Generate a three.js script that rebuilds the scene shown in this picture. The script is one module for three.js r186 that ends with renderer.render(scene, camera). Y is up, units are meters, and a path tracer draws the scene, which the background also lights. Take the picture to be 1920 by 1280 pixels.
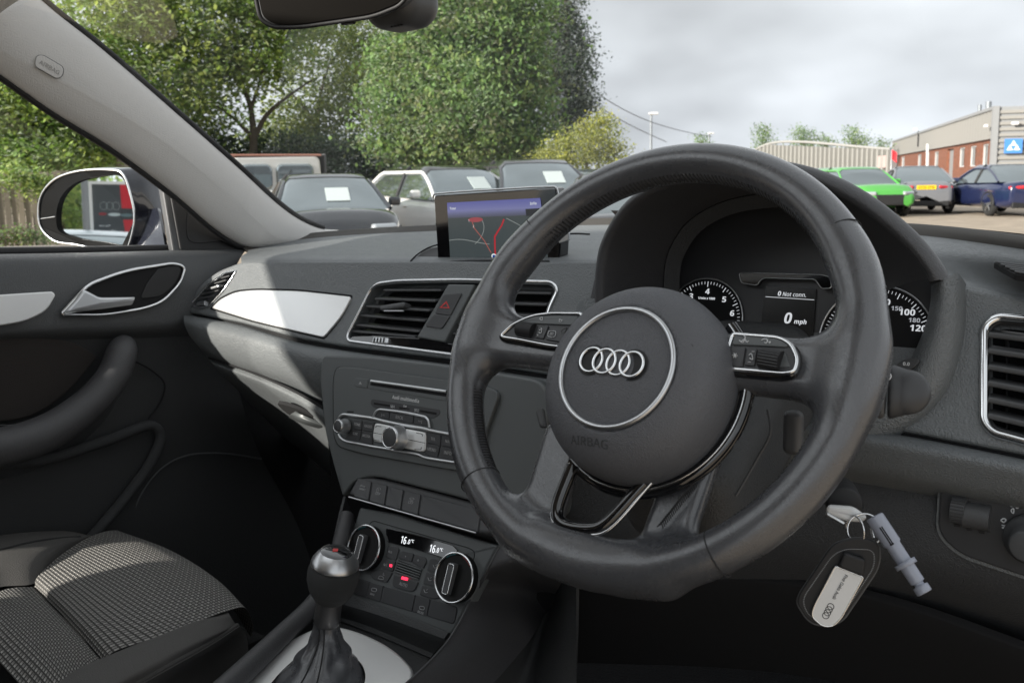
import * as THREE from 'three';
import { mergeGeometries } from 'three/addons/utils/BufferGeometryUtils.js';
import { RoundedBoxGeometry } from 'three/addons/geometries/RoundedBoxGeometry.js';
import { TextGeometry } from 'three/addons/geometries/TextGeometry.js';
import { FontLoader } from 'three/addons/loaders/FontLoader.js';
import { ImprovedNoise } from 'three/addons/math/ImprovedNoise.js';

// ---------------------------------------------------------------- camera, sky, sun, exposure
const V = (x, y, z) => new THREE.Vector3(x, y, z);
const scene = new THREE.Scene();
const FPX = 1700, EYE = V(0, 1.2, 0), YAW = 38.77 * Math.PI / 180, PITCH = 7.99 * Math.PI / 180, ROLL = -0.863 * Math.PI / 180;
const camera = new THREE.PerspectiveCamera(2 * Math.atan(640 / FPX) * 180 / Math.PI, 1.5, 0.02, 900);
camera.position.copy(EYE);
camera.rotation.order = 'YXZ';
camera.rotation.set(-PITCH, YAW, ROLL);
camera.focus = 0.95; camera.userData.fStop = 15;
const renderer = new THREE.WebGLRenderer({ antialias: true });
renderer.setSize(1024, 682);
renderer.toneMapping = THREE.LinearToneMapping;
renderer.toneMappingExposure = 2.3;
renderer.shadowMap.enabled = true;
renderer.shadowMap.type = THREE.PCFSoftShadowMap;

const noise3 = new ImprovedNoise();
const fbm = (x, y, z, o = 4) => { let s = 0, a = 0.5, f = 1; for (let i = 0; i < o; i++) { s += a * noise3.noise(x * f, y * f, z * f); a *= 0.5; f *= 2.03; } return s; };
const SUN = V(-0.33, 0.31, 1).normalize();
{
  const W = 1024, H = 512, d = new Float32Array(W * H * 4);
  for (let j = 0; j < H; j++) for (let i = 0; i < W; i++) {
    const el = ((j + 0.5) / H - 0.5) * Math.PI, az = ((i + 0.5) / W - 0.5) * 2 * Math.PI;
    const y = Math.sin(el), x = Math.cos(el) * Math.cos(az), z = Math.cos(el) * Math.sin(az);
    const k = 1 / (Math.max(y, 0) + 0.22);
    const n = fbm(x * k * 1.1 + 3.1, z * k * 1.1 - 1.7, 0.4, 5), m = fbm(x * k * 3.4, z * k * 3.4, 7.3, 4), q = fbm(x * k * 0.45 + 9, z * k * 0.45, 2.2, 3);
    const c = 0.745 * (0.54 + 0.32 * n + 0.15 * m + 0.28 * q);
    const t = Math.min(1, Math.max(0, y / 0.35));
    let r = c * (0.80 + 0.20 * t), g = c * (0.85 + 0.20 * t), b = c * (0.92 + 0.18 * t);
    const s = Math.max(0, x * SUN.x + y * SUN.y + z * SUN.z);          // thin bright cloud around the sun
    const glow = 1 + 0.9 * Math.pow(s, 6);
    if (y < 0) { const f = Math.max(0.25, 1 + y * 4); r *= f; g *= f; b *= f; }
    const o = (j * W + i) * 4; d[o] = r * glow; d[o + 1] = g * glow; d[o + 2] = b * glow * 0.99; d[o + 3] = 1;
  }
  const t = new THREE.DataTexture(d, W, H, THREE.RGBAFormat, THREE.FloatType);
  t.mapping = THREE.EquirectangularReflectionMapping; t.magFilter = THREE.LinearFilter; t.minFilter = THREE.LinearFilter; t.needsUpdate = true;
  scene.background = t; scene.environment = t;
}
const sun = new THREE.DirectionalLight(new THREE.Color(1, 0.945, 0.85), 3.8);
sun.position.copy(SUN).multiplyScalar(60); sun.castShadow = true; sun.shadow.radius = 2;
sun.shadow.mapSize.set(4096, 4096);
Object.assign(sun.shadow.camera, { left: -60, right: 60, top: 60, bottom: -60, near: 1, far: 220 });
scene.add(sun); scene.add(sun.target);

// ---------------------------------------------------------------- rays of the photograph -> places
const R0 = V(Math.cos(YAW), 0, -Math.sin(YAW)), FWD = V(-Math.sin(YAW) * Math.cos(PITCH), -Math.sin(PITCH), -Math.cos(YAW) * Math.cos(PITCH)), U0 = new THREE.Vector3().crossVectors(R0, FWD);
const RIGHT = R0.clone().multiplyScalar(Math.cos(ROLL)).addScaledVector(U0, Math.sin(ROLL)), UP = U0.clone().multiplyScalar(Math.cos(ROLL)).addScaledVector(R0, -Math.sin(ROLL));
const ray = (px, py) => FWD.clone().addScaledVector(RIGHT, (px - 960) / FPX).addScaledVector(UP, -(py - 640) / FPX);
const onAxis = (k) => (px, py, v) => { const d = ray(px, py); return EYE.clone().addScaledVector(d, (v - EYE[k]) / d[k]); };
const onX = onAxis('x'), onY = onAxis('y'), onZ = onAxis('z');
const atRange = (px, py, r) => { const d = ray(px, py); return EYE.clone().addScaledVector(d, r / Math.hypot(d.x, d.z)); };   // r = distance over the ground
class Frame {                                                   // a plane with its own axes
  constructor(o, n, up = V(0, 1, 0)) {
    this.o = o.clone(); this.n = n.clone().normalize();
    this.u = new THREE.Vector3().crossVectors(up, this.n).normalize(); this.v = new THREE.Vector3().crossVectors(this.n, this.u);
    this.m = new THREE.Matrix4().makeBasis(this.u, this.v, this.n).setPosition(this.o);
  }
  hit(px, py, h = 0) { const d = ray(px, py), o = this.o.clone().addScaledVector(this.n, h); return EYE.clone().addScaledVector(d, o.sub(EYE).dot(this.n) / d.dot(this.n)); }
  uv(px, py, h = 0) { const p = this.hit(px, py, h).sub(this.o); return [p.dot(this.u), p.dot(this.v)]; }
  p(a, b, h = 0) { return V(a, b, h).applyMatrix4(this.m); }
  spin(a) { const f = new Frame(this.o, this.n, this.v.clone().applyAxisAngle(this.n, a)); return f; }
  at(px, py, h = 0) { return new Frame(this.hit(px, py, h), this.n, this.v); }
}
// ---------------------------------------------------------------- scene bookkeeping
const used = {};
const numbered = (n) => { used[n] = (used[n] || 0) + 1; return used[n] === 1 ? n : n + '_' + String(used[n] - 1).padStart(3, '0'); };
function thing(name, label, category, base = V(0, 0, 0), group) {
  const g = new THREE.Group(); g.name = numbered(name); g.position.copy(base); g.userData = { label, category };
  if (group) g.userData.group = group;
  g.userBase = base.clone(); scene.add(g); return g;
}
function part(name, geo, mat, parent, label) {                 // geo is in world coordinates
  const b = parent.userBase || V(0, 0, 0);
  if (b.lengthSq()) geo.translate(-b.x, -b.y, -b.z);
  const m = new THREE.Mesh(geo, mat); m.name = name; m.castShadow = m.receiveShadow = true; m.userBase = b;
  if (label) m.userData.label = label;
  parent.add(m); return m;
}
function struct(name, geo, mat, label) { const m = part(numbered(name), geo, mat, scene); m.userData = { kind: 'structure', label: label || name.replace(/_/g, ' ') }; return m; }
function rng(seed) { let s = seed >>> 0; return () => { s = (s + 0x6D2B79F5) | 0; let t = Math.imul(s ^ (s >>> 15), 1 | s); t = (t + Math.imul(t ^ (t >>> 7), 61 | t)) ^ t; return ((t ^ (t >>> 14)) >>> 0) / 4294967296; }; }

// ---------------------------------------------------------------- geometry helpers
const strip = (g) => { for (const k of Object.keys(g.attributes)) if (!['position', 'normal', 'uv'].includes(k)) g.deleteAttribute(k); return g; };
const merge = (l) => mergeGeometries(l.map((g) => { const h = g.index ? g.toNonIndexed() : g; return strip(h); }));
const box = (x0, x1, y0, y1, z0, z1) => { const g = new THREE.BoxGeometry(x1 - x0, y1 - y0, z1 - z0); g.translate((x0 + x1) / 2, (y0 + y1) / 2, (z0 + z1) / 2); return g; };
const rbox = (w, h, d, r, seg = 2) => new RoundedBoxGeometry(w, h, d, seg, Math.min(r, w / 2.01, h / 2.01, d / 2.01));
function roundPoly(pts, r) {                                    // polygon with rounded corners, pts in plane units
  const s = new THREE.Shape(), n = pts.length;
  for (let i = 0; i < n; i++) {
    const a = pts[(i + n - 1) % n], b = pts[i], c = pts[(i + 1) % n], rr = b[2] ?? r;
    const la = Math.hypot(a[0] - b[0], a[1] - b[1]), lc = Math.hypot(c[0] - b[0], c[1] - b[1]), q = Math.min(rr, la * 0.48, lc * 0.48);
    const p = [b[0] + (a[0] - b[0]) / la * q, b[1] + (a[1] - b[1]) / la * q], e = [b[0] + (c[0] - b[0]) / lc * q, b[1] + (c[1] - b[1]) / lc * q];
    if (i === 0) s.moveTo(p[0], p[1]); else s.lineTo(p[0], p[1]);
    s.quadraticCurveTo(b[0], b[1], e[0], e[1]);
  }
  s.closePath(); return s;
}
function smoothPoly(pts) { const c = new THREE.CatmullRomCurve3(pts.map((p) => V(p[0], p[1], 0)), true, 'centripetal'); return new THREE.Shape(c.getPoints(pts.length * 8).slice(0, -1).map((p) => new THREE.Vector2(p.x, p.y))); }
const pxList = (f, pts, h = 0) => pts.map((p) => { const q = f.uv(p[0], p[1], h); return p.length > 2 ? [q[0], q[1], p[2]] : q; });
// a solid plate on frame f; its face lies at height h above the plane and it is `depth` thick
function plateGeo(f, shape, { h = 0, depth = 0.004, bevel = 0.0006, seg = 2, curve = 8 } = {}) {
  const bv = Math.min(bevel, depth * 0.45);
  const g = new THREE.ExtrudeGeometry(shape, { depth: depth - 2 * bv, bevelEnabled: bv > 0, bevelThickness: bv, bevelSize: bv, bevelOffset: -bv, bevelSegments: seg, curveSegments: curve });
  g.translate(0, 0, h - depth + bv); g.applyMatrix4(f.m); return g;
}
const plate = (f, pts, o = {}) => plateGeo(f, (o.smooth ? smoothPoly : (p) => roundPoly(p, o.r ?? 0.001))(pxList(f, pts, o.h || 0)), o);
function ringPlate(f, outer, inner, o = {}) { const s = (o.smooth ? smoothPoly : (p) => roundPoly(p, o.r ?? 0.001))(pxList(f, outer, o.h || 0)); s.holes.push((o.smooth ? smoothPoly : (p) => roundPoly(p, o.r ?? 0.001))(pxList(f, inner, o.h || 0))); return plateGeo(f, s, o); }
function tube(pts, r, { closed = false, seg, rad = 8, tension = 0.5 } = {}) { const c = new THREE.CatmullRomCurve3(pts, closed, 'centripetal', tension); return new THREE.TubeGeometry(c, seg || pts.length * 8, r, rad, closed); }
const tubePx = (f, pts, r, o = {}) => tube(pts.map((p) => f.hit(p[0], p[1], o.h || 0)), r, o);
function loopPx(f, pts, r, o = {}) { const s = roundPoly(pxList(f, pts, o.h || 0), o.r ?? 0.004); const q = s.getSpacedPoints(o.n || 90).slice(0, -1).map((p) => f.p(p.x, p.y, o.h || 0)); return tube(q, r, { closed: true, seg: (o.n || 90) * 2, rad: o.rad || 8 }); }
// smooth surface through rows of points
function sheet(rows, { nu = 40, nv = 24, lin = false, thick = 0, uvScale = 1 } = {}) {
  const cu = rows.map((r) => new THREE.CatmullRomCurve3(r, false, 'centripetal'));
  const P = [];
  for (let i = 0; i <= nu; i++) {
    const col = cu.map((c) => c.getPoint(i / nu));
    if (rows.length < 3 || lin) { const line = []; for (let j = 0; j <= nv; j++) { const t = j / nv * (rows.length - 1), k = Math.min(rows.length - 2, Math.floor(t)); line.push(col[k].clone().lerp(col[k + 1], t - k)); } P.push(line); }
    else { const c = new THREE.CatmullRomCurve3(col, false, 'centripetal'); const line = []; for (let j = 0; j <= nv; j++) line.push(c.getPoint(j / nv)); P.push(line); }
  }
  return gridGeo(P, thick);
}
function gridGeo(P, thick = 0) {
  const nu = P.length - 1, nv = P[0].length - 1, pos = [], uv = [], idx = [];
  const mi = nu >> 1, mj = nv >> 1; const U = [0], W = [0];
  for (let i = 1; i <= nu; i++) U.push(U[i - 1] + P[i][mj].distanceTo(P[i - 1][mj]));
  for (let j = 1; j <= nv; j++) W.push(W[j - 1] + P[mi][j].distanceTo(P[mi][j - 1]));
  for (let i = 0; i <= nu; i++) for (let j = 0; j <= nv; j++) { const p = P[i][j]; pos.push(p.x, p.y, p.z); uv.push(U[i], W[j]); }
  const id = (i, j) => i * (nv + 1) + j;
  for (let i = 0; i < nu; i++) for (let j = 0; j < nv; j++) idx.push(id(i, j), id(i, j + 1), id(i + 1, j), id(i + 1, j), id(i, j + 1), id(i + 1, j + 1));
  let g = new THREE.BufferGeometry();
  g.setAttribute('position', new THREE.Float32BufferAttribute(pos, 3)); g.setAttribute('uv', new THREE.Float32BufferAttribute(uv, 2)); g.setIndex(idx); g.computeVertexNormals();
  if (thick) {
    const nrm = g.attributes.normal, n = pos.length / 3, p2 = pos.slice(), u2 = uv.slice(), i2 = idx.slice();
    for (let k = 0; k < n; k++) { p2.push(pos[3 * k] + nrm.getX(k) * thick, pos[3 * k + 1] + nrm.getY(k) * thick, pos[3 * k + 2] + nrm.getZ(k) * thick); u2.push(uv[2 * k], uv[2 * k + 1]); }
    for (let k = 0; k < idx.length; k += 3) i2.push(n + idx[k], n + idx[k + 2], n + idx[k + 1]);
    const edge = []; for (let i = 0; i <= nu; i++) edge.push(id(i, 0)); for (let j = 1; j <= nv; j++) edge.push(id(nu, j)); for (let i = nu - 1; i >= 0; i--) edge.push(id(i, nv)); for (let j = nv - 1; j >= 0; j--) edge.push(id(0, j));
    const q = p2.length / 3;
    for (const e of edge) p2.push(p2[3 * e], p2[3 * e + 1], p2[3 * e + 2], p2[3 * (n + e)], p2[3 * (n + e) + 1], p2[3 * (n + e) + 2]), u2.push(uv[2 * e], uv[2 * e + 1], uv[2 * e], uv[2 * e + 1]);
    for (let k = 0; k + 1 < edge.length; k++) { const a = q + 2 * k; i2.push(a, a + 2, a + 1, a + 1, a + 2, a + 3); }
    g = new THREE.BufferGeometry(); g.setAttribute('position', new THREE.Float32BufferAttribute(p2, 3)); g.setAttribute('uv', new THREE.Float32BufferAttribute(u2, 2)); g.setIndex(i2); g.computeVertexNormals();
  }
  return g;
}
// distance field -> smooth mesh (surface nets), uv by the main axis of each face, in metres
function nets(sdf, lo, hi, cell) {
  const n = [0, 1, 2].map((k) => Math.ceil((hi[k] - lo[k]) / cell) + 1), [nx, ny, nz] = n;
  const F = new Float32Array(nx * ny * nz); let q = 0;
  for (let k = 0; k < nz; k++) for (let j = 0; j < ny; j++) for (let i = 0; i < nx; i++) F[q++] = sdf(lo[0] + i * cell, lo[1] + j * cell, lo[2] + k * cell);
  const id = (i, j, k) => i + nx * (j + ny * k), vid = new Int32Array(nx * ny * nz).fill(-1), pos = [];
  const E = [[0, 1], [2, 3], [4, 5], [6, 7], [0, 2], [1, 3], [4, 6], [5, 7], [0, 4], [1, 5], [2, 6], [3, 7]];
  for (let k = 0; k < nz - 1; k++) for (let j = 0; j < ny - 1; j++) for (let i = 0; i < nx - 1; i++) {
    const f = []; let m = 0; for (let c = 0; c < 8; c++) { const v = F[id(i + (c & 1), j + ((c >> 1) & 1), k + (c >> 2))]; f.push(v); if (v < 0) m |= 1 << c; }
    if (m === 0 || m === 255) continue;
    let x = 0, y = 0, z = 0, w = 0;
    for (const [a, b] of E) if ((f[a] < 0) !== (f[b] < 0)) { const t = f[a] / (f[a] - f[b]); x += (a & 1) + t * ((b & 1) - (a & 1)); y += ((a >> 1) & 1) + t * (((b >> 1) & 1) - ((a >> 1) & 1)); z += (a >> 2) + t * ((b >> 2) - (a >> 2)); w++; }
    vid[id(i, j, k)] = pos.length / 3; pos.push(lo[0] + (i + x / w) * cell, lo[1] + (j + y / w) * cell, lo[2] + (k + z / w) * cell);
  }
  const tri = [];
  for (let k = 1; k < nz - 1; k++) for (let j = 1; j < ny - 1; j++) for (let i = 1; i < nx - 1; i++) {
    const a = F[id(i, j, k)] < 0;
    const quad = (p, q2, r, s, flip) => { if (flip) tri.push(p, q2, r, p, r, s); else tri.push(p, r, q2, p, s, r); };
    if (i < nx - 1 && a !== F[id(i + 1, j, k)] < 0) quad(vid[id(i, j - 1, k - 1)], vid[id(i, j, k - 1)], vid[id(i, j, k)], vid[id(i, j - 1, k)], a);
    if (a !== F[id(i, j + 1, k)] < 0) quad(vid[id(i - 1, j, k - 1)], vid[id(i - 1, j, k)], vid[id(i, j, k)], vid[id(i, j, k - 1)], a);
    if (a !== F[id(i, j, k + 1)] < 0) quad(vid[id(i - 1, j - 1, k)], vid[id(i, j - 1, k)], vid[id(i, j, k)], vid[id(i - 1, j, k)], a);
  }
  const P = new Float32Array(tri.length * 3), N = new Float32Array(tri.length * 3), T = new Float32Array(tri.length * 2), nr = new Float32Array(pos.length), e = cell * 0.5;
  for (let v = 0; v < pos.length; v += 3) { const [x, y, z] = [pos[v], pos[v + 1], pos[v + 2]]; let a = sdf(x + e, y, z) - sdf(x - e, y, z), b = sdf(x, y + e, z) - sdf(x, y - e, z), c = sdf(x, y, z + e) - sdf(x, y, z - e); const l = Math.hypot(a, b, c) || 1; nr[v] = a / l; nr[v + 1] = b / l; nr[v + 2] = c / l; }
  for (let t = 0; t < tri.length; t += 3) {
    let ax = 0, ay = 0, az = 0; for (let c = 0; c < 3; c++) { const v = tri[t + c] * 3; ax += nr[v]; ay += nr[v + 1]; az += nr[v + 2]; }
    ax = Math.abs(ax); ay = Math.abs(ay); az = Math.abs(az); const m = az >= ax && az >= ay ? 2 : ay >= ax ? 1 : 0;
    for (let c = 0; c < 3; c++) { const v = tri[t + c] * 3, o = (t + c); for (let d = 0; d < 3; d++) { P[o * 3 + d] = pos[v + d]; N[o * 3 + d] = nr[v + d]; } T[o * 2] = pos[v + (m === 0 ? 1 : 0)]; T[o * 2 + 1] = pos[v + (m === 2 ? 1 : 2)]; }
  }
  const g = new THREE.BufferGeometry(); g.setAttribute('position', new THREE.BufferAttribute(P, 3)); g.setAttribute('normal', new THREE.BufferAttribute(N, 3)); g.setAttribute('uv', new THREE.BufferAttribute(T, 2)); return g;
}
const smin = (a, b, k) => { const h = Math.max(k - Math.abs(a - b), 0) / k; return Math.min(a, b) - h * h * k * 0.25; };
const smax = (a, b, k) => -smin(-a, -b, k);
const capsule = (p, a, b, ra, rb = ra) => { const bx = b.x - a.x, by = b.y - a.y, bz = b.z - a.z, x = p[0] - a.x, y = p[1] - a.y, z = p[2] - a.z; const t = Math.max(0, Math.min(1, (x * bx + y * by + z * bz) / (bx * bx + by * by + bz * bz))); return Math.hypot(x - bx * t, y - by * t, z - bz * t) - (ra + (rb - ra) * t); };
const rboxSdf = (x, y, z, a, b, c, r) => { const qx = Math.abs(x) - a + r, qy = Math.abs(y) - b + r, qz = Math.abs(z) - c + r; return Math.hypot(Math.max(qx, 0), Math.max(qy, 0), Math.max(qz, 0)) + Math.min(Math.max(qx, qy, qz), 0) - r; };
function lathe(f, prof, seg = 40) { const g = new THREE.LatheGeometry(prof.map((p) => new THREE.Vector2(Math.max(p[0], 1e-5), p[1])), seg); g.rotateX(Math.PI / 2); g.applyMatrix4(f.m); return g; }   // axis = frame normal
const rodGeo = (a, b, r0, r1 = r0, seg = 10) => { const d = b.clone().sub(a), l = d.length(), g = new THREE.CylinderGeometry(r1, r0, l, seg); g.translate(0, l / 2, 0); g.applyQuaternion(new THREE.Quaternion().setFromUnitVectors(V(0, 1, 0), d.normalize())); g.translate(a.x, a.y, a.z); return g; };

const fontBold = await new FontLoader().loadAsync('fonts/droid/droid_sans_bold.typeface.json');
const fontSans = await new FontLoader().loadAsync('fonts/droid/droid_sans_regular.typeface.json');
function textGeo(f, str, a, b, size, { h = 0, depth = 0.0003, font = fontSans, align = 0.5, slant = 0, wide = 1 } = {}) {
  const g = new TextGeometry(str, { font, size, depth, curveSegments: 3, bevelEnabled: false });
  g.computeBoundingBox(); const w = g.boundingBox.max.x; g.translate(-w * align, -size / 2, h); g.scale(wide, 1, 1);
  if (slant) { const m = new THREE.Matrix4().makeShear(0, 0, slant, 0, 0, 0); g.applyMatrix4(m); }
  g.translate(a, b, 0); g.applyMatrix4(f.m); return g;
}
const textPx = (f, str, px, py, size, o = {}) => { const [a, b] = f.uv(px, py, o.h || 0); return textGeo(f, str, a, b, size, o); };

// ---------------------------------------------------------------- textures
function dataTex(w, h, fn, { srgb = false, rep } = {}) {
  const d = new Uint8Array(w * h * 4); let o = 0;
  for (let j = 0; j < h; j++) for (let i = 0; i < w; i++) { const c = fn(i, j); const a = Array.isArray(c) ? c : [c, c, c]; d[o++] = Math.max(0, Math.min(255, a[0] * 255)); d[o++] = Math.max(0, Math.min(255, a[1] * 255)); d[o++] = Math.max(0, Math.min(255, a[2] * 255)); d[o++] = 255; }
  const t = new THREE.DataTexture(d, w, h); t.wrapS = t.wrapT = THREE.RepeatWrapping; t.magFilter = THREE.LinearFilter; t.minFilter = THREE.LinearMipmapLinearFilter; t.generateMipmaps = true;
  if (srgb) t.colorSpace = THREE.SRGBColorSpace; if (rep) t.repeat.set(rep[0], rep[1]); t.needsUpdate = true; return t;
}
// seamless cellular grain (leather-like plastic)
function cells(N, count, seed) {
  const r = rng(seed), p = []; for (let i = 0; i < count; i++) p.push([r() * N, r() * N]);
  const G = 16, gs = N / G, grid = Array.from({ length: G * G }, () => []); p.forEach((q) => grid[Math.floor(q[0] / gs) % G + G * (Math.floor(q[1] / gs) % G)].push(q));
  return (i, j) => { let d1 = 1e9, d2 = 1e9; const gi = Math.floor(i / gs), gj = Math.floor(j / gs);
    for (let a = -1; a <= 1; a++) for (let b = -1; b <= 1; b++) for (const q of grid[((gi + a + G) % G) + G * ((gj + b + G) % G)]) { let dx = Math.abs(i - q[0]), dy = Math.abs(j - q[1]); if (dx > N / 2) dx = N - dx; if (dy > N / 2) dy = N - dy; const d = Math.hypot(dx, dy); if (d < d1) { d2 = d1; d1 = d; } else if (d < d2) d2 = d; }
    return [d1, d2]; };
}
const cg = cells(256, 900, 5);
const grainTex = (rep) => { const t = grainBase.clone(); t.repeat.set(rep, rep); t.needsUpdate = true; return t; };
const grainBase = dataTex(256, 256, (i, j) => { const [a, b] = cg(i, j); return Math.min(1, (b - a) / 4.5) * 0.9 + 0.1; });
const blotch = (rep, lo, hi) => { const t = dataTex(256, 256, (i, j) => { const a = i / 256 * 2 * Math.PI, b = j / 256 * 2 * Math.PI; const n = fbm(Math.cos(a) * 1.2 + 3, Math.sin(a) * 1.2 + Math.cos(b) * 1.2, Math.sin(b) * 1.2, 5); return lo + (hi - lo) * Math.max(0, Math.min(1, 0.5 + n)); }); t.repeat.set(rep, rep); return t; };
const mat = (o) => new THREE.MeshPhysicalMaterial(o);
const lin = (r, g, b) => new THREE.Color().setRGB(r, g ?? r, b ?? r);
const M = {
  dash: mat({ color: lin(0.145, 0.155, 0.160), roughness: 0.50, ior: 1.55, bumpMap: grainTex(14), bumpScale: 0.0005, roughnessMap: blotch(3, 0.85, 1) }),
  plastic: mat({ color: lin(0.075, 0.077, 0.080), roughness: 0.48 }),
  panel: mat({ color: lin(0.100, 0.108, 0.110), roughness: 0.42 }),
  button: mat({ color: lin(0.044, 0.045, 0.048), roughness: 0.42 }),
  dark: mat({ color: lin(0.013, 0.013, 0.014), roughness: 0.6 }),
  black: mat({ color: lin(0.006, 0.006, 0.007), roughness: 0.9 }),
  gloss: mat({ color: lin(0.006, 0.006, 0.007), roughness: 0.06, clearcoat: 1, clearcoatRoughness: 0.03 }),
  leather: mat({ color: lin(0.062, 0.064, 0.070), roughness: 0.32, ior: 1.65, clearcoat: 0.6, clearcoatRoughness: 0.2, bumpMap: grainTex(30), bumpScale: 0.00010, roughnessMap: blotch(6, 0.75, 1) }),
  leatherSoft: mat({ color: lin(0.055, 0.055, 0.058), roughness: 0.44, bumpMap: grainTex(22), bumpScale: 0.00025 }),
  airbag: mat({ color: lin(0.105, 0.108, 0.118), roughness: 0.48, bumpMap: grainTex(26), bumpScale: 0.0003 }),
  soft: mat({ color: lin(0.046, 0.048, 0.050), roughness: 0.62, bumpMap: grainTex(14), bumpScale: 0.0004 }),
  carpet: mat({ color: lin(0.010, 0.010, 0.011), roughness: 1, bumpMap: blotch(60, 0, 1), bumpScale: 0.002 }),
  chrome: mat({ color: lin(0.82, 0.83, 0.84), roughness: 0.16, metalness: 1 }),
  satin: mat({ color: lin(0.62, 0.63, 0.64), roughness: 0.34, metalness: 1 }),
  alu: mat({ color: lin(0.80, 0.80, 0.79), roughness: 0.42, metalness: 0.85, bumpMap: dataTex(256, 64, (i, j) => { const n = noise3.noise(i * 0.02, j * 0.9, 3.3); return 0.5 + 0.5 * n; }, { rep: [3, 40] }), bumpScale: 0.00004 }),
  print: mat({ color: lin(0.62, 0.63, 0.64), roughness: 0.7 }),
  printDim: mat({ color: lin(0.36, 0.365, 0.37), roughness: 0.7 }),
  white: mat({ color: lin(0.75, 0.75, 0.74), roughness: 0.4 }),
  red: mat({ color: lin(0.55, 0.03, 0.03), roughness: 0.4 }),
  led: mat({ color: lin(0.4, 0.01, 0.03), emissive: lin(1, 0.03, 0.08), emissiveIntensity: 0.9, roughness: 0.4 }),
  thread: mat({ color: lin(0.02, 0.02, 0.021), roughness: 0.9 }),
  headliner: mat({ color: lin(0.64, 0.63, 0.61), roughness: 0.95, bumpMap: blotch(40, 0, 1), bumpScale: 0.0006 }),
  pillar: mat({ color: lin(0.62, 0.61, 0.59), roughness: 0.8, bumpMap: blotch(50, 0, 1), bumpScale: 0.0003 }),
  glass: mat({ color: lin(1), roughness: 0.0, transmission: 1, thickness: 0, ior: 1.5 }),
};
let MIRROR;
// ================================================================ the car's own shell
const PV = new Frame(V(-0.85, 1.133, -0.95), V(0, 0.45, 1));      // face of the dashboard with the vents
const PA = new Frame(V(-0.85, 0.98, -0.855), V(0, 0.22, 1));      // audio unit
const PB = new Frame(V(-0.85, 1.0, -0.88), V(0, 0.1, 1));         // padded beam below the groove
const PS = new Frame(V(-0.85, 0.805, -0.808), V(0, 0.75, 1));     // switch row
const PC = new Frame(V(-0.85, 0.749, -0.803), V(0, 0.42, 1));     // climate panel

// structure out of sight that shuts the cabin: floor, bulkhead, left pillar, roof
struct('cabin_floor', box(-1.62, 0.02, 0.30, 0.36, -1.75, 1.5), M.carpet, 'black carpeted cabin floor');
struct('bulkhead', merge([box(-1.64, -1.58, 0.30, 1.10, -1.62, 0.06), box(-1.62, 0.30, 0.30, 1.06, -1.62, -1.56), box(0.16, 0.22, 0.30, 1.06, -1.56, -0.86)]), M.carpet, 'black bulkhead behind the dashboard');
{
  const zB = 0.50;
  struct('door_pillar', merge([box(-1.575, -1.50, 0.36, 1.385, zB, zB + 0.55), box(-1.58, -1.50, 1.385, 1.50, -0.46, 1.6), box(-1.60, -1.52, 0.36, 1.10, zB + 0.55, 1.6), box(-1.58, -1.46, 1.10, 1.385, 1.15, 1.6), box(-1.50, -0.20, 1.38, 1.57, 2.0, 2.1)]), M.soft, 'dark trimmed body pillar behind the passenger window, widened to block stray sun');  // out of view; pillar widened and rear header added to block stray sun
  // roof; unseen sunroof opening added to bring sky light into the cabin
  const RX = [[-1.56, 1.47], [-1.48, 1.515], [-1.32, 1.543], [-0.85, 1.56], [-0.38, 1.543], [-0.22, 1.515], [-0.12, 1.47]], ry = (z) => (z < -0.5 ? -0.035 : z < -0.44 ? -0.012 : 0);
  const bay = (x0, x1, zs, n) => sheet(zs.map((z) => RX.slice(x0, x1 + 1).map(([x, y]) => V(x, y + ry(z), z))), { nu: n, nv: 12, thick: 0.03 });
  struct('roof_panel', merge([bay(0, 6, [-0.60, -0.52, -0.42], 30), bay(0, 2, [-0.42, -0.2, 0.08], 12), bay(4, 6, [-0.42, -0.2, 0.08], 12), bay(0, 6, [0.08, 0.7, 1.5, 2.1], 30)]), M.headliner, 'pale cloth roof panel of the cabin with added unseen sunroof opening');
}

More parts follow.
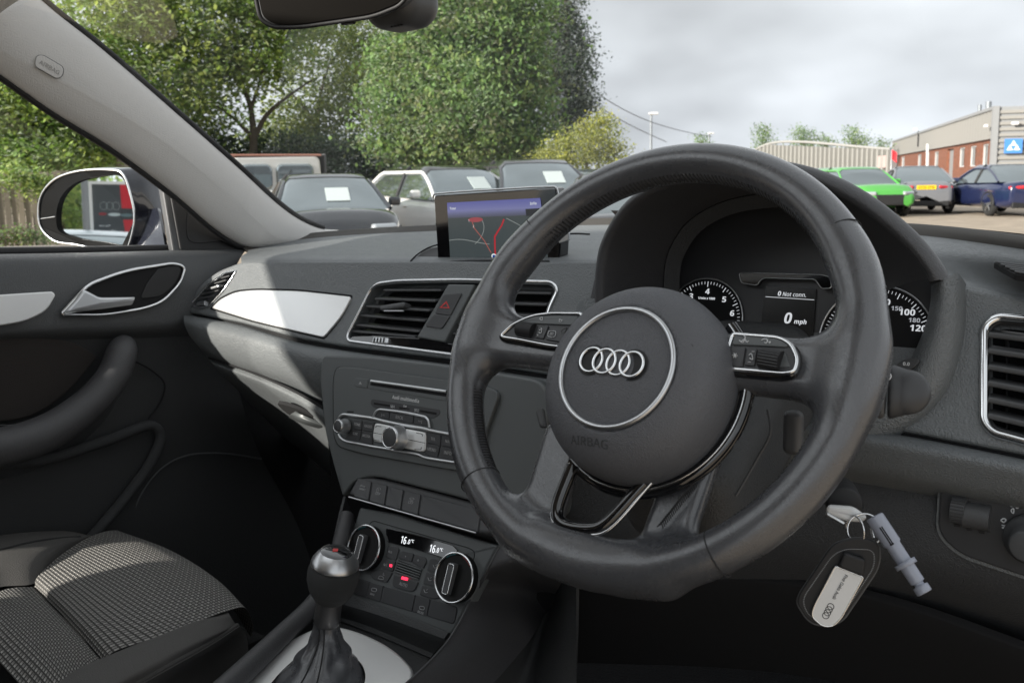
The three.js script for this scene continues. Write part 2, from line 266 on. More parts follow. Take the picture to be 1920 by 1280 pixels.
{ // driver's seat and rear bench, behind the camera; they shade the cabin and show in shiny surfaces
  const cl = mat({ color: lin(0.035, 0.034, 0.033), roughness: 0.92 });
  const d = thing('driver_seat', 'charcoal driver seat behind the steering wheel', 'seat', V(-0.4, 0.36, 0.1));
  part('cushion', nets((x, y, z) => rboxSdf(x, y, z, 0.25, 0.08, 0.25, 0.06), [-0.27, -0.1, -0.27], [0.27, 0.1, 0.27], 0.014).translate(-0.40, 0.60, -0.05), cl, d);
  part('backrest', nets((x, y, z) => rboxSdf(x, y, z, 0.25, 0.33, 0.06, 0.055), [-0.27, -0.35, -0.08], [0.27, 0.35, 0.08], 0.014).rotateX(0.3).translate(-0.40, 0.95, 0.28), cl, d);
  part('headrest', nets((x, y, z) => rboxSdf(x, y, z, 0.13, 0.09, 0.045, 0.04), [-0.15, -0.11, -0.06], [0.15, 0.11, 0.06], 0.012).translate(-0.40, 1.36, 0.40), cl, d);
  const b = thing('rear_bench', 'charcoal rear bench seat at the back of the cabin', 'seat', V(-0.85, 0.36, 1.2));
  part('backrest', nets((x, y, z) => rboxSdf(x, y, z, 0.64, 0.34, 0.08, 0.06), [-0.66, -0.36, -0.1], [0.66, 0.36, 0.1], 0.02).rotateX(0.3).translate(-0.85, 0.88, 1.28), cl, b);
  part('cushion', nets((x, y, z) => rboxSdf(x, y, z, 0.64, 0.09, 0.25, 0.06), [-0.66, -0.11, -0.27], [0.66, 0.11, 0.27], 0.02).translate(-0.85, 0.56, 1.05), cl, b);
  for (const x of [-1.2, -0.85, -0.5]) part('headrest', nets((a, y, z) => rboxSdf(a, y, z, 0.12, 0.08, 0.04, 0.035), [-0.14, -0.1, -0.05], [0.14, 0.1, 0.05], 0.014).translate(x, 1.28, 1.40), cl, b);
}
// ================================================================ dashboard
const dash = thing('dashboard', 'dark grey grained dashboard with silver trim strip and chrome framed vents', 'dashboard', V(-0.85, 0.36, -1.1));
{
  const T = (l) => l.map(([x, y, z]) => onZ(x, y, z));
  const rim = [[452, 490], [520, 489], [770, 488], [1140, 489], [1450, 505], [1785, 532], [1930, 562], [2100, 600]];
  const row0 = T([[466, 468, -1.06], [540, 449, -1.16], [650, 438, -1.25], [800, 430, -1.31], [1100, 418, -1.34], [1400, 418, -1.31], [1700, 432, -1.18], [1900, 456, -1.02], [2100, 490, -0.9]]);
  const row1 = T([[462, 474, -1.02], [530, 464, -1.09], [650, 455, -1.14], [800, 449, -1.17], [1100, 441, -1.18], [1400, 445, -1.15], [1720, 470, -1.05], [1920, 500, -0.95], [2100, 530, -0.86]]);
  const crest = rim.map((p) => PV.hit(p[0], p[1] - 9, -0.022)), lip = rim.map((p) => PV.hit(p[0], p[1], -0.004)), under = rim.map((p) => PV.hit(p[0], p[1] + 7, -0.001));
  part('top_pad', sheet([row0, row1, crest, lip, under], { nu: 120, nv: 40, thick: 0 }), M.dash, dash);
  // face with openings for the vents
  const bot = [[345, 584], [450, 604], [560, 634], [640, 648], [840, 672], [1100, 712], [1640, 797], [1930, 853], [2100, 890]];
  const face = roundPoly(pxList(PV, [[347, 584, 0.003], [353, 562], [376, 532], [406, 508], [452, 490], [770, 488], [1140, 489], [1450, 505], [1785, 532], [1930, 562], [2100, 600], ...bot.slice().reverse().slice(0, -1)]), 0.02);
  const VL = [[443, 507], [419, 512], [388, 535], [356, 571], [371, 577], [390, 575], [418, 545]], VC = [[700, 532], [745, 526], [860, 524], [1035, 528], [1047, 542], [1028, 580], [1010, 690], [845, 664], [646, 638]], VR = [[1846, 612], [1870, 594], [2000, 604], [2000, 850], [1915, 826], [1862, 812], [1845, 790]];
  const hole = (pts, r) => new THREE.Path(roundPoly(pxList(PV, pts), r).getPoints(12));
  face.holes.push(hole(VL, 0.006), hole(VC, 0.016), hole(VR, 0.012));
  part('face_panel', plateGeo(PV, face, { depth: 0.022, bevel: 0.004, seg: 3 }), M.dash, dash);
  // groove and padded beam under it
  part('groove_seam', tube(bot.map((p) => PV.hit(p[0], p[1] + 2, -0.016)), 0.009, { seg: 120 }), M.black, dash);
  const B = (l) => l.map(([x, y, h]) => PB.hit(x, y, h));
  part('padded_beam', sheet([
    B([[345, 588, -0.03], [450, 608, -0.03], [560, 640, -0.03], [640, 654, -0.03], [840, 680, -0.03], [1100, 718, -0.03], [1640, 803, -0.03], [1930, 859, -0.03], [2100, 898, -0.03]]),
    B([[344, 595, -0.002], [450, 617, 0], [560, 648, 0], [640, 662, 0], [840, 690, 0], [1100, 728, 0], [1640, 812, 0], [1930, 868, 0], [2100, 906, 0]]),
    B([[345, 606, 0.006], [450, 632, 0.009], [560, 663, 0.01], [640, 678, 0.01], [840, 705, 0.01], [1100, 745, 0.01], [1640, 828, 0.01], [1930, 884, 0.01], [2100, 922, 0.01]]),
    B([[353, 626, 0.003], [450, 656, 0.007], [545, 690, 0.007], [610, 708, 0.006], [840, 735, 0.005], [1100, 775, 0.005], [1640, 856, 0.005], [1930, 912, 0.005], [2100, 950, 0.005]]),
    B([[374, 652, -0.008], [450, 680, -0.006], [545, 712, -0.006], [610, 735, -0.006], [840, 765, -0.006], [1100, 805, -0.006], [1640, 886, -0.006], [1930, 942, -0.006], [2100, 980, -0.006]]),
    B([[396, 676, -0.035], [460, 700, -0.035], [548, 728, -0.035], [612, 755, -0.035], [840, 790, -0.035], [1100, 830, -0.035], [1640, 910, -0.035], [1930, 966, -0.035], [2100, 1004, -0.035]]),
  ], { nu: 110, nv: 40 }), M.dash, dash);
  // glove box
  const G = (l) => l.map(([x, y, z]) => onZ(x, y, z));
  const lid = part('glove_box_lid', sheet([
    G([[390, 672, -0.905], [480, 702, -0.90], [555, 735, -0.895], [612, 766, -0.885]]), G([[402, 686, -0.90], [490, 718, -0.895], [560, 752, -0.89], [614, 786, -0.88]]),
G([[455, 742, -1.0], [520, 770, -0.995], [575, 800, -0.99], [615, 826, -0.985]]), G([[512, 800, -1.12], [555, 822, -1.115], [590, 845, -1.11], [618, 866, -1.105]]), G([[548, 836, -1.24], [580, 858, -1.24], [602, 876, -1.24], [622, 895, -1.24]])], { nu: 40, nv: 30 }), M.dash, dash);
  const GF = new Frame(onZ(570, 780, -0.94), V(-0.05, -1.3, 1));
  part('handle_recess', plate(GF, [[520, 757], [560, 768], [603, 788], [606, 802], [585, 797], [545, 780]], { h: 0.009, depth: 0.006, smooth: true, bevel: 0.001 }), M.black, lid);
  part('handle', sheet([[GF.hit(541, 783, 0.007), GF.hit(575, 797, 0.012), GF.hit(607, 806, 0.008)], [GF.hit(545, 777, 0.016), GF.hit(577, 789, 0.018), GF.hit(607, 798, 0.014)], [GF.hit(552, 772, 0.012), GF.hit(580, 783, 0.012), GF.hit(606, 793, 0.01)]], { nu: 14, nv: 8, thick: 0.002 }), M.panel, lid);
  part('lid_seam', tube(G([[392, 671, -0.897], [480, 701, -0.892], [555, 735, -0.888], [608, 766, -0.877]]), 0.0022), M.black, lid);
  // silver trim strip on the passenger side
  part('trim_strip', plate(PV, [[396, 577, 0.004], [412, 561, 0.01], [440, 547, 0.03], [478, 543, 0.03], [560, 545], [658, 556, 0.006], [640, 592, 0.02], [606, 632, 0.006], [560, 622], [470, 600]], { h: 0.0035, depth: 0.008, bevel: 0.0012, r: 0.02 }), M.alu, dash);
  part('trim_gap', plate(PV, [[392, 579, 0.004], [409, 559, 0.01], [438, 544, 0.03], [478, 540, 0.03], [560, 542], [662, 553, 0.006], [643, 594, 0.02], [608, 636, 0.006], [560, 625], [470, 603]], { h: 0.0006, depth: 0.003, bevel: 0.0003, r: 0.02 }), M.black, dash);
  // vents: chrome loop, dark well, slats
  const bar = (f, a, b, w, d, h, tilt = 0.35) => { const A = f.hit(a[0], a[1], h), Bp = f.hit(b[0], b[1], h), L = A.distanceTo(Bp), g = rbox(L, w, d, w * 0.4); g.rotateX(tilt); const x = Bp.clone().sub(A).normalize(), z = f.n.clone().addScaledVector(x, -f.n.dot(x)).normalize(), y = new THREE.Vector3().crossVectors(z, x); g.applyMatrix4(new THREE.Matrix4().makeBasis(x, y, z).setPosition(A.add(Bp).multiplyScalar(0.5))); return g; };
  const vent = (name, pts, r, loopR) => { const v = new THREE.Group(); v.name = name; v.userBase = dash.userBase; dash.add(v);
    part('vent_well', plateGeo(PV, roundPoly(pxList(PV, pts.map((p) => [p[0], p[1]])), r), { h: -0.036, depth: 0.004, bevel: 0 }), M.black, v);
    part('vent_frame', loopPx(PV, pts, loopR, { h: 0.001, r, n: 120 }), M.chrome, v); return v; };
  const vl = vent('air_vent', VL, 0.006, 0.0016);
  for (const [a, b] of [[[398, 526], [436, 516]], [[391, 535], [430, 524]], [[383, 544], [424, 534]], [[376, 553], [416, 543]], [[368, 561], [408, 553]]]) part('slat', bar(PV, a, b, 0.0028, 0.017, -0.010, 0.5), M.plastic, vl);
  part('slat_tab', bar(PV, [398, 541], [414, 536], 0.006, 0.012, -0.002), M.satin, vl);
  part('thumb_wheel', plate(PV, [[369, 566], [384, 563], [382, 572], [366, 573]], { h: 0.0, depth: 0.008, r: 0.001 }), M.satin, vl);
  const vc = vent('air_vent', VC, 0.016, 0.0022);
  for (const [a, b] of [[[728, 543], [836, 543]], [[712, 559], [826, 563]], [[695, 573], [815, 581]], [[682, 590], [806, 600]], [[668, 607], [796, 620]], [[664, 619], [788, 630]]]) part('slat', bar(PV, a, b, 0.0036, 0.022, -0.012, 0.45), M.plastic, vc);
  for (const [a, b] of [[[872, 545], [1042, 549]], [[860, 565], [1034, 570]], [[850, 584], [1026, 592]], [[842, 604], [1020, 614]], [[836, 622], [1018, 636]]]) part('slat', bar(PV, a, b, 0.0034, 0.022, -0.012, 0.45), M.plastic, vc);
  part('slat_tab', bar(PV, [719, 580], [765, 573], 0.0085, 0.018, -0.001, 0.1), M.plastic, vc); part('tab_edge', bar(PV, [720, 583], [757, 583], 0.0018, 0.003, 0.009, 0), M.satin, vc);
  const hz = part('switch_bridge', plate(PV, [[840, 532], [890, 533], [833, 641], [781, 632]], { h: 0.004, depth: 0.03, bevel: 0.002, r: 0.002 }), M.panel, vc);
  part('switch', plate(PV, [[832, 552, 0.003], [866, 549, 0.004], [844, 591, 0.001], [815, 587, 0.001]], { h: 0.0058, depth: 0.004, r: 0.003 }), M.button, hz);
  part('blank', plate(PV, [[814, 589, 0.001], [843, 593, 0.001], [828, 616, 0.004], [796, 611, 0.004]], { h: 0.0058, depth: 0.004, r: 0.003 }), M.button, hz);
  { const s = roundPoly(pxList(PV, [[837, 564], [843, 578], [824, 577]], 0.006), 0.0006), s2 = new THREE.Path(roundPoly(pxList(PV, [[836.5, 568], [840, 576], [828, 575.5]], 0.006), 0.0003).getPoints()); s.holes.push(s2); part('warning_triangle', plateGeo(PV, s, { h: 0.0063, depth: 0.0006, bevel: 0 }), M.red, hz); }
  part('lower_trim', plate(PV, [[662, 630], [700, 629], [790, 634], [850, 645], [1000, 668], [1000, 684], [846, 660], [740, 648], [652, 637]], { h: 0.001, depth: 0.018, bevel: 0.001, r: 0.002 }), M.gloss, vc);
  part('thumb_wheel', plate(PV, [[699, 631], [728, 633], [726, 644], [696, 642]], { h: 0.004, depth: 0.008, r: 0.002, bevel: 0.0015 }), M.satin, vc);
  for (let k = 0; k < 4; k++) part('wheel_rib', bar(PV, [702 + k * 6, 633], [700 + k * 6, 642], 0.0009, 0.002, 0.0045, 0), M.dark, vc);
  const vr = vent('air_vent', VR, 0.012, 0.0042);
  for (let k = 0; k < 7; k++) part('slat', bar(PV, [1852, 624 + k * 30], [1996, 642 + k * 33], 0.0055, 0.026, -0.012, 0.4), M.plastic, vr);
  for (let k = 0; k < 3; k++) part('blade', bar(PV, [1890 + k * 45, 640], [1890 + k * 45, 830], 0.002, 0.012, -0.028, 0), M.dark, vr);
  part('frame_step', loopPx(PV, VR.map(([x, y]) => [x + (1920 - x) * 0.05, y + (715 - y) * 0.05]), 0.004, { h: -0.008, r: 0.01 }), M.button, vr);
  // small demister grille on top at the right
  const DF = new Frame(onZ(1890, 500, -0.955), V(0.05, 1, 0.25));
  const gr = part('demister_grille', plate(DF, [[1862, 490, 0.004], [1925, 496], [1990, 505], [1990, 525], [1905, 514, 0.004]], { h: 0.006, depth: 0.006, r: 0.003 }), M.dark, dash);
  for (let k = 0; k < 5; k++) part('slat', tube([DF.hit(1868 + k * 9, 491.5 + k * 4.4, 0.0075), DF.hit(1990, 506 + k * 4.2, 0.0075)], 0.0013, { seg: 2, rad: 6 }), M.plastic, gr);
  // strip along the foot of the windscreen
  part('screen_strip', sheet([row0.map((p) => p.clone().add(V(0, 0.008, -0.03))), row0.map((p) => p.clone().add(V(0, 0.008, -0.004))), row0.map((p) => p.clone().add(V(0, 0.003, 0.012))), row1.map((p, i) => p.clone().lerp(row0[i], 0.72).add(V(0, -0.003, 0)))], { nu: 90, nv: 12 }), mat({ color: lin(0.045, 0.041, 0.036), roughness: 0.8 }), dash);
  // centre stack face
  part('centre_stack', plate(PA, [[604, 664, 0.01], [598, 705], [603, 760], [608, 810], [624, 872], [641, 931, 0.004], [664, 902, 0.01], [700, 892, 0.02], [880, 938], [1015, 985], [1030, 715], [840, 684], [690, 667]], { h: -0.005, depth: 0.10, bevel: 0.004, seg: 4, r: 0.03 }), M.panel, dash);
  // knee panel on the driver's side and the lower cover
  part('knee_panel', sheet([
    B([[1020, 815, -0.036], [1300, 850, -0.036], [1640, 909, -0.036], [1930, 965, -0.036], [2100, 1003, -0.036]]),
    B([[1020, 880, -0.03], [1300, 905, -0.03], [1640, 955, -0.03], [1930, 1010, -0.03], [2100, 1050, -0.03]]),
    B([[1020, 990, -0.035], [1300, 1010, -0.035], [1640, 1040, -0.035], [1930, 1100, -0.035], [2100, 1150, -0.035]]),
    B([[1020, 1100, -0.09], [1300, 1110, -0.09], [1640, 1110, -0.09], [1930, 1180, -0.09], [2100, 1230, -0.09]]),
    B([[1020, 1180, -0.2], [1300, 1180, -0.2], [1640, 1190, -0.2], [1930, 1240, -0.2], [2100, 1300, -0.2]])], { nu: 50, nv: 30 }), mat({ color: lin(0.05, 0.052, 0.055), roughness: 0.62, bumpMap: grainTex(14), bumpScale: 0.0004 }), dash);
  part('lower_cover', sheet([B([[1000, 1060, -0.075], [1500, 1082, -0.075], [1700, 1125, -0.075], [1930, 1205, -0.075], [2100, 1265, -0.075]]), B([[1000, 1078, -0.07], [1500, 1100, -0.07], [1700, 1143, -0.07], [1930, 1224, -0.07], [2100, 1284, -0.07]]), B([[1000, 1240, -0.2], [1450, 1260, -0.2], [1700, 1310, -0.2], [1930, 1390, -0.2], [2100, 1440, -0.2]])], { nu: 20, nv: 12 }), M.black, dash);
}
// light switch panel
{
  const f = new Frame(PB.hit(1840, 985, -0.026), V(0, 0.02, 1));
  const t = thing('light_switch_panel', 'black light switch panel with ribbed dimmer wheels right of the key', 'switch panel', f.hit(1840, 1080));
  const p = part('panel', plate(f, [[1764, 895, 0.012], [1930, 932], [2060, 960], [2060, 1130], [1930, 1084], [1800, 1040, 0.02], [1758, 1000, 0.02]], { h: 0.003, depth: 0.008, bevel: 0.002, r: 0.01 }), M.button, t);
  part('panel_gap', plate(f, [[1761, 891, 0.012], [1930, 928], [2064, 956], [2064, 1135], [1930, 1089], [1798, 1045, 0.02], [1754, 1002, 0.02]], { h: 0.0005, depth: 0.004, bevel: 0.0005, r: 0.01 }), M.dash, t);
  const wheelAt = (px, py, hpx, w) => { const a = f.hit(px, py, 0.003), g = new THREE.CylinderGeometry(w * 1.0, w * 1.0, hpx, 28); g.rotateZ(Math.PI / 2); g.applyMatrix4(new THREE.Matrix4().makeBasis(f.u, f.v, f.n).setPosition(a)); return g; };
  part('dimmer_wheel', wheelAt(1800, 956, 0.012, 0.0125), M.plastic, t); part('range_wheel', wheelAt(1834, 968, 0.022, 0.0120), M.plastic, t);
  for (let k = -4; k <= 4; k++) part('rib', rbox(0.012, 0.0011, 0.0011, 0.0004, 1).applyMatrix4(new THREE.Matrix4().makeBasis(f.u, f.v, f.n).setPosition(f.hit(1800, 956, 0.003).addScaledVector(f.v, Math.sin(k * 0.24) * 0.0126).addScaledVector(f.n, Math.cos(k * 0.24) * 0.0126))), M.button, t);
  for (const [x, y] of [[1815, 942], [1843, 948], [1795, 985], [1818, 992], [1841, 997]]) part('notch', plate(f, [[x - 6, y - 4], [x + 6, y - 2], [x + 6, y + 4], [x - 6, y + 2]], { h: 0.0036, depth: 0.002 }), M.dark, t);
  const icon = (l, r = 0.0006, closed = false) => part('symbol', tube(l.map(([x, y]) => f.hit(x, y, 0.0034)), r, { closed, rad: 5 }), M.print, t);
  icon([[1803, 926], [1797, 924], [1795, 917], [1800, 912]]); icon([[1806, 912], [1812, 914], [1814, 921], [1810, 926]]); icon([[1802, 919], [1806, 922]]);
  icon([[1895, 944], [1899, 942], [1901, 947], [1897, 949]], 0.0006, true); icon([[1906, 947], [1910, 946], [1911, 951], [1907, 952]], 0.0006, true); icon([[1897, 956], [1901, 953], [1901, 962], [1898, 960]], 0.0006, true);
  icon([[1878, 975], [1883, 972], [1887, 974], [1883, 979]], 0.0007, true); icon([[1879, 984], [1888, 986], [1880, 989], [1887, 991]]);
  const K = new Frame(f.hit(1935, 1010, 0.003), f.n);
  part('light_knob', lathe(K, [[0.0, 0.028], [0.012, 0.028], [0.0145, 0.026], [0.016, 0.012], [0.021, 0.010], [0.0225, 0.004], [0.023, 0], [0, 0]], 48), M.plastic, t);
}
// ================================================================ navigation display
{
  const f = new Frame(V(-0.795, 1.18, -0.965), V(0.0, -0.05, 1));
  const t = thing('navigation_display', 'pop up navigation display with dark map and gloss black frame on dashboard', 'screen', f.hit(930, 492));
  part('housing', plate(f, [[813, 366, 0.006], [1043, 351, 0.006], [1052, 440], [1048, 505], [822, 512]], { h: 0, depth: 0.02, bevel: 0.002, seg: 3, r: 0.004 }), M.gloss, t);
  part('edge_trim', tubePx(f, [[812, 372], [813, 365], [830, 362], [930, 355], [1030, 350], [1043, 351], [1046, 360], [1062, 440]], 0.0013, { h: -0.003, seg: 90 }), M.satin, t);
  const W = 512, H = 330, cv = document.createElement('canvas'); cv.width = W; cv.height = H; const c = cv.getContext('2d');
  c.fillStyle = '#3c4446'; c.fillRect(0, 0, W, H);
  const g = c.createLinearGradient(0, 0, 0, 78); g.addColorStop(0, '#565a96'); g.addColorStop(0.55, '#70739f'); g.addColorStop(1, '#4a4d5c'); c.fillStyle = g; c.fillRect(0, 0, W, 78);
  c.strokeStyle = '#8f9492'; c.lineWidth = 3; c.beginPath(); c.moveTo(0, 190); c.bezierCurveTo(90, 175, 130, 200, 230, 212); c.stroke(); c.beginPath(); c.moveTo(150, 210); c.bezierCurveTo(220, 160, 210, 110, 195, 92); c.stroke(); c.beginPath(); c.moveTo(330, 88); c.bezierCurveTo(380, 110, 440, 150, 470, 190); c.stroke();
  c.strokeStyle = '#a8554a'; c.lineWidth = 4; c.beginPath(); c.moveTo(140, 95); c.lineTo(150, 130); c.lineTo(205, 195); c.lineTo(232, 255); c.stroke(); c.beginPath(); c.ellipse(160, 90, 42, 12, 0, 0, 7); c.fillStyle = '#93434a'; c.fill();
  c.strokeStyle = '#b0202c'; c.lineWidth = 8; c.beginPath(); c.moveTo(318, 92); c.lineTo(305, 120); c.lineTo(262, 175); c.lineTo(255, 232); c.lineTo(250, 300); c.stroke();
  c.strokeStyle = '#90c0a0'; c.fillStyle = '#e8eef2'; c.beginPath(); c.arc(244, 272, 13, 0, 7); c.fill(); c.fillStyle = '#1d3d86'; c.beginPath(); c.arc(244, 273, 8, 0, 7); c.fill();
  c.fillStyle = '#cfd4d6'; c.font = 'bold 17px sans-serif'; c.fillText('Tour', 14, 36); c.fillText('Info', 458, 30); c.font = '17px sans-serif'; c.fillText('71', 158, 298); c.fillText('1', 118, 100); c.fillText('2', 142, 128); c.fillText('Destination', 14, 324);
  c.fillStyle = '#20242a'; c.fillRect(434, 48, 78, 34);
  const tx = new THREE.CanvasTexture(cv); tx.colorSpace = THREE.SRGBColorSpace;
  const q = [f.hit(838, 380, 0.0008), f.hit(1013, 371, 0.0008), f.hit(1030, 502, 0.0008), f.hit(845, 502, 0.0008)];
  const gg = new THREE.BufferGeometry(); const inn = q.map((p) => p.clone().addScaledVector(f.n, -0.001));
  gg.setAttribute('position', new THREE.Float32BufferAttribute([q[3], q[2], q[1], q[0]].flatMap((p) => [p.x, p.y, p.z]), 3)); gg.setAttribute('uv', new THREE.Float32BufferAttribute([0, 0, 1, 0, 1, 1, 0, 1], 2)); gg.setIndex([0, 1, 2, 0, 2, 3]); gg.computeVertexNormals();
  part('map_screen', gg, mat({ color: lin(0.02), roughness: 0.18, emissive: lin(1), emissiveMap: tx, emissiveIntensity: 0.42 }), t);
  // slot it rises from
  const s = thing('display_slot', 'curved slot cover behind the pop up display on dashboard top', 'slot cover', onZ(930, 490, -0.98));
  const P0 = (x, y, z) => onZ(x, y, z);
  part('slot_floor', sheet([[P0(772, 489, -0.957), P0(900, 489, -0.953), P0(1030, 490, -0.953)], [P0(800, 465, -1.0), P0(900, 457, -1.02), P0(1030, 454, -1.02)]], { nu: 20, nv: 4, thick: 0.002 }), M.dark, s);
  part('slot_seam', tube([P0(770, 489, -0.952), P0(785, 475, -0.975), P0(812, 461, -1.0), P0(900, 450, -1.03), P0(1070, 438, -1.03), P0(1105, 439, -1.0)], 0.0012), M.black, s);
  part('slot_bracket', plate(f, [[1046, 444], [1066, 436], [1066, 450], [1048, 456]], { h: 0.004, depth: 0.004 }), M.satin, s);
}
// ================================================================ instrument cluster
const glow = (c, k) => mat({ color: lin(0.02), emissive: c, emissiveIntensity: k, roughness: 0.5 });
const circle3 = (a, b, c) => { const d = 2 * (a[0] * (b[1] - c[1]) + b[0] * (c[1] - a[1]) + c[0] * (a[1] - b[1])), s = (p) => p[0] * p[0] + p[1] * p[1]; const x = (s(a) * (b[1] - c[1]) + s(b) * (c[1] - a[1]) + s(c) * (a[1] - b[1])) / d, y = (s(a) * (c[0] - b[0]) + s(b) * (a[0] - c[0]) + s(c) * (b[0] - a[0])) / d; return [x, y, Math.hypot(a[0] - x, a[1] - y)]; };
{
  const t = thing('instrument_cluster', 'instrument cluster with two dials and small screen under a padded black hood', 'instrument cluster', V(-0.35, 1.02, -0.9));
  const HF = new Frame(V(-0.36, 1.15, -0.80), V(0, 0, 1));
  const inner = [[1136, 590], [1135, 545], [1137, 505], [1146, 462], [1185, 398], [1250, 354], [1325, 332], [1410, 326], [1500, 340], [1592, 380], [1688, 455], [1732, 508], [1742, 528]].map((p) => HF.hit(p[0], p[1]));
  const ctr = V(-0.36, 1.10, -0.80);
  const off = (p, a, dz, k = 0) => { const d = p.clone().sub(ctr); d.z = 0; d.normalize(); const tuck = dz < -0.02 && a > -0.004 ? 0.6 * dz * Math.max(0, Math.min(1, (p.x - ctr.x) / 0.1)) : 0; return p.clone().addScaledVector(d, a).add(V(tuck, k, dz)); };
  const rows = [inner.map((p) => off(p, -0.016, -0.12, -0.004)), inner.map((p) => off(p, -0.006, -0.05)), inner.map((p) => off(p, -0.001, -0.008)), inner.map((p) => off(p, 0.002, 0.003)), inner.map((p) => off(p, 0.007, 0.006)), inner.map((p) => off(p, 0.012, 0.002)), inner.map((p) => off(p, 0.014, -0.010)), inner.map((p) => off(p, 0.012, -0.10, -0.014)), inner.map((p) => off(p, 0.0, -0.26, -0.06))];
  part('hood', sheet(rows, { nu: 70, nv: 60 }), M.leatherSoft, t);
  const CF = new Frame(V(-0.34, 1.09, -0.915), V(0, 0.25, 1));
  part('face', plate(CF, [[1090, 640], [1120, 500], [1220, 420], [1360, 385], [1480, 375], [1620, 390], [1720, 450], [1772, 540], [1775, 610], [1730, 720], [1620, 790], [1300, 810], [1130, 770]], { h: -0.012, depth: 0.006, bevel: 0, r: 0.02 }), M.button, t);
  part('inner_bezel', sheet([inner.map((p) => off(p, -0.013, -0.10, -0.003)), inner.map((p) => off(p, -0.026, -0.112, -0.004))], { nu: 60, nv: 4, thick: 0.002 }), M.soft, t);
  // side bezel in grey with the trip reset button
  const us = [[[1140, 560], [1098, 560]], [[1150, 650], [1085, 690]], [[1240, 750], [1190, 830]], [[1450, 780], [1450, 860]], [[1610, 755], [1660, 815]], [[1690, 702], [1755, 740]], [[1730, 630], [1790, 640]], [[1746, 570], [1796, 560]], [[1748, 535], [1792, 512]]];
  part('cluster_surround', sheet([us.map((q) => CF.hit(...q[0], -0.010)), us.map((q) => CF.hit(...q[0], 0.006)), us.map((q) => CF.hit(q[0][0] * 0.6 + q[1][0] * 0.4, q[0][1] * 0.6 + q[1][1] * 0.4, 0.018)), us.map((q) => CF.hit(...q[1], 0.010)), us.map((q) => CF.hit(q[1][0] + (q[1][0] - 1450) * 0.06, q[1][1] + 20, -0.03))], { nu: 60, nv: 24 }), M.dash, t);
  part('trip_button', plate(CF, [[1679, 690], [1690, 677], [1710, 671], [1724, 674], [1716, 687], [1697, 695]], { h: 0.021, depth: 0.006, smooth: true }), M.button, t);
  const wh = glow(lin(0.85, 0.88, 0.92), 0.32), dim = glow(lin(0.5, 0.52, 0.56), 0.28), rim = M.satin;
  part('numeral', textPx(CF, '0.0', 1700, 682, 0.0032, { h: 0.0213, font: fontBold }), M.print, t);
  const uv = (x, y) => CF.uv(x, y, -0.011);
  const dial = (a, b, c, from, to, n, long) => {
    const [cx, cy, r] = circle3(uv(...a), uv(...b), uv(...c)); const pts = []; for (let k = 0; k <= 60; k++) { const q = from + (to - from) * k / 60; pts.push(CF.p(cx + r * Math.cos(q), cy + r * Math.sin(q), -0.009)); }
    part('dial_rim', tube(pts, 0.0009, { seg: 120, rad: 6 }), rim, t);
    const bg = new THREE.CylinderGeometry(r - 0.001, r - 0.001, 0.002, 60); bg.rotateX(Math.PI / 2); bg.translate(cx, cy, -0.0115); bg.applyMatrix4(CF.m); part('dial_face', bg, M.black, t);
    const tk = []; for (let k = 0; k <= n; k++) { const q = from + (to - from) * k / n, l = k % long === 0 ? 0.006 : 0.003, g = rbox(l, k % long === 0 ? 0.0007 : 0.0004, 0.0004, 0.0001, 1); g.translate(r - 0.0035 - l / 2, 0, 0); g.rotateZ(q); g.translate(cx, cy, -0.0098); g.applyMatrix4(CF.m); tk.push(g); }
    part('dial_ticks', merge(tk), wh, t); return [cx, cy, r];
  };
  dial([1275, 545], [1338, 523], [1393, 607], -0.6, Math.PI + 0.6, 48, 6);
  dial([1537, 645], [1660, 537], [1737, 580], -0.6, Math.PI + 0.6, 60, 5);
  const N = (s, x, y, size, m = wh, o = {}) => part('numeral', textPx(CF, s, x, y, size, { h: -0.0096, font: fontBold, wide: 1.15, ...o }), m, t);
  N('4', 1327, 546, 0.0062); N('5', 1358, 561, 0.0062); N('6', 1373, 587, 0.0062); N('3', 1296, 555, 0.0062); N('1/min x 1000', 1325, 559, 0.0026, wh, { wide: 0.95 });
  N('100', 1701, 585, 0.006); N('120', 1722, 615, 0.006); N('80', 1660, 566, 0.006); N('150', 1682, 578, 0.0042, dim); N('180', 1715, 600, 0.0042, dim); N('20', 1570, 637, 0.0075); N('6', 1578, 608, 0.006, dim);
  // brow of gloss black and the little screen
  const brow = [[1386, 512], [1394, 511], [1541, 515], [1557, 519], [1560, 540], [1541, 541], [1531, 526], [1526, 523], [1434, 521], [1426, 525], [1420, 535], [1390, 530]];
  part('brow_trim', plate(CF, brow, { h: -0.003, depth: 0.008, bevel: 0.0008, r: 0.003 }), M.gloss, t); part('brow_edge', loopPx(CF, brow, 0.0005, { h: -0.0028, r: 0.003, n: 120 }), M.satin, t);
  part('screen', plate(CF, [[1437, 536], [1531, 541], [1524, 640], [1424, 630]], { h: -0.0096, depth: 0.002, bevel: 0, r: 0.001 }), mat({ color: lin(0.004), roughness: 0.25 }), t);
  part('numeral', textPx(CF, '0', 1462, 550, 0.0050, { h: -0.0094, font: fontBold, slant: 0.1 }), wh, t); part('lettering', textPx(CF, 'Not conn.', 1490, 552, 0.0043, { h: -0.0094, slant: 0.15 }), wh, t);
  part('screen_line', tube([CF.hit(1436, 556, -0.0093), CF.hit(1527, 562, -0.0093)], 0.0003, { seg: 2, rad: 5 }), wh, t);
  part('numeral', textPx(CF, '0', 1478, 596, 0.0115, { h: -0.0094, font: fontBold, slant: 0.12 }), wh, t); part('lettering', textPx(CF, 'mph', 1501, 603, 0.0046, { h: -0.0094, font: fontBold, slant: 0.12 }), wh, t);
}
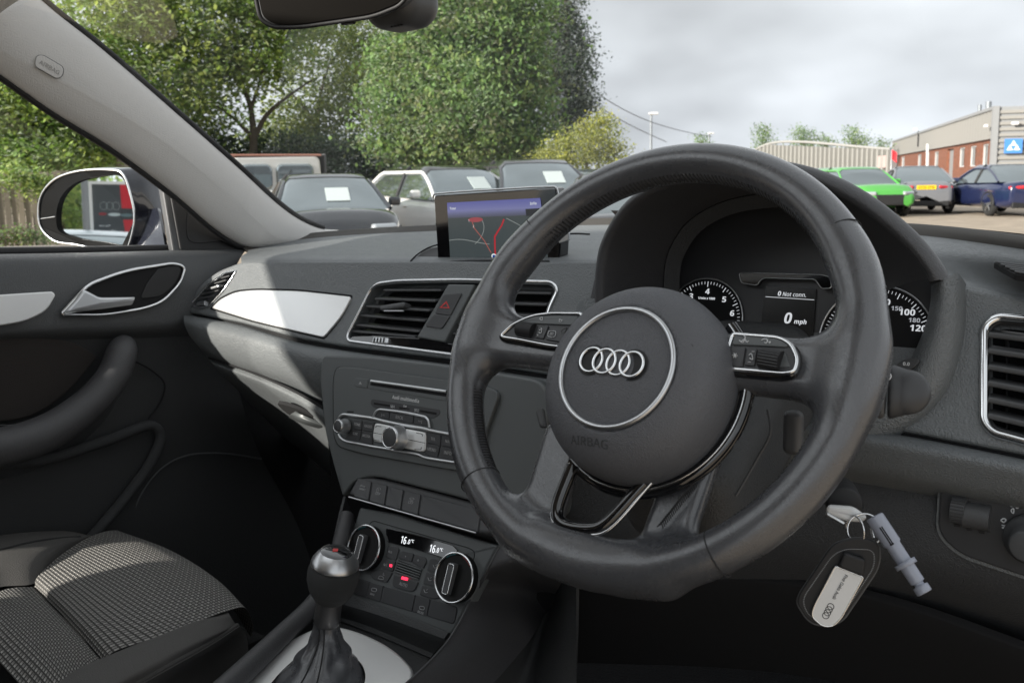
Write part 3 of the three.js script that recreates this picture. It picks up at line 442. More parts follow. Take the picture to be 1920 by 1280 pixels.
// ================================================================ steering wheel
const TILT = 28.62 * Math.PI / 180;
const WF = new Frame(V(-0.36379, 1.09011, -0.61353), V(0, Math.sin(TILT), Math.cos(TILT)));
{
  const t = thing('steering_wheel', 'black leather steering wheel with round airbag cover and four ring emblem', 'steering wheel', WF.o.clone());
  const R = 0.171;
  const sdf = (u, v, n) => {
    const rho = Math.hypot(u, v), ang = Math.atan2(v, Math.abs(u));
    const grip = 0.0017 * Math.exp(-Math.pow((ang - 0.48) / 0.16, 2));
    const q = rho - R + 0.0006;
    let d = Math.hypot(q * 1.02, n * 0.93) - 0.0163 - grip;
    const au = Math.abs(u);
    const sp = rboxSdf(au - 0.112, v - 0.002 + (0.165 - au) * 0.02, n + 0.006 - (0.12 - au) * 0.03, 0.058, 0.0225, 0.0125, 0.011);   // side spokes
    d = smin(d, sp, 0.034);
    const lean = (v + 0.16) * 0.05;
    const lo = rboxSdf(au - 0.0545 - lean, v + 0.118, n + 0.010 + (v + 0.16) * 0.10, 0.0198, 0.056, 0.0085, 0.008);         // lower spokes
    d = smin(d, lo, 0.020);
    const chin = rboxSdf(u, v + 0.157, n + 0.001, 0.052, 0.0115, 0.0115, 0.009); d = smin(d, chin, 0.012);
    const hubHole = Math.hypot(u - 0.012, v + 0.029) - 0.060; return smax(d, -hubHole, 0.004);
  };
  const rimGeo = nets(sdf, [-0.194, -0.194, -0.036], [0.194, 0.194, 0.034], 0.0026); rimGeo.applyMatrix4(WF.m);
  part('leather_rim', rimGeo, M.leather, t);
  // sewn joints across the rim
  const joint = (px, py, h = 0.012) => { const [a, b] = WF.uv(px, py, h), q = Math.atan2(b, a); const g = new THREE.TorusGeometry(0.0166, 0.0005, 6, 40); g.scale(1, 1, 1); g.rotateY(0); g.rotateX(Math.PI / 2); g.scale(1.0 / 1.0, 1, 1.06); g.translate(R, 0, 0); g.rotateZ(q); g.applyMatrix4(WF.m); return g; };
  for (const [x, y] of [[1570, 425], [1012, 440], [895, 886], [1338, 1045]]) { part('joint_seam', joint(x, y), M.thread, t); }
  const stitch = (q0, q1, n) => { const l = []; for (let k = 0; k < n; k++) { const q = q0 + (q1 - q0) * k / n; for (const s of [-1, 1]) { const rr = R - 0.0167, a = V(Math.cos(q) * rr, Math.sin(q) * rr, -0.001), b = V(Math.cos(q + 0.012) * (rr + 0.0020), Math.sin(q + 0.012) * (rr + 0.0020), 0.0066 * s - 0.001 + 0.002); l.push(rodGeo(a.applyMatrix4(WF.m), b.applyMatrix4(WF.m), 0.0009, 0.0009, 5)); } } return merge(l); };
  part('stitching', stitch(2.45, 2.95, 30), M.thread, t); part('stitching', stitch(3.3, 3.95, 38), M.thread, t); part('stitching', stitch(0.5, 2.5, 90), M.thread, t); part('stitching', stitch(-0.8, -0.15, 36), M.thread, t);
  { const l = []; const a0 = WF.hit(1303, 905, 0.0), a1 = WF.hit(1238, 985, 0.0); for (let k = 0; k < 22; k++) { const p = a0.clone().lerp(a1, k / 22); for (const s of [-1, 1]) l.push(rodGeo(p, p.clone().addScaledVector(WF.u, 0.0025 * s).addScaledVector(WF.v, -0.003).addScaledVector(WF.n, 0.001), 0.0005, 0.0005, 5)); } part('spoke_stitching', merge(l), M.thread, t); }
  // airbag cover
  const HC = [0.0125, -0.0285];
  const hub = (u, v, n) => { const rho = Math.hypot(u - HC[0], (v - HC[1]) * 0.985); const dome = 0.0535 - 0.018 * Math.pow(rho / 0.074, 2.6); let d = smax(rho - 0.0762 + Math.max(0, -n) * 0.35, n - dome, 0.024); d = smax(d, -n - 0.022, 0.006); if (rho < 0.06) { const g = Math.abs(rho - 0.0462); d = Math.max(d, 0.0026 - Math.hypot(g, n - dome - 0.0006)); d = smax(d, -(Math.max(rho - 0.0445, -(n - dome + 0.0022))), 0.0008); } return d; };
  const hg = nets(hub, [-0.075, -0.115, -0.026], [0.1, 0.06, 0.06], 0.0018); hg.applyMatrix4(WF.m);
  const cover = part('airbag_cover', hg, M.airbag, t);
  const HF2 = new Frame(WF.p(HC[0], HC[1], 0.0478), WF.n);
  { const g = new THREE.TorusGeometry(0.0462, 0.0021, 10, 96); g.applyMatrix4(HF2.m); part('chrome_ring', g, M.satin, cover); }
  // four ring emblem standing in a shallow bed
  const em = new Frame(WF.p(0, 0, 0.0512), WF.n), c1 = em.uv(1110, 675), c4 = em.uv(1186, 684);
  const bed = []; for (let k = 0; k < 4; k++) { const u = c1[0] + (c4[0] - c1[0]) * k / 3, v = c1[1] + (c4[1] - c1[1]) * k / 3; const g = new THREE.TorusGeometry(0.0094, 0.00115, 10, 48); g.scale(1, 1, 0.85); g.rotateY(0.0); g.translate(u, v, 0.0009 + (k % 2) * 0.0004); g.applyMatrix4(em.m); part('emblem_ring', g, M.chrome, cover); const b = new THREE.CylinderGeometry(0.0123, 0.0116, 0.0006, 40); b.rotateX(Math.PI / 2); b.translate(u, v, -0.0005 - k * 0.00003); b.applyMatrix4(em.m); bed.push(b); }
  part('emblem_bed', merge(bed), M.dark, cover);
  // embossed marks
  const emb = mat({ color: lin(0.022), roughness: 0.5 });
  const hubTop = (u, v) => { let n = 0.06; while (n > -0.02 && hub(u, v, n) > 0) n -= 0.0003; return n; };
  { let h = 0.04; for (let k = 0; k < 6; k++) h = hubTop(...WF.uv(1103, 828, h)); const [a, b] = WF.uv(1103, 828, h); const g = textGeo(new Frame(V(0, 0, 0), V(0, 0, 1)), 'AIRBAG', a, b, 0.0058, { depth: 0.0004, wide: 1.25 }), p = g.attributes.position; for (let k = 0; k < p.count; k++) p.setZ(k, hubTop(p.getX(k), p.getY(k)) + 0.0002 + p.getZ(k)); g.applyMatrix4(WF.m); part('embossed_lettering', g, emb, cover); }
  { const f2 = new Frame(WF.hit(1290, 648, 0.0425), WF.n.clone().addScaledVector(WF.u, 0.25), WF.v); part('embossed_symbol', tube([[1276, 644], [1283, 643], [1288, 654], [1296, 654], [1299, 648], [1290, 643], [1284, 648]].map((p) => f2.hit(p[0], p[1], 0.0012)), 0.00035, { rad: 5 }), emb, cover); part('embossed_symbol', tube([[1052, 622], [1056, 617], [1062, 616], [1060, 622], [1053, 625]].map((p) => WF.hit(p[0], p[1], 0.0425)), 0.0003, { rad: 5 }), emb, cover); }
  // gloss collar with fine chrome line round the cover
  { const col = []; for (let k = 0; k <= 60; k++) { const q = -2.2 + 3.0 * k / 60; col.push(WF.p(HC[0] + 0.0815 * Math.cos(q), HC[1] + 0.080 * Math.sin(q), -0.004)); } part('gloss_collar', tube(col, 0.0056, { seg: 120, rad: 10 }), M.gloss, t); const c2 = col.map((p) => p.clone().addScaledVector(WF.n, 0.0054)).slice(6); part('chrome_line', tube(c2, 0.0007, { seg: 120, rad: 6 }), M.chrome, t); }
  // right control pad
  const H = 0.0105, z6 = (x, y) => [1240 + x / 3.5556, 480 + y / 3.5556], Z = (l) => l.map((p) => { const q = z6(p[0], p[1]); return p.length > 2 ? [...q, p[2]] : q; });
  const padR = part('control_pad', plate(WF, Z([[470, 505, 0.004], [800, 528, 0.01], [905, 590, 0.01], [940, 700, 0.01], [905, 800, 0.01], [800, 825], [440, 795], [375, 800], [385, 690], [420, 580]]), { h: H, depth: 0.016, bevel: 0.003, seg: 4, r: 0.008 }), M.gloss, t);
  part('chrome_frame', loopPx(WF, Z([[478, 520, 0.003], [790, 545, 0.012], [870, 590, 0.012], [912, 690, 0.010], [890, 770, 0.010], [820, 782, 0.006], [412, 748, 0.006], [430, 660]]), 0.0016, { h: H + 0.0016, r: 0.004, n: 140 }), M.chrome, padR);
  part('pad_face', plate(WF, Z([[484, 526, 0.003], [786, 550, 0.012], [860, 594, 0.012], [900, 690, 0.010], [880, 758, 0.010], [820, 770, 0.006], [420, 738, 0.006], [438, 660]]), { h: H + 0.001, depth: 0.002, bevel: 0.0004, r: 0.004 }), M.button, padR);
  const btn = (parent, pts, h, m = M.button, r = 0.0012) => part('button', plate(WF, pts, { h, depth: 0.003, bevel: 0.0006, r }), m, parent);
  btn(padR, Z([[486, 530], [650, 540], [785, 552], [845, 592], [832, 606], [470, 588]]), H + 0.0026, M.panel); btn(padR, Z([[470, 600], [562, 607], [540, 742], [428, 732]]), H + 0.0026); btn(padR, Z([[572, 612], [640, 616], [622, 732], [552, 728]]), H + 0.0024);
  part('wheel_bed', plate(WF, Z([[655, 620], [822, 628], [862, 740], [640, 734]]), { h: H + 0.0018, depth: 0.002, r: 0.002 }), M.panel, padR);
  { const a = WF.hit(...z6(735, 690), H + 0.0015), g = new THREE.CylinderGeometry(0.0072, 0.0072, 0.0155, 24); g.rotateZ(Math.PI / 2 - 0.08); g.applyMatrix4(new THREE.Matrix4().makeBasis(WF.u, WF.v, WF.n).setPosition(a)); const w = part('scroll_wheel', g, M.dark, padR); for (let k = -3; k <= 3; k++) { const rb = rbox(0.0148, 0.0008, 0.0008, 0.0002, 1); rb.rotateZ(-0.08); rb.applyMatrix4(new THREE.Matrix4().makeBasis(WF.u, WF.v, WF.n).setPosition(a.clone().addScaledVector(WF.v, 0.0073 * Math.sin(k * 0.3)).addScaledVector(WF.n, 0.0073 * Math.cos(k * 0.3)))); part('rib', rb, M.button, w); } }
  const ic = (parent, l, h, m = M.print, r = 0.0004) => part('symbol', tube(l.map((p) => WF.hit(p[0], p[1], h)), r, { rad: 5, seg: l.length * 6 }), m, parent);
  { const [sx, sy] = z6(492, 662); for (let k = 0; k < 3; k++) { const q = k * Math.PI / 3 + 0.1; ic(padR, [[sx - 5 * Math.cos(q), sy - 5 * Math.sin(q)], [sx, sy], [sx + 5 * Math.cos(q), sy + 5 * Math.sin(q)]], H + 0.003, M.print, 0.00035); } }
  ic(padR, Z([[520, 560], [545, 575], [560, 540], [552, 530]]), H + 0.003); ic(padR, Z([[528, 572], [560, 555], [570, 572], [585, 565]]), H + 0.003); ic(padR, Z([[668, 560], [690, 552], [710, 560], [700, 580], [690, 575]]), H + 0.003); ic(padR, Z([[715, 575], [728, 570], [722, 582]]), H + 0.003);
  ic(padR, Z([[585, 660], [600, 650], [610, 690], [590, 680]]), H + 0.003); ic(padR, Z([[605, 636], [622, 636]]), H + 0.003, M.print, 0.0003); ic(padR, Z([[580, 706], [598, 708]]), H + 0.003, M.print, 0.0003);
  // left control pad
  const z5 = (x, y) => [560 + x / 2.6667, 420 + y / 2.6667], Y = (l) => l.map((p) => { const q = z5(p[0], p[1]); return p.length > 2 ? [...q, p[2]] : q; });
  const padL = part('control_pad', plate(WF, Y([[990, 560, 0.006], [1040, 505, 0.01], [1140, 450, 0.01], [1260, 438], [1420, 440], [1400, 640], [1240, 628], [1100, 600], [1010, 585, 0.006]]), { h: H, depth: 0.016, bevel: 0.003, seg: 4, r: 0.006 }), M.gloss, t);
  part('chrome_frame', loopPx(WF, Y([[1012, 557, 0.004], [1065, 505, 0.01], [1165, 458, 0.01], [1270, 446], [1420, 448], [1395, 622], [1250, 606], [1110, 578], [1030, 566, 0.006]]), 0.0014, { h: H + 0.0016, r: 0.004, n: 140 }), M.chrome, padL);
  part('pad_face', plate(WF, Y([[1024, 556, 0.004], [1072, 510, 0.01], [1168, 464, 0.01], [1270, 452], [1410, 454], [1388, 614], [1250, 598], [1110, 570], [1034, 560, 0.006]]), { h: H + 0.001, depth: 0.002, bevel: 0.0004, r: 0.004 }), M.button, padL);
  btn(padL, Y([[1110, 485], [1180, 462], [1270, 456], [1400, 458], [1370, 505], [1150, 495]]), H + 0.0026, M.panel); btn(padL, Y([[1200, 505], [1250, 508], [1222, 574], [1180, 566]]), H + 0.0024); btn(padL, Y([[1256, 510], [1340, 514], [1320, 592], [1232, 576]]), H + 0.0024);
  { const a = WF.hit(...z5(1140, 530), H + 0.001), g = new THREE.CylinderGeometry(0.0066, 0.0066, 0.0165, 24); g.rotateZ(Math.PI / 2 - 0.08); g.applyMatrix4(new THREE.Matrix4().makeBasis(WF.u, WF.v, WF.n).setPosition(a)); part('scroll_wheel', g, M.dark, padL); }
  const arrow = (x, y, s) => ic(padL, [[x, y - 3], [x + 5 * s, y], [x, y + 3], [x, y - 3]], H + 0.003, M.print, 0.0003);
  arrow(...z5(1218, 472), -1); arrow(...z5(1304, 482), 1); ic(padL, Y([[1250, 535], [1285, 537], [1280, 562], [1247, 559], [1250, 535]]), H + 0.003, M.print, 0.0003); ic(padL, Y([[1258, 545], [1275, 546]]), H + 0.003, M.print, 0.0003); ic(padL, Y([[1256, 552], [1273, 554]]), H + 0.003, M.print, 0.0003);
  ic(padL, Y([[1203, 530], [1215, 528], [1210, 545], [1200, 540]]), H + 0.003, M.print, 0.0003); ic(padL, Y([[1212, 520], [1218, 526]]), H + 0.003, M.print, 0.0003); ic(padL, Y([[1192, 552], [1198, 558]]), H + 0.003, M.print, 0.0003);
  // lower spoke window with its chrome U and gloss inside
  const Uo = [[1068, 868], [1034, 965, 0.01], [1048, 990, 0.01], [1110, 1003, 0.012], [1140, 994, 0.012], [1222, 905]], Ui = [[1074, 872], [1044, 962, 0.01], [1055, 982, 0.01], [1106, 992, 0.012], [1132, 985, 0.012], [1210, 905]];
  part('chrome_u', tube(Uo.map((p) => WF.hit(p[0], p[1], 0.0045)), 0.0012, { seg: 80 }), M.chrome, t); part('gloss_u', tube(Ui.map((p) => WF.hit(p[0], p[1], 0.002)), 0.0052, { seg: 80, rad: 10 }), M.gloss, t);
  // paddle ends
  part('shift_paddle', plate(new Frame(WF.p(0, 0, -0.022), WF.n), [[1002, 768, 0.004], [1016, 763], [1022, 800], [1010, 800]], { h: 0, depth: 0.006, bevel: 0.002, r: 0.002 }), M.plastic, t);
}
// ================================================================ column, stalk, key
{
  const t = thing('steering_column', 'dark grey steering column shroud behind the wheel', 'steering column', V(-0.364, 0.98, -0.74));
  const g = nets((x, y, z) => rboxSdf(x, y + z * 0.0, z, 0.058, 0.052, 0.12, 0.03), [-0.07, -0.06, -0.13], [0.07, 0.06, 0.13], 0.004); g.rotateX(0.5); g.translate(-0.364, 1.0, -0.765);
  part('shroud', g, M.soft, t);
  const g2 = nets((x, y, z) => rboxSdf(x, y, z, 0.045, 0.030, 0.03, 0.015), [-0.05, -0.035, -0.035], [0.05, 0.035, 0.035], 0.003); g2.rotateX(0.5); g2.translate(-0.364, 1.018, -0.685); part('collar', g2, M.dark, t);
  const lv = nets((x, y, z) => rboxSdf(x, y, z, 0.008, 0.018, 0.006, 0.006), [-0.014, -0.028, -0.01], [0.014, 0.028, 0.01], 0.002); const lp = WF.hit(1488, 810, -0.085); lv.translate(lp.x, lp.y, lp.z); part('adjuster_lever', lv, M.plastic, t);
  part('shroud_seam', tube([WF.hit(1440, 768, -0.075), WF.hit(1445, 810, -0.078), WF.hit(1420, 860, -0.085), WF.hit(1380, 930, -0.09)], 0.0012), M.plastic, t);
  const s = thing('wiper_stalk', 'black wiper stalk with white symbol poking out right of the steering wheel', 'stalk', WF.hit(1620, 740, -0.07));
  const F2 = new Frame(WF.hit(1640, 735, -0.06), V(0.25, 0.35, 1));
  { const a = F2.hit(1540, 728, -0.004), b = F2.hit(1660, 733, 0), c = F2.hit(1700, 735, 0.002); const loc = (p) => { const q = p.clone().sub(F2.o); return V(q.dot(F2.u), q.dot(F2.v), q.dot(F2.n)); }; const A = loc(a), B2 = loc(b), C2 = loc(c);
    const fl = (x, y, z, p, q, r0, r1) => capsule([x, y, z * 1.9], V(p.x, p.y, p.z * 1.9), V(q.x, q.y, q.z * 1.9), r0, r1) * 0.8;
    const lo = [A.x - 0.02, -0.04, -0.03], hi = [C2.x + 0.03, 0.04, 0.03];
    part('stalk_arm', nets((x, y, z) => smax(fl(x, y, z, A, B2, 0.016, 0.0205), x - B2.x - 0.001, 0.003), lo, hi, 0.0022).applyMatrix4(F2.m), M.plastic, s);
    part('stalk_end', nets((x, y, z) => smax(fl(x, y, z, B2, C2, 0.0215, 0.0165), B2.x + 0.0022 - x, 0.003), lo, hi, 0.0022).applyMatrix4(F2.m), M.button, s); }
  part('symbol', tube([[1662, 704], [1668, 700], [1671, 706], [1666, 712], [1661, 708], [1664, 716], [1658, 722]].map((p) => F2.hit(p[0], p[1], 0.0115)), 0.0006, { rad: 5 }), M.print, s);
}
{
  const k = thing('ignition_key', 'white and grey car key plugged in behind the steering wheel', 'key', onZ(1590, 955, -0.69));
  const f = new Frame(onZ(1590, 958, -0.69), V(0.3, 0.25, 1));
  part('lock_barrel', lathe(new Frame(onZ(1582, 940, -0.72), V(0.45, 0.1, 1)), [[0, 0.012], [0.012, 0.012], [0.014, 0.009], [0.0145, -0.03], [0, -0.03]], 28), M.dark, k);
  part('key_body', plate(f, [[1552, 947, 0.003], [1600, 950, 0.004], [1627, 970, 0.003], [1618, 979], [1588, 978, 0.004], [1548, 960]], { h: 0.004, depth: 0.012, bevel: 0.003, seg: 3, r: 0.003 }), M.white, k);
  part('key_side', plate(f, [[1550, 958, 0.003], [1588, 980], [1582, 984, 0.004], [1546, 966]], { h: 0.005, depth: 0.009, bevel: 0.002, r: 0.002 }), M.satin, k);
  part('split_ring', (() => { const g = new THREE.TorusGeometry(0.0125, 0.0008, 6, 36); g.rotateY(0.5); g.rotateZ(0.4); const c = f.hit(1622, 994, 0.004); g.translate(c.x, c.y, c.z); return g; })(), M.chrome, k);
  part('split_ring', (() => { const g = new THREE.TorusGeometry(0.0105, 0.0008, 6, 36); g.rotateY(-0.6); const c = f.hit(1604, 992, 0.006); g.translate(c.x, c.y, c.z); return g; })(), M.chrome, k);
  part('swivel', rodGeo(f.hit(1632, 974, 0.006), f.hit(1640, 1008, 0.008), 0.0016, 0.0022, 8), M.chrome, k);
  const t = thing('leather_key_fob', 'black leather key fob with white oblong plate hanging from the key ring', 'key fob', f.hit(1570, 1175));
  const tf = new Frame(f.hit(1575, 1090, 0.008), V(0.42, 0.05, 1));
  const lea = part('leather_tag', plate(tf, [[1563, 1018, 0.008], [1612, 1006, 0.008], [1650, 1018, 0.006], [1650, 1062, 0.012], [1575, 1172, 0.02], [1520, 1172, 0.02], [1494, 1130, 0.02], [1500, 1112, 0.01]], { h: 0, depth: 0.004, bevel: 0.001, r: 0.01 }), M.dark, t);
  part('edge_piping', loopPx(tf, [[1563, 1018, 0.008], [1612, 1006, 0.008], [1650, 1018, 0.006], [1650, 1062, 0.012], [1575, 1172, 0.02], [1520, 1172, 0.02], [1494, 1130, 0.02], [1500, 1112, 0.01]], 0.0009, { h: -0.002, r: 0.01 }), M.plastic, lea);
  { const s = roundPoly(pxList(tf, [[1570, 1028], [1640, 1030], [1640, 1062], [1575, 1160], [1520, 1160], [1503, 1125]]), 0.012), l = s.getSpacedPoints(120).map((p) => { const g = rbox(0.0011, 0.0005, 0.0004, 0.0002, 1); g.translate(p.x, p.y, 0.0004); g.applyMatrix4(tf.m); return g; }); part('stitching', merge(l), M.printDim, lea); }
  part('strap', plate(tf, [[1583, 1036, 0.003], [1625, 1050, 0.003], [1620, 1082, 0.003], [1572, 1064, 0.003]], { h: 0.006, depth: 0.006, bevel: 0.002, seg: 3, r: 0.003 }), M.dark, t);
  const plateO = [[1567, 1061, 0.002], [1620, 1082, 0.002], [1577, 1160, 0.012], [1562, 1174, 0.012], [1543, 1174, 0.012], [1522, 1156, 0.012], [1526, 1138, 0.01]];
  const p2 = part('name_plate', plate(tf, plateO, { h: 0.0032, depth: 0.0028, bevel: 0.0004, r: 0.003 }), M.white, t);
  part('plate_edge', loopPx(tf, plateO, 0.0006, { h: 0.0028, r: 0.003 }), M.chrome, p2);
  const a = tf.uv(1573, 1062), b = tf.uv(1531, 1140), ax = V(b[0] - a[0], b[1] - a[1], 0).normalize(); const tf2 = new Frame(tf.o, tf.n, tf.v.clone().applyAxisAngle(tf.n, Math.atan2(ax.y, ax.x)));
  part('lettering', textPx(tf2, 'Five Oaks Audi', 1576, 1100, 0.0024, { h: 0.0034, depth: 0.0002 }), M.black, p2);
  const r1 = tf.uv(1558, 1137, 0.0034), r4 = tf.uv(1549, 1154, 0.0034); for (let q = 0; q < 4; q++) { const g = new THREE.TorusGeometry(0.0024, 0.00028, 6, 28); g.scale(1, 1, 0.6); g.translate(r1[0] + (r4[0] - r1[0]) * q / 3, r1[1] + (r4[1] - r1[1]) * q / 3, 0.0033); g.applyMatrix4(tf.m); part('plate_ring', g, M.black, p2); }
  // grey plastic peg
  const gm = mat({ color: lin(0.30, 0.32, 0.38), roughness: 0.35, clearcoat: 0.3 });
  const A = f.hit(1640, 968, 0.012), Bq = f.hit(1735, 1112, 0.02), d = Bq.clone().sub(A), at = (k2) => A.clone().addScaledVector(d, k2);
  const w = thing('locking_nut_key', 'pale grey plastic peg clipped to the key ring beside the leather fob', 'plastic peg', Bq.clone());
  const L = d.length(), PF = new Frame(A, d, V(0, 1, 0));
  part('shaft', lathe(PF, [[0, 0], [0.0062, 0], [0.0068, 0.001], [0.0068, L * 0.36], [0.0056, L * 0.38], [0.0054, L * 0.86], [0.0036, L * 0.87], [0.0036, L * 0.90], [0.0058, L * 0.91], [0.0058, L * 0.99], [0.005, L], [0, L]], 24), gm, w);
  part('collar', lathe(PF, [[0.0054, L * 0.60], [0.0082, L * 0.60], [0.0082, L * 0.66], [0.0054, L * 0.66]], 24), gm, w);
  part('slot', (() => { const g = rbox(0.0035, 0.016, 0.002, 0.001); const c = at(0.22); g.applyMatrix4(new THREE.Matrix4().makeBasis(new THREE.Vector3().crossVectors(d.clone().normalize(), tf.n).normalize(), d.clone().normalize(), tf.n)); g.translate(c.x + tf.n.x * 0.0062, c.y + tf.n.y * 0.0062, c.z + tf.n.z * 0.0062); return g; })(), M.black, w);
}
// ================================================================ audio unit
{
  const t = thing('audio_unit', 'grey audio unit with disc slot, silver framed keys and rotary knob', 'audio unit', PA.hit(760, 870));
  const q = (x, y) => [600 + x / 5.647, 660 + y / 5.647], Z = (l) => l.map((p) => { const r = q(p[0], p[1]); return p.length > 2 ? [...r, p[2]] : r; });
  const out = Z([[135, 300, 0.02], [165, 160, 0.02], [300, 155], [1340, 295], [1760, 362, 0.02], [1900, 430, 0.02], [1735, 890], [1660, 1290, 0.01], [1385, 1245], [420, 1070, 0.03], [190, 1000, 0.03], [140, 880, 0.02]]);
  part('panel_gap', plate(PA, out.map(([x, y, r]) => [x + (x - 770) * 0.004, y + (y - 770) * 0.006, r ?? 0.02]), { h: -0.0012, depth: 0.004, bevel: 0.0003, r: 0.02 }), M.black, t);
  const pan = part('panel', plate(PA, out, { h: 0.0012, depth: 0.006, bevel: 0.0012, r: 0.02 }), M.panel, t);
  const H = 0.0012;
  const key = (pts, text, tx, ty, size = 0.0042, m = M.button, h = H + 0.0022) => { const b = part('button', plate(PA, Z(pts), { h, depth: 0.004, bevel: 0.0007, r: 0.0012 }), m, t); if (text) part('lettering', textPx(PA, text, ...q(tx, ty), size, { h: h + 0.0001 }), M.printDim, b); return b; };
  { const b = key([[345, 320, 0.003], [372, 272, 0.004], [512, 284, 0.001], [496, 382, 0.001], [372, 364, 0.004]], '', 0, 0, 0, M.panel, H + 0.001); part('symbol', plate(PA, Z([[422, 312], [438, 340], [408, 338]]), { h: H + 0.0015, depth: 0.0008, r: 0.0001, bevel: 0 }), M.printDim, b); }
  part('slot_surround', plate(PA, Z([[522, 290, 0.002], [1345, 405], [1335, 518], [505, 384, 0.002]]), { h: H + 0.0008, depth: 0.002, r: 0.001 }), M.panel, t);
  part('disc_slot', plate(PA, Z([[535, 318, 0.001], [1335, 432], [1332, 470], [530, 350, 0.001]]), { h: H + 0.0013, depth: 0.002, r: 0.0005, bevel: 0.0002 }), M.black, t);
  part('slot_lip', tube(Z([[540, 306], [940, 362], [1340, 418]]).map((p) => PA.hit(p[0], p[1], H + 0.002)), 0.0021, { seg: 6, rad: 10 }), M.satin, t);
  part('lettering', textPx(PA, 'Audi multimedia', ...q(905, 496), 0.0046, { h: H + 0.0001, font: fontBold }), M.print, t);
  const sd = part('card_recess', plate(PA, Z([[530, 540, 0.004], [548, 494, 0.004], [1270, 610, 0.004], [1268, 660, 0.006], [1190, 706, 0.006], [1140, 690], [600, 600], [560, 585, 0.004]]), { h: H + 0.0005, depth: 0.002, r: 0.003, bevel: 0.0003 }), M.button, t);
  for (const [a, b, c, d] of [[568, 532, 738, 578], [838, 580, 946, 606], [1058, 612, 1230, 664]]) part('card_slot', plate(PA, Z([[a, b], [c, b + (c - a) * 0.16], [c, d], [a, b + 22]]), { h: H + 0.0009, depth: 0.001, r: 0.0004, bevel: 0.0001 }), M.black, sd);
  for (const [s, x, y, z] of [['SD1', 766, 575, 0.0036], ['SIM', 898, 572, 0.0026], ['SD2', 1022, 616, 0.0036]]) part('lettering', textPx(PA, s, ...q(x, y), z, { h: H + 0.0008 }), M.print, sd);
  part('slot_mark', plate(PA, Z([[285, 624], [355, 626], [352, 640], [284, 638]]), { h: H + 0.0004, depth: 0.001, r: 0.0003, bevel: 0.0001 }), M.black, t);
  // silver frame
  const rail = (l, r) => part('silver_frame', tube(Z(l).map((p) => PA.hit(p[0], p[1], H + 0.003)), r, { seg: l.length * 10, rad: 10 }), M.satin, t);
  rail([[195, 730], [205, 690], [235, 665], [300, 664], [440, 682], [560, 700], [700, 735], [900, 775], [1080, 805], [1200, 835], [1340, 862], [1500, 890]], 0.0022);
  rail([[560, 696], [592, 632], [625, 610], [740, 618], [900, 640], [1060, 672], [1120, 690], [1145, 720], [1160, 800]], 0.0019);
  rail([[195, 870], [215, 905], [262, 938], [400, 968], [560, 1000], [700, 1022], [860, 1052], [1040, 1085], [1100, 1112], [1390, 1162], [1500, 1180]], 0.0019);
  key([[604, 632, 0.003], [728, 632], [728, 708], [588, 690]], '|<<', 664, 664, 0.0034); key([[736, 634], [988, 678], [982, 752], [732, 710]], 'BACK', 838, 690, 0.0042); key([[994, 680], [1112, 702, 0.004], [1136, 730], [1140, 782], [988, 756]], '>>|', 1058, 732, 0.0034);
  key([[352, 712], [440, 724], [438, 828], [345, 815]], 'TONE', 392, 764, 0.0038); key([[446, 726], [572, 746], [560, 845], [444, 830]], 'RADIO', 508, 785, 0.0038); key([[330, 820], [436, 834], [412, 940], [262, 912]], 'CAR', 372, 862, 0.0038); key([[443, 836], [556, 852], [548, 985], [418, 942]], 'MEDIA', 490, 886, 0.0038);
  key([[1122, 850], [1278, 880], [1272, 990], [1118, 958]], 'TEL', 1198, 918, 0.0038); key([[1284, 882], [1430, 905], [1420, 1015], [1278, 992]], 'NAV', 1355, 945, 0.0038); key([[1116, 964], [1268, 996], [1240, 1118], [1106, 1085]], 'MENU', 1180, 1030, 0.0042); key([[1276, 998], [1430, 1022], [1420, 1150], [1248, 1120]], 'INFO', 1350, 1066, 0.0042);
  // silver pad with its four corner keys and the big knob
  const pad = part('silver_pad', plate(PA, Z([[575, 760, 0.004], [600, 752, 0.003], [1108, 850, 0.004], [1118, 880], [1110, 1050, 0.004], [1050, 1055], [558, 940, 0.004], [556, 870]]), { h: H + 0.0048, depth: 0.006, bevel: 0.0014, seg: 3, r: 0.003 }), M.alu, t);
  for (const [a, b] of [[[556, 852], [690, 876]], [[920, 922], [1112, 962]]]) part('pad_split', tube(Z([a, b]).map((p) => PA.hit(p[0], p[1], H + 0.0047)), 0.00045, { seg: 2, rad: 5 }), M.black, pad);
  for (const l of [[[590, 800], [592, 786], [650, 788]], [[1020, 855], [1080, 868], [1084, 890]], [[568, 905], [570, 925], [630, 938]], [[1000, 1030], [1070, 1025], [1072, 1005]]]) part('corner_mark', tube(Z(l).map((p) => PA.hit(p[0], p[1], H + 0.0048)), 0.0005, { rad: 5 }), M.dark, pad);
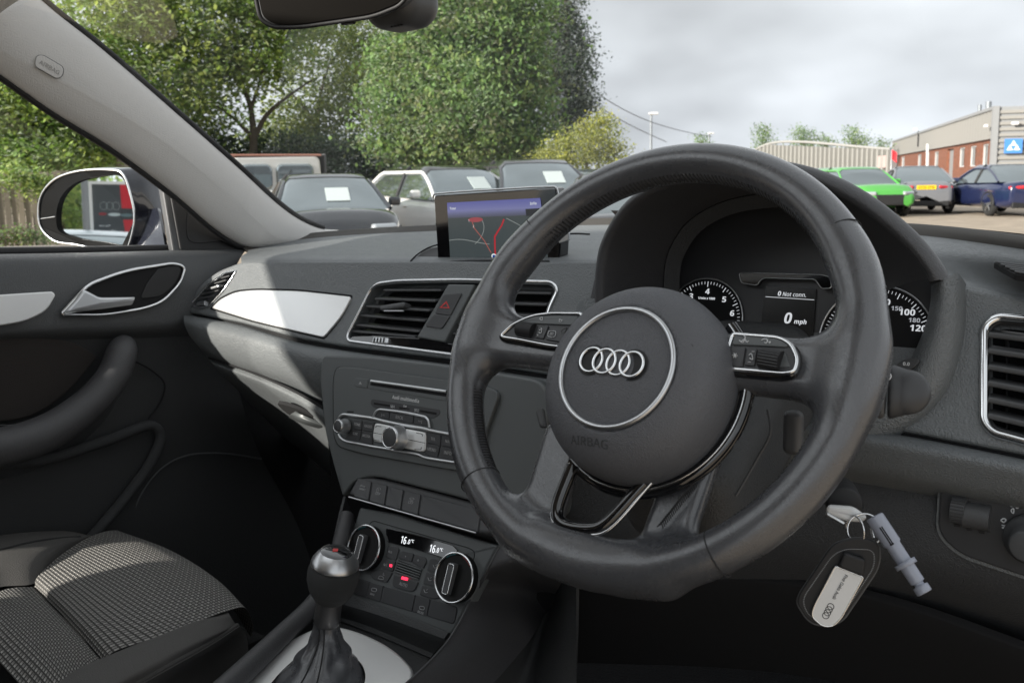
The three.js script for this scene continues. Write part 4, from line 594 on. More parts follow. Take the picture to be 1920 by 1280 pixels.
  const knob = (x, y, r, h, m2) => { const f = new Frame(PA.hit(...q(x, y), H + 0.004), PA.n); const b = part('rotary_knob', lathe(f, [[r * 1.14, 0], [r * 1.16, h * 0.25], [r * 1.04, h * 0.3], [r * 1.02, h * 0.85], [r * 0.98, h * 0.97], [r * 0.9, h], [0, h]], 60), M.satin, t); part('knob_cap', lathe(f, [[r * 0.82, h - 0.0005], [r * 0.82, h + 0.0006], [r * 0.7, h + 0.001], [0, h + 0.0014]], 48), M.button, b); part('knob_ring', (() => { const g = new THREE.TorusGeometry(r * 0.9, r * 0.07, 8, 60); g.translate(0, 0, h); g.applyMatrix4(f.m); return g; })(), M.chrome, b); const l = []; for (let k = 0; k < 48; k++) { const g = rbox(0.0005, 0.0007, h * 0.5, 0.0002, 1); g.translate(r * 1.025, 0, h * 0.58); g.rotateZ(k / 48 * 2 * Math.PI); g.applyMatrix4(f.m); l.push(g); } part('knob_ribs', merge(l), M.satin, b); return b; };
  knob(842, 908, 0.0148, 0.019); const vk = knob(275, 785, 0.0092, 0.016);
}
// ================================================================ row of switches under the audio unit
{
  const t = thing('switch_row', 'row of black push switches with silver lower edge under the audio unit', 'switch row', PS.hit(775, 970));
  const q = (x, y) => [640 + x / 4, 880 + y / 4], Z = (l) => l.map((p) => { const r = q(p[0], p[1]); return p.length > 2 ? [...r, p[2]] : r; });
  part('shelf', plate(PS, Z([[50, 185, 0.004], [110, 70, 0.008], [160, 35, 0.01], [330, 70], [700, 165], [960, 235], [1150, 300], [1100, 480], [1020, 470], [500, 325]]), { h: 0, depth: 0.05, bevel: 0.004, seg: 3, r: 0.006 }), M.button, t);
  const key = (x0, x1, lines) => { const top = (x) => 62 + (x - 100) * 0.258, bo = (x) => 192 + (x - 60) * 0.285; const b = part('button', plate(PS, Z([[x0 + 18, top(x0)], [x1 + 14, top(x1)], [x1 - 10, bo(x1)], [x0 - 8, bo(x0)]]), { h: 0.0022, depth: 0.006, bevel: 0.0014, seg: 3, r: 0.0016 }), M.button, t); lines.forEach(([s, x, y, z]) => part('lettering', textPx(PS, s, ...q(x, y), z, { h: 0.0023 }), M.printDim, b)); return b; };
  key(98, 208, [['drive', 160, 123, 0.0034], ['select', 158, 147, 0.0034]]); const b1 = key(216, 326, [['OFF', 272, 182, 0.0040]]); key(334, 448, []); const b2 = key(458, 578, [['OFF', 520, 248, 0.0040]]); key(590, 1030, []);
  part('symbol', (() => { const g = new THREE.TorusGeometry(0.0032, 0.00035, 5, 24, 5.4); const f = new Frame(PS.hit(...q(278, 152), 0.0024), PS.n); g.applyMatrix4(f.m); return g; })(), M.printDim, b1); part('lettering', textPx(PS, 'A', ...q(278, 152), 0.0032, { h: 0.0023 }), M.printDim, b1);
  part('symbol', tube(Z([[518, 225], [512, 215], [530, 212], [545, 218], [542, 226], [518, 225]]).map((p) => PS.hit(p[0], p[1], 0.0025)), 0.0004, { rad: 5 }), M.printDim, b2); part('symbol', tube(Z([[515, 240], [522, 233], [528, 240], [535, 235]]).map((p) => PS.hit(p[0], p[1], 0.0025)), 0.0004, { rad: 5 }), M.printDim, b2);
  part('silver_edge', tube(Z([[56, 206], [300, 275], [600, 360], [1010, 476]]).map((p) => PS.hit(p[0], p[1], 0.003)), 0.0013, { seg: 30 }), M.satin, t);
}
// ================================================================ climate panel
{
  const t = thing('climate_panel', 'climate control panel with two chrome ringed dials and 16 degree display', 'climate panel', PC.hit(770, 1190));
  const q = (x, y) => [640 + x / 4, 880 + y / 4], Z = (l) => l.map((p) => { const r = q(p[0], p[1]); return p.length > 2 ? [...r, p[2]] : r; });
  part('panel', plate(PC, Z([[130, 300, 0.006], [140, 285], [400, 330], [1170, 570, 0.006], [1165, 590], [830, 1230, 0.006], [810, 1260], [-60, 930], [-40, 880]]), { h: 0, depth: 0.02, bevel: 0.003, r: 0.006 }), M.panel, t);
  part('unit_gap', loopPx(PC, Z([[215, 400, 0.006], [240, 385, 0.006], [960, 590, 0.006], [1005, 620, 0.006], [990, 680], [800, 1010, 0.008], [740, 1005], [60, 800, 0.006], [40, 760], [180, 480]]), 0.00055, { h: 0, r: 0.004 }), M.black, t);
  const H = 0.002;
  const key = (pts, text, tx, ty, size = 0.0034) => { const b = part('button', plate(PC, Z(pts), { h: H, depth: 0.005, bevel: 0.0007, r: 0.0014 }), M.button, t); if (text) part('lettering', textPx(PC, text, ...q(tx, ty), size, { h: H + 0.0001 }), M.printDim, b); return b; };
  const disp = part('display', plate(PC, Z([[330, 445, 0.004], [352, 438, 0.003], [640, 510], [830, 565, 0.006], [872, 610, 0.006], [860, 645], [780, 668, 0.003], [560, 600], [340, 545, 0.004]]), { h: 0.003, depth: 0.006, bevel: 0.0008, r: 0.003 }), M.gloss, t);
  const dg = glow(lin(0.85, 0.88, 0.92), 0.65);
  for (const [x, y] of [[466, 528], [682, 592]]) { part('numeral', textPx(PC, '16', ...q(x, y), 0.0095, { h: 0.0031, wide: 0.72 }), dg, disp); part('numeral', textPx(PC, '.0', ...q(x + 38, y + 12), 0.006, { h: 0.0031, wide: 0.8 }), dg, disp); part('lettering', textPx(PC, '°C', ...q(x + 68, y + 8), 0.0036, { h: 0.0031 }), dg, disp); }
  const dialAt = (cx, cy, ry) => { const c = PC.hit(...q(cx, cy)), f = new Frame(c, PC.n); const e = PC.hit(...q(cx, cy - ry)), r = c.distanceTo(e) * 0.98;
    const d = part('temperature_dial', lathe(f, [[r, 0], [r, 0.010], [r * 0.97, 0.0115], [r * 0.93, 0.0105], [r * 0.88, 0.009], [0, 0.009]], 64), mat({ color: lin(0.008), roughness: 0.45, specularIntensity: 0.5 }), t);
    part('chrome_ring', (() => { const g = new THREE.TorusGeometry(r * 0.985, r * 0.05, 10, 90); g.translate(0, 0, 0.0108); g.applyMatrix4(f.m); return g; })(), M.chrome, d);
    const hg = rbox(r * 0.30, r * 1.26, 0.010, 0.002, 3); hg.translate(-r * 0.10, -r * 0.08, 0.0125); hg.applyMatrix4(f.spin(-0.03).m); part('grip', hg, M.plastic, d);
    const lp = []; for (const [a, b] of [[-0.15, 0.58], [0.15, 0.58], [0.15, -0.62], [-0.15, -0.62]]) lp.push([a * r - r * 0.10, b * r - r * 0.08]); const s = roundPoly(lp, r * 0.1).getSpacedPoints(60).slice(0, -1).map((p) => f.p(p.x, p.y, 0.0175)); part('grip_edge', tube(s, 0.0007, { closed: true, seg: 120, rad: 6 }), M.chrome, d);
    for (const [a0, m2] of [[1.75, mat({ color: lin(0.02, 0.12, 0.14), roughness: 0.3 })], [0.75, mat({ color: lin(0.25, 0.03, 0.03), roughness: 0.3 })]]) { const l = []; for (let k = 0; k <= 8; k++) l.push(f.p(Math.cos(a0 + k * 0.07) * r * 0.91, Math.sin(a0 + k * 0.07) * r * 0.91, 0.0105)); part('colour_mark', tube(l, 0.0006, { rad: 5 }), m2, d); } };
  dialAt(206, 592, 170); dialAt(882, 814, 190);
  key([[345, 572, 0.003], [412, 578, 0.004], [430, 600], [405, 682], [330, 660]], 'AUX', 366, 618, 0.003); const ac = key([[328, 668], [404, 690], [382, 765], [300, 742]], 'A/C', 330, 712); part('lamp', plate(PC, Z([[360, 708], [380, 712], [376, 732], [358, 728]]), { h: H + 0.0006, depth: 0.001, r: 0.0008 }), M.led, ac); const rc = key([[298, 752], [380, 774], [338, 850, 0.003], [240, 822, 0.004], [205, 780, 0.003], [230, 748]], '', 0, 0);
  part('symbol', tube(Z([[275, 818], [285, 800], [312, 806], [316, 822], [275, 818]]).map((p) => PC.hit(p[0], p[1], H + 0.0004)), 0.00035, { rad: 5 }), M.printDim, rc); part('symbol', tube(Z([[318, 775], [312, 790], [322, 792]]).map((p) => PC.hit(p[0], p[1], H + 0.0004)), 0.00035, { rad: 5 }), M.printDim, rc);
  key([[438, 622, 0.003], [455, 608, 0.003], [540, 634], [524, 694], [425, 668]], '*', 480, 656, 0.003); key([[546, 636], [628, 660, 0.003], [636, 690, 0.003], [612, 742], [528, 698]], '*', 574, 686, 0.0045);
  const gr = part('fan_grille', plate(PC, Z([[425, 678], [606, 746], [580, 832], [398, 772]]), { h: 0.0004, depth: 0.003, r: 0.001 }), M.black, t); for (let k = 0; k < 5; k++) part('slat', tube(Z([[424 - k * 6, 692 + k * 18], [602 - k * 6, 754 + k * 18]]).map((p) => PC.hit(p[0], p[1], 0.0016)), 0.0011, { seg: 2, rad: 6 }), M.panel, gr);
  const au = key([[392, 790], [575, 845], [548, 905, 0.003], [520, 918, 0.003], [400, 885, 0.003], [378, 862, 0.003]], 'AUTO', 464, 862, 0.0042); part('lamp', plate(PC, Z([[452, 800], [498, 812], [494, 834], [446, 822]]), { h: H + 0.0006, depth: 0.001, r: 0.0006 }), M.led, au);
  const seat = (x, y, b) => { part('symbol', tube(Z([[x - 14, y - 12], [x - 4, y + 10], [x + 14, y + 8]]).map((p) => PC.hit(p[0], p[1], H + 0.0004)), 0.00045, { rad: 5 }), M.printDim, b); part('symbol', tube(Z([[x + 4, y - 8], [x + 16, y - 14]]).map((p) => PC.hit(p[0], p[1], H + 0.0004)), 0.0004, { rad: 5 }), M.printDim, b); };
  seat(702, 728, key([[662, 672, 0.003], [690, 668, 0.003], [750, 690], [722, 782], [640, 755]], '')); seat(662, 822, key([[636, 768], [722, 796], [708, 880], [612, 855]], '')); seat(632, 912, key([[606, 868], [705, 892], [752, 930, 0.004], [745, 960, 0.004], [690, 972, 0.004], [586, 940]], ''));
  // bottom row
  const row = (x0, x1, sh) => { const y0 = (x) => 828 + (x - 140) * 0.28, y1 = (x) => 945 + (x - 140) * 0.30; return Z([[x0 + 12, y0(x0)], [x1 + 12, y0(x1), sh ? 0.006 : 0.001], [x1 - 14, y1(x1), sh ? 0.006 : 0.001], [x0 - 14, y1(x0)]]); };
  const k2 = (x0, x1, sh) => part('button', plate(PC, row(x0, x1, sh), { h: 0.0014, depth: 0.004, bevel: 0.0006, r: 0.001 }), M.button, t);
  k2(60, 196); const bm = k2(202, 300); part('lettering', textPx(PC, 'MAX', ...q(232, 935), 0.003, { h: 0.0016 }), M.printDim, bm); k2(308, 540); const br = k2(546, 652); part('lettering', textPx(PC, 'REAR', ...q(594, 1072), 0.0034, { h: 0.0016 }), M.printDim, br); k2(658, 858, true);
  const hs = (x, y, b) => part('symbol', tube(Z([[x - 16, y + 10], [x - 18, y - 8], [x + 18, y - 4], [x + 14, y + 14], [x - 16, y + 10]]).map((p) => PC.hit(p[0], p[1], 0.0018)), 0.00045, { rad: 5 }), M.printDim, b); hs(244, 900, bm); hs(604, 1036, br);
}
// ================================================================ gear selector and console
{
  const c = thing('centre_console', 'black centre console with silver gear surround and padded side rails', 'console', V(-0.82, 0.36, -0.55));
  const top = 0.665;
  const Y = (x, y, h = top) => onY(x, y, h);
  // floor tray in front of the lever
  part('tray', sheet([[Y(600, 1120, 0.70), Y(700, 1150, 0.70), Y(840, 1200, 0.70)], [Y(560, 1150, 0.66), Y(660, 1180, 0.66), Y(800, 1240, 0.66)], [Y(420, 1270, 0.65), Y(560, 1320, 0.65), Y(760, 1400, 0.65)]], { nu: 20, nv: 14 }), M.soft, c);
  part('climate_skirt', sheet([[PC.hit(620, 1105, -0.002), PC.hit(730, 1145, -0.002), PC.hit(848, 1192, -0.002)], [Y(590, 1150, 0.66), Y(700, 1190, 0.66), Y(815, 1240, 0.66)]], { nu: 12, nv: 4, thick: 0.01 }), M.soft, c);
  // silver surround
  const S = new Frame(V(-0.80, top + 0.008, -0.62), V(0, 1, 0.1), V(0, 0, -1));
  const outer = [[655, 1178], [720, 1205], [762, 1238], [775, 1262], [740, 1330], [560, 1420], [420, 1380], [430, 1290], [470, 1250], [560, 1190], [610, 1172]];
  const hole = [[622, 1206], [660, 1222], [688, 1250], [686, 1290], [600, 1390], [500, 1370], [490, 1300], [540, 1240], [585, 1208]];
  part('silver_surround', ringPlate(S, outer, hole, { h: 0.006, depth: 0.014, bevel: 0.004, seg: 4, smooth: true }), M.alu, c);
  const inner2 = hole.map(([x, y]) => [x + (600 - x) * 0.07, y + (1290 - y) * 0.07]);
  part('surround_lip', loopPx(S, hole, 0.0016, { h: 0.004, r: 0.02 }), M.chrome, c);
  part('gaiter_base', plate(S, inner2, { h: -0.004, depth: 0.01, smooth: true, bevel: 0.002 }), M.soft, c);
  // side rails sweeping down from the stack
  const rail = (pts, r0, r1, nm) => { const cv = new THREE.CatmullRomCurve3(pts, false, 'centripetal'); const n = 40, P = []; for (let i = 0; i <= n; i++) { const p = cv.getPoint(i / n), tg = cv.getTangent(i / n), a = new THREE.Vector3().crossVectors(tg, V(0, 1, 0)).normalize(), b = new THREE.Vector3().crossVectors(a, tg).normalize(), r = r0 + (r1 - r0) * i / n, l = []; for (let k = 0; k <= 16; k++) { const q = k / 16 * 2 * Math.PI; l.push(p.clone().addScaledVector(a, Math.cos(q) * r).addScaledVector(b, Math.sin(q) * r * 1.1)); } P.push(l); } return part(nm, gridGeo(P), M.leatherSoft, c); };
  const edge = [PC.hit(950, 1000, 0.004), PC.hit(934, 1028, 0.006), PC.hit(914, 1066, 0.008), Y(890, 1108, 0.735), Y(862, 1165, 0.715), Y(838, 1203, 0.705), Y(800, 1245, 0.70), Y(740, 1300, 0.695), Y(640, 1390, 0.69)], edge2 = [PC.hit(1080, 985, 0.0), PC.hit(1075, 1030, 0.0), PC.hit(1060, 1075, 0.0), Y(1030, 1130, 0.66), Y(1000, 1190, 0.65), Y(965, 1235, 0.645), Y(920, 1285, 0.64), Y(860, 1340, 0.63), Y(760, 1420, 0.63)];
  part('side_panel', sheet([edge.map((p) => p.clone().add(V(-0.003, -0.012, 0))), edge.map((p) => p.clone()), edge.map((p, k) => p.clone().lerp(edge2[k], 0.06).add(V(0, 0.003, 0))), edge.map((p, k) => p.clone().lerp(edge2[k], 0.5).add(V(0, 0.012, 0))), edge2], { nu: 50, nv: 24 }), M.leatherSoft, c);
  part('side_line', tube(edge.map((p) => p.clone().add(V(0.001, 0.001, 0.001))), 0.0012, { seg: 80 }), M.plastic, c);
  rail([onZ(651, 965, -0.815), onZ(640, 1010, -0.79), onZ(622, 1075, -0.76), Y(590, 1130, 0.70), Y(530, 1190, 0.69), Y(450, 1265, 0.685), Y(380, 1330, 0.68)], 0.010, 0.014, 'side_rail');
  part('console_side', sheet([[edge2[0], edge2[3], edge2[6], edge2[8]], [V(-0.66, 0.36, -0.95), V(-0.68, 0.36, -0.7), V(-0.68, 0.36, -0.5), V(-0.68, 0.36, -0.2)]], { nu: 20, nv: 10, thick: 0.004 }), M.soft, c);
  part('console_side', sheet([[onZ(648, 930, -0.84), Y(590, 1140, 0.69), Y(480, 1250, 0.68), Y(380, 1340, 0.68)], [V(-1.0, 0.36, -1.0), V(-0.99, 0.36, -0.8), V(-0.99, 0.36, -0.6), V(-0.99, 0.36, -0.2)]], { nu: 20, nv: 10, thick: 0.004 }), M.soft, c);

  const g = thing('gear_selector', 'gear selector with black leather ball knob, silver cap and pleated gaiter', 'gear lever', Y(600, 1270));
  // axis of the lever
  const zt = -0.645, topP = onZ(630, 1040, zt), colP = onZ(612, 1165, zt + 0.004), ax = topP.clone().sub(colP).normalize();
  const KF = new Frame(colP, ax, V(0, 0, -1)), L = topP.distanceTo(colP), px = (w) => w * 0.000605;   // metres per pixel of the photograph at the lever
  const at = (k) => L * k;
  part('knob', lathe(KF, [[px(26), at(0.32)], [px(31), at(0.35)], [px(42), at(0.47)], [px(48.5), at(0.62)], [px(49), at(0.72)], [px(47.5), at(0.80)], [px(45), at(0.835)], [px(42), at(0.845)], [0, at(0.85)]], 64), M.soft, g);
  const cap = part('silver_cap', lathe(KF, [[px(42), at(0.845)], [px(45.5), at(0.85)], [px(45.6), at(0.87)], [px(44), at(0.915)], [px(37), at(0.99)], [px(32), at(1.03)], [px(30), at(1.045)]], 64), M.satin, g);
  part('cap_top', lathe(KF, [[px(30.5), at(1.035)], [px(30), at(1.05)], [px(20), at(1.062)], [0, at(1.065)]], 48), M.gloss, cap);
  part('gear_mark', plate(new Frame(KF.p(0, 0, at(1.066)), ax, V(0, 0, -1)), [[624, 1028], [634, 1028], [633, 1033], [623, 1033]], { h: 0.0005, depth: 0.0008, r: 0.0002, bevel: 0.0001 }), M.red, cap);
  const sh = part('shaft_collar', lathe(KF, [[px(24), at(-0.03)], [px(26), at(0)], [px(25), at(0.10)], [px(24), at(0.31)], [px(22), at(0.325)], [0, at(0.33)]], 40), mat({ color: lin(0.12, 0.12, 0.125), roughness: 0.28, metalness: 0.7 }), g);
  part('collar_mark', (() => { const f = KF.p(-px(10), -px(22.8), at(0.02)); const m = rbox(px(15), 0.0018, 0.0012, 0.0005); m.applyMatrix4(new THREE.Matrix4().makeBasis(KF.u, KF.n, KF.v)); m.translate(f.x, f.y, f.z); return m; })(), M.satin, sh);
  // gaiter: pleated skirt from the collar down to the base
  const P = [], n = 120, m = 40, base = inner2.map((p) => S.hit(p[0], p[1], -0.004)), bc = new THREE.CatmullRomCurve3(base, true, 'centripetal'), cen = base.reduce((a, b) => a.add(b), V(0, 0, 0)).multiplyScalar(1 / base.length), rr = rng(11);
  const ph = [rr() * 6, rr() * 6, rr() * 6];
  for (let i = 0; i <= n; i++) { const b = bc.getPoint((i % n) / n), d = b.clone().sub(cen), an = Math.atan2(d.dot(S.v), d.dot(S.u)), a = colP.clone().addScaledVector(ax, at(-0.02)).addScaledVector(S.u.clone().addScaledVector(ax, -S.u.dot(ax)).normalize(), Math.cos(an) * px(25)).addScaledVector(S.v.clone().addScaledVector(ax, -S.v.dot(ax)).normalize(), Math.sin(an) * px(25)); const l = []; for (let j = 0; j <= m; j++) { const k = j / m, e = Math.pow(k, 1.7), p = a.clone().lerp(b, e); p.y = a.y + (b.y - a.y) * Math.pow(k, 0.85); const pl = (Math.sin(an * 4 + ph[0] + k * 3) * 0.5 + Math.sin(an * 7 + ph[1] - k * 4) * 0.35 + (Math.abs(Math.sin(an * 2.5 + ph[2] + k * 1.5)) - 0.6) * 0.6) * 0.0052 * Math.sin(Math.PI * Math.min(1, k * 1.1)) + Math.sin(k * 18 + an * 2 + ph[2]) * 0.0030 * k; const o = p.clone().sub(colP); o.addScaledVector(ax, -o.dot(ax)); p.addScaledVector(o.normalize(), pl); l.push(p); } P.push(l); }
  part('gaiter', gridGeo(P), M.leather, g);
  for (const i of [58, 66]) part('gaiter_seam', tube(P[i].map((p) => { const o = p.clone().sub(colP); o.addScaledVector(ax, -o.dot(ax)).normalize(); return p.clone().addScaledVector(o, 0.0006); }), 0.0009, { seg: 60, rad: 5 }), M.thread, g);
}
// ================================================================ passenger door
{
  const t = thing('passenger_door', 'black passenger door trim with chrome pull handle and curved armrest', 'door', V(-1.5, 0.45, -0.6));
  const X = (l) => l.map(([x, y, v]) => onX(x, y, v));
  const D = new Frame(V(-1.47, 1.08, -0.7), V(1, 0.08, 0));
  // waist, shoulder, face, lower
  part('upper_panel', sheet([
    X([[-90, 480, -1.56], [150, 476, -1.56], [300, 472, -1.56], [440, 466, -1.56], [475, 462, -1.56]]), X([[-90, 478, -1.53], [150, 474, -1.53], [300, 470, -1.53], [420, 466, -1.53], [470, 462, -1.53]]), X([[-90, 490, -1.50], [150, 487, -1.50], [300, 482, -1.50], [400, 478, -1.50], [455, 476, -1.50]]),
    X([[-90, 540, -1.478], [150, 535, -1.478], [300, 530, -1.478], [390, 520, -1.478], [440, 505, -1.49]]), X([[-90, 600, -1.472], [150, 596, -1.472], [300, 590, -1.472], [370, 585, -1.472], [420, 570, -1.49]]), X([[-90, 628, -1.476], [100, 622, -1.476], [250, 618, -1.476], [345, 612, -1.476], [400, 605, -1.49]]), X([[-90, 645, -1.50], [100, 640, -1.50], [250, 636, -1.50], [345, 632, -1.50], [400, 630, -1.50]])], { nu: 60, nv: 50 }), mat({ color: lin(0.072, 0.075, 0.078), roughness: 0.55, bumpMap: grainTex(14), bumpScale: 0.0004 }), t);  // upper trim coloured lighter, standing in for light from the window
  part('lower_panel', sheet([
    X([[-90, 638, -1.497], [120, 634, -1.497], [300, 630, -1.497], [420, 628, -1.5]]), X([[-90, 720, -1.50], [120, 716, -1.50], [300, 710, -1.50], [440, 705, -1.5]]), X([[-90, 850, -1.49], [120, 846, -1.49], [300, 842, -1.49], [480, 836, -1.5]]), X([[-90, 1000, -1.48], [120, 1000, -1.48], [300, 996, -1.48], [560, 990, -1.5]]), X([[-90, 1250, -1.50], [120, 1250, -1.50], [400, 1250, -1.5], [640, 1240, -1.5]])], { nu: 40, nv: 40 }), mat({ color: lin(0.024, 0.025, 0.026), roughness: 0.7, bumpMap: grainTex(14), bumpScale: 0.0004 }), t);
  part('cloth_insert', plate(new Frame(V(-1.488, 1.0, -0.7), V(1, 0.02, 0)), [[-90, 640], [60, 630], [140, 640], [184, 668, 0.01], [130, 735, 0.05], [60, 785, 0.05], [-90, 800]], { h: 0, depth: 0.008, bevel: 0.003, r: 0.03 }), mat({ color: lin(0.026, 0.022, 0.020), roughness: 0.95, bumpMap: blotch(120, 0, 1), bumpScale: 0.0006 }), t);
  part('silver_trim', plate(D, [[-90, 560], [0, 552], [98, 546, 0.004], [104, 553, 0.006], [88, 582, 0.03], [50, 602, 0.03], [0, 611], [-90, 620]], { h: 0.006, depth: 0.012, bevel: 0.002, r: 0.02 }), M.alu, t);
  // handle recess: gloss-dark well, chrome loop and silver lever
  const loop = [[112, 590, 0.008], [140, 560, 0.02], [165, 533, 0.03], [235, 507, 0.06], [325, 493, 0.012], [347, 500, 0.014], [338, 530, 0.03], [305, 565, 0.03], [270, 578, 0.03], [195, 590]];
  part('handle_well', plate(D, loop, { h: 0.001, depth: 0.006, bevel: 0.0005, r: 0.02 }), M.black, t);
  part('chrome_loop', loopPx(D, loop, 0.0027, { h: 0.004, r: 0.02, n: 140 }), M.chrome, t);
  part('well_cover', plate(D, [[296, 503, 0.004], [330, 497, 0.008], [340, 503, 0.01], [330, 530, 0.03], [303, 556, 0.02], [262, 560], [275, 530]], { h: 0.003, depth: 0.004, bevel: 0.001, r: 0.008 }), M.dark, t);
  part('handle_lever', plate(D, [[118, 588, 0.003], [142, 562, 0.004], [157, 542, 0.006], [172, 549, 0.01], [186, 557, 0.01], [255, 556, 0.004], [249, 572, 0.006], [190, 580]], { h: 0.012, depth: 0.012, bevel: 0.004, seg: 4, r: 0.006 }), M.satin, t);
  part('lever_face', plate(D, [[122, 586, 0.002], [140, 578], [190, 567], [252, 562, 0.003], [247, 572, 0.004], [190, 580]], { h: 0.0135, depth: 0.004, bevel: 0.0012, seg: 3, r: 0.003 }), mat({ color: lin(0.22), roughness: 0.35, metalness: 0.8 }), t);
  // armrest
  const A = [onX(232, 648, -1.468), onX(226, 665, -1.452), onX(214, 700, -1.443), onX(186, 738, -1.438), onX(140, 778, -1.434), onX(85, 812, -1.43), onX(20, 834, -1.428), onX(-70, 848, -1.428)];
  const rad = [0.017, 0.0195, 0.021, 0.022, 0.0235, 0.025, 0.0255, 0.0255];
  { const cv = new THREE.CatmullRomCurve3(A.slice(), false, 'centripetal'), rr = rad.slice(); A.length = 0; rad.length = 0; for (let k = 0; k <= 24; k++) { A.push(cv.getPoint(k / 24)); const q = k / 24 * 7, i = Math.min(6, Math.floor(q)); rad.push(rr[i] + (rr[i + 1] - rr[i]) * (q - i)); } }
  const lo = [1e9, 1e9, 1e9], hi = [-1e9, -1e9, -1e9]; A.forEach((p) => [p.x, p.y, p.z].forEach((v, k) => { lo[k] = Math.min(lo[k], v - 0.035); hi[k] = Math.max(hi[k], v + 0.035); }));
  part('armrest', nets((x, y, z) => { let d = 1; for (let k = 0; k + 1 < A.length; k++) d = smin(d, capsule([x, y, z], A[k], A[k + 1], rad[k], rad[k + 1]), 0.012); return d; }, lo, hi, 0.0032), M.leatherSoft, t);
  part('armrest_seam', tube(A.map((p, k) => p.clone().add(V(rad[k] * 0.80, rad[k] * 0.60, 0))), 0.0008), M.thread, t);
  part('armrest_skirt', sheet([A.slice(6).map((p, k) => p.clone().add(V(-0.01, -0.015, 0))), A.slice(6).map((p) => V(-1.49, p.y - 0.07, p.z - 0.015))], { nu: 20, nv: 6, thick: 0.004 }), M.soft, t);
  part('switch_pod', plate(D, [[-60, 798], [18, 796, 0.003], [60, 800], [20, 812], [-60, 818]], { h: 0.012, depth: 0.01 }), M.gloss, t);
  // pocket lip and speaker surround
  part('pocket_lip', tube([onX(-60, 870, -1.462), onX(80, 862, -1.465), onX(200, 825, -1.47), onX(285, 798, -1.475), onX(300, 815, -1.475), onX(285, 860, -1.47), onX(240, 925, -1.462), onX(190, 985, -1.458), onX(150, 1030, -1.455)], 0.009, { seg: 70, rad: 10 }), M.soft, t);
  part('speaker_seam', tube([onX(243, 985, -1.482), onX(262, 930, -1.482), onX(300, 880, -1.482), onX(345, 855, -1.483), onX(420, 850, -1.486), onX(490, 860, -1.49)], 0.0016), M.plastic, t);
  part('panel_seam', tube([onX(235, 668, -1.486), onX(285, 695, -1.49), onX(308, 720, -1.49), onX(302, 750, -1.49), onX(278, 785, -1.486)], 0.0016), M.black, t);
  // waist seal, divider bar and black corner cover
  part('waist_seal', tube([onX(-90, 474, -1.565), onX(150, 470, -1.565), onX(330, 466, -1.565)], 0.008, { seg: 20 }), M.dark, t);
  const Wd = new Frame(V(-1.545, 1.2, -0.95), V(1, 0.2, 0.12));
  part('divider_bar', plate(Wd, [[285, 318], [300, 326], [324, 472], [352, 472], [318, 330], [308, 318]], { h: 0.002, depth: 0.02, bevel: 0.003, r: 0.003 }), M.plastic, t);
  part('corner_cover', plate(Wd, [[312, 326, 0.004], [345, 352], [452, 462], [445, 470], [338, 470, 0.006]], { h: 0.006, depth: 0.02, bevel: 0.003, r: 0.004 }), M.dark, t);
  part('corner_emboss', tube([Wd.hit(352, 378, 0.0065), Wd.hit(352, 445, 0.0065), Wd.hit(360, 453, 0.0065), Wd.hit(420, 450, 0.0065)], 0.0012), M.dark, t);
}
// ================================================================ side window glass of the door
{
  const t = thing('door_window', 'clear side window of the passenger door', 'window', V(-1.57, 1.1, -0.5));
  part('pane', sheet([[V(-1.572, 1.10, -1.0), V(-1.572, 1.10, 0.05)], [V(-1.53, 1.49, -0.52), V(-1.53, 1.49, 0.05)]], { nu: 2, nv: 2 }), M.glass, t);
}
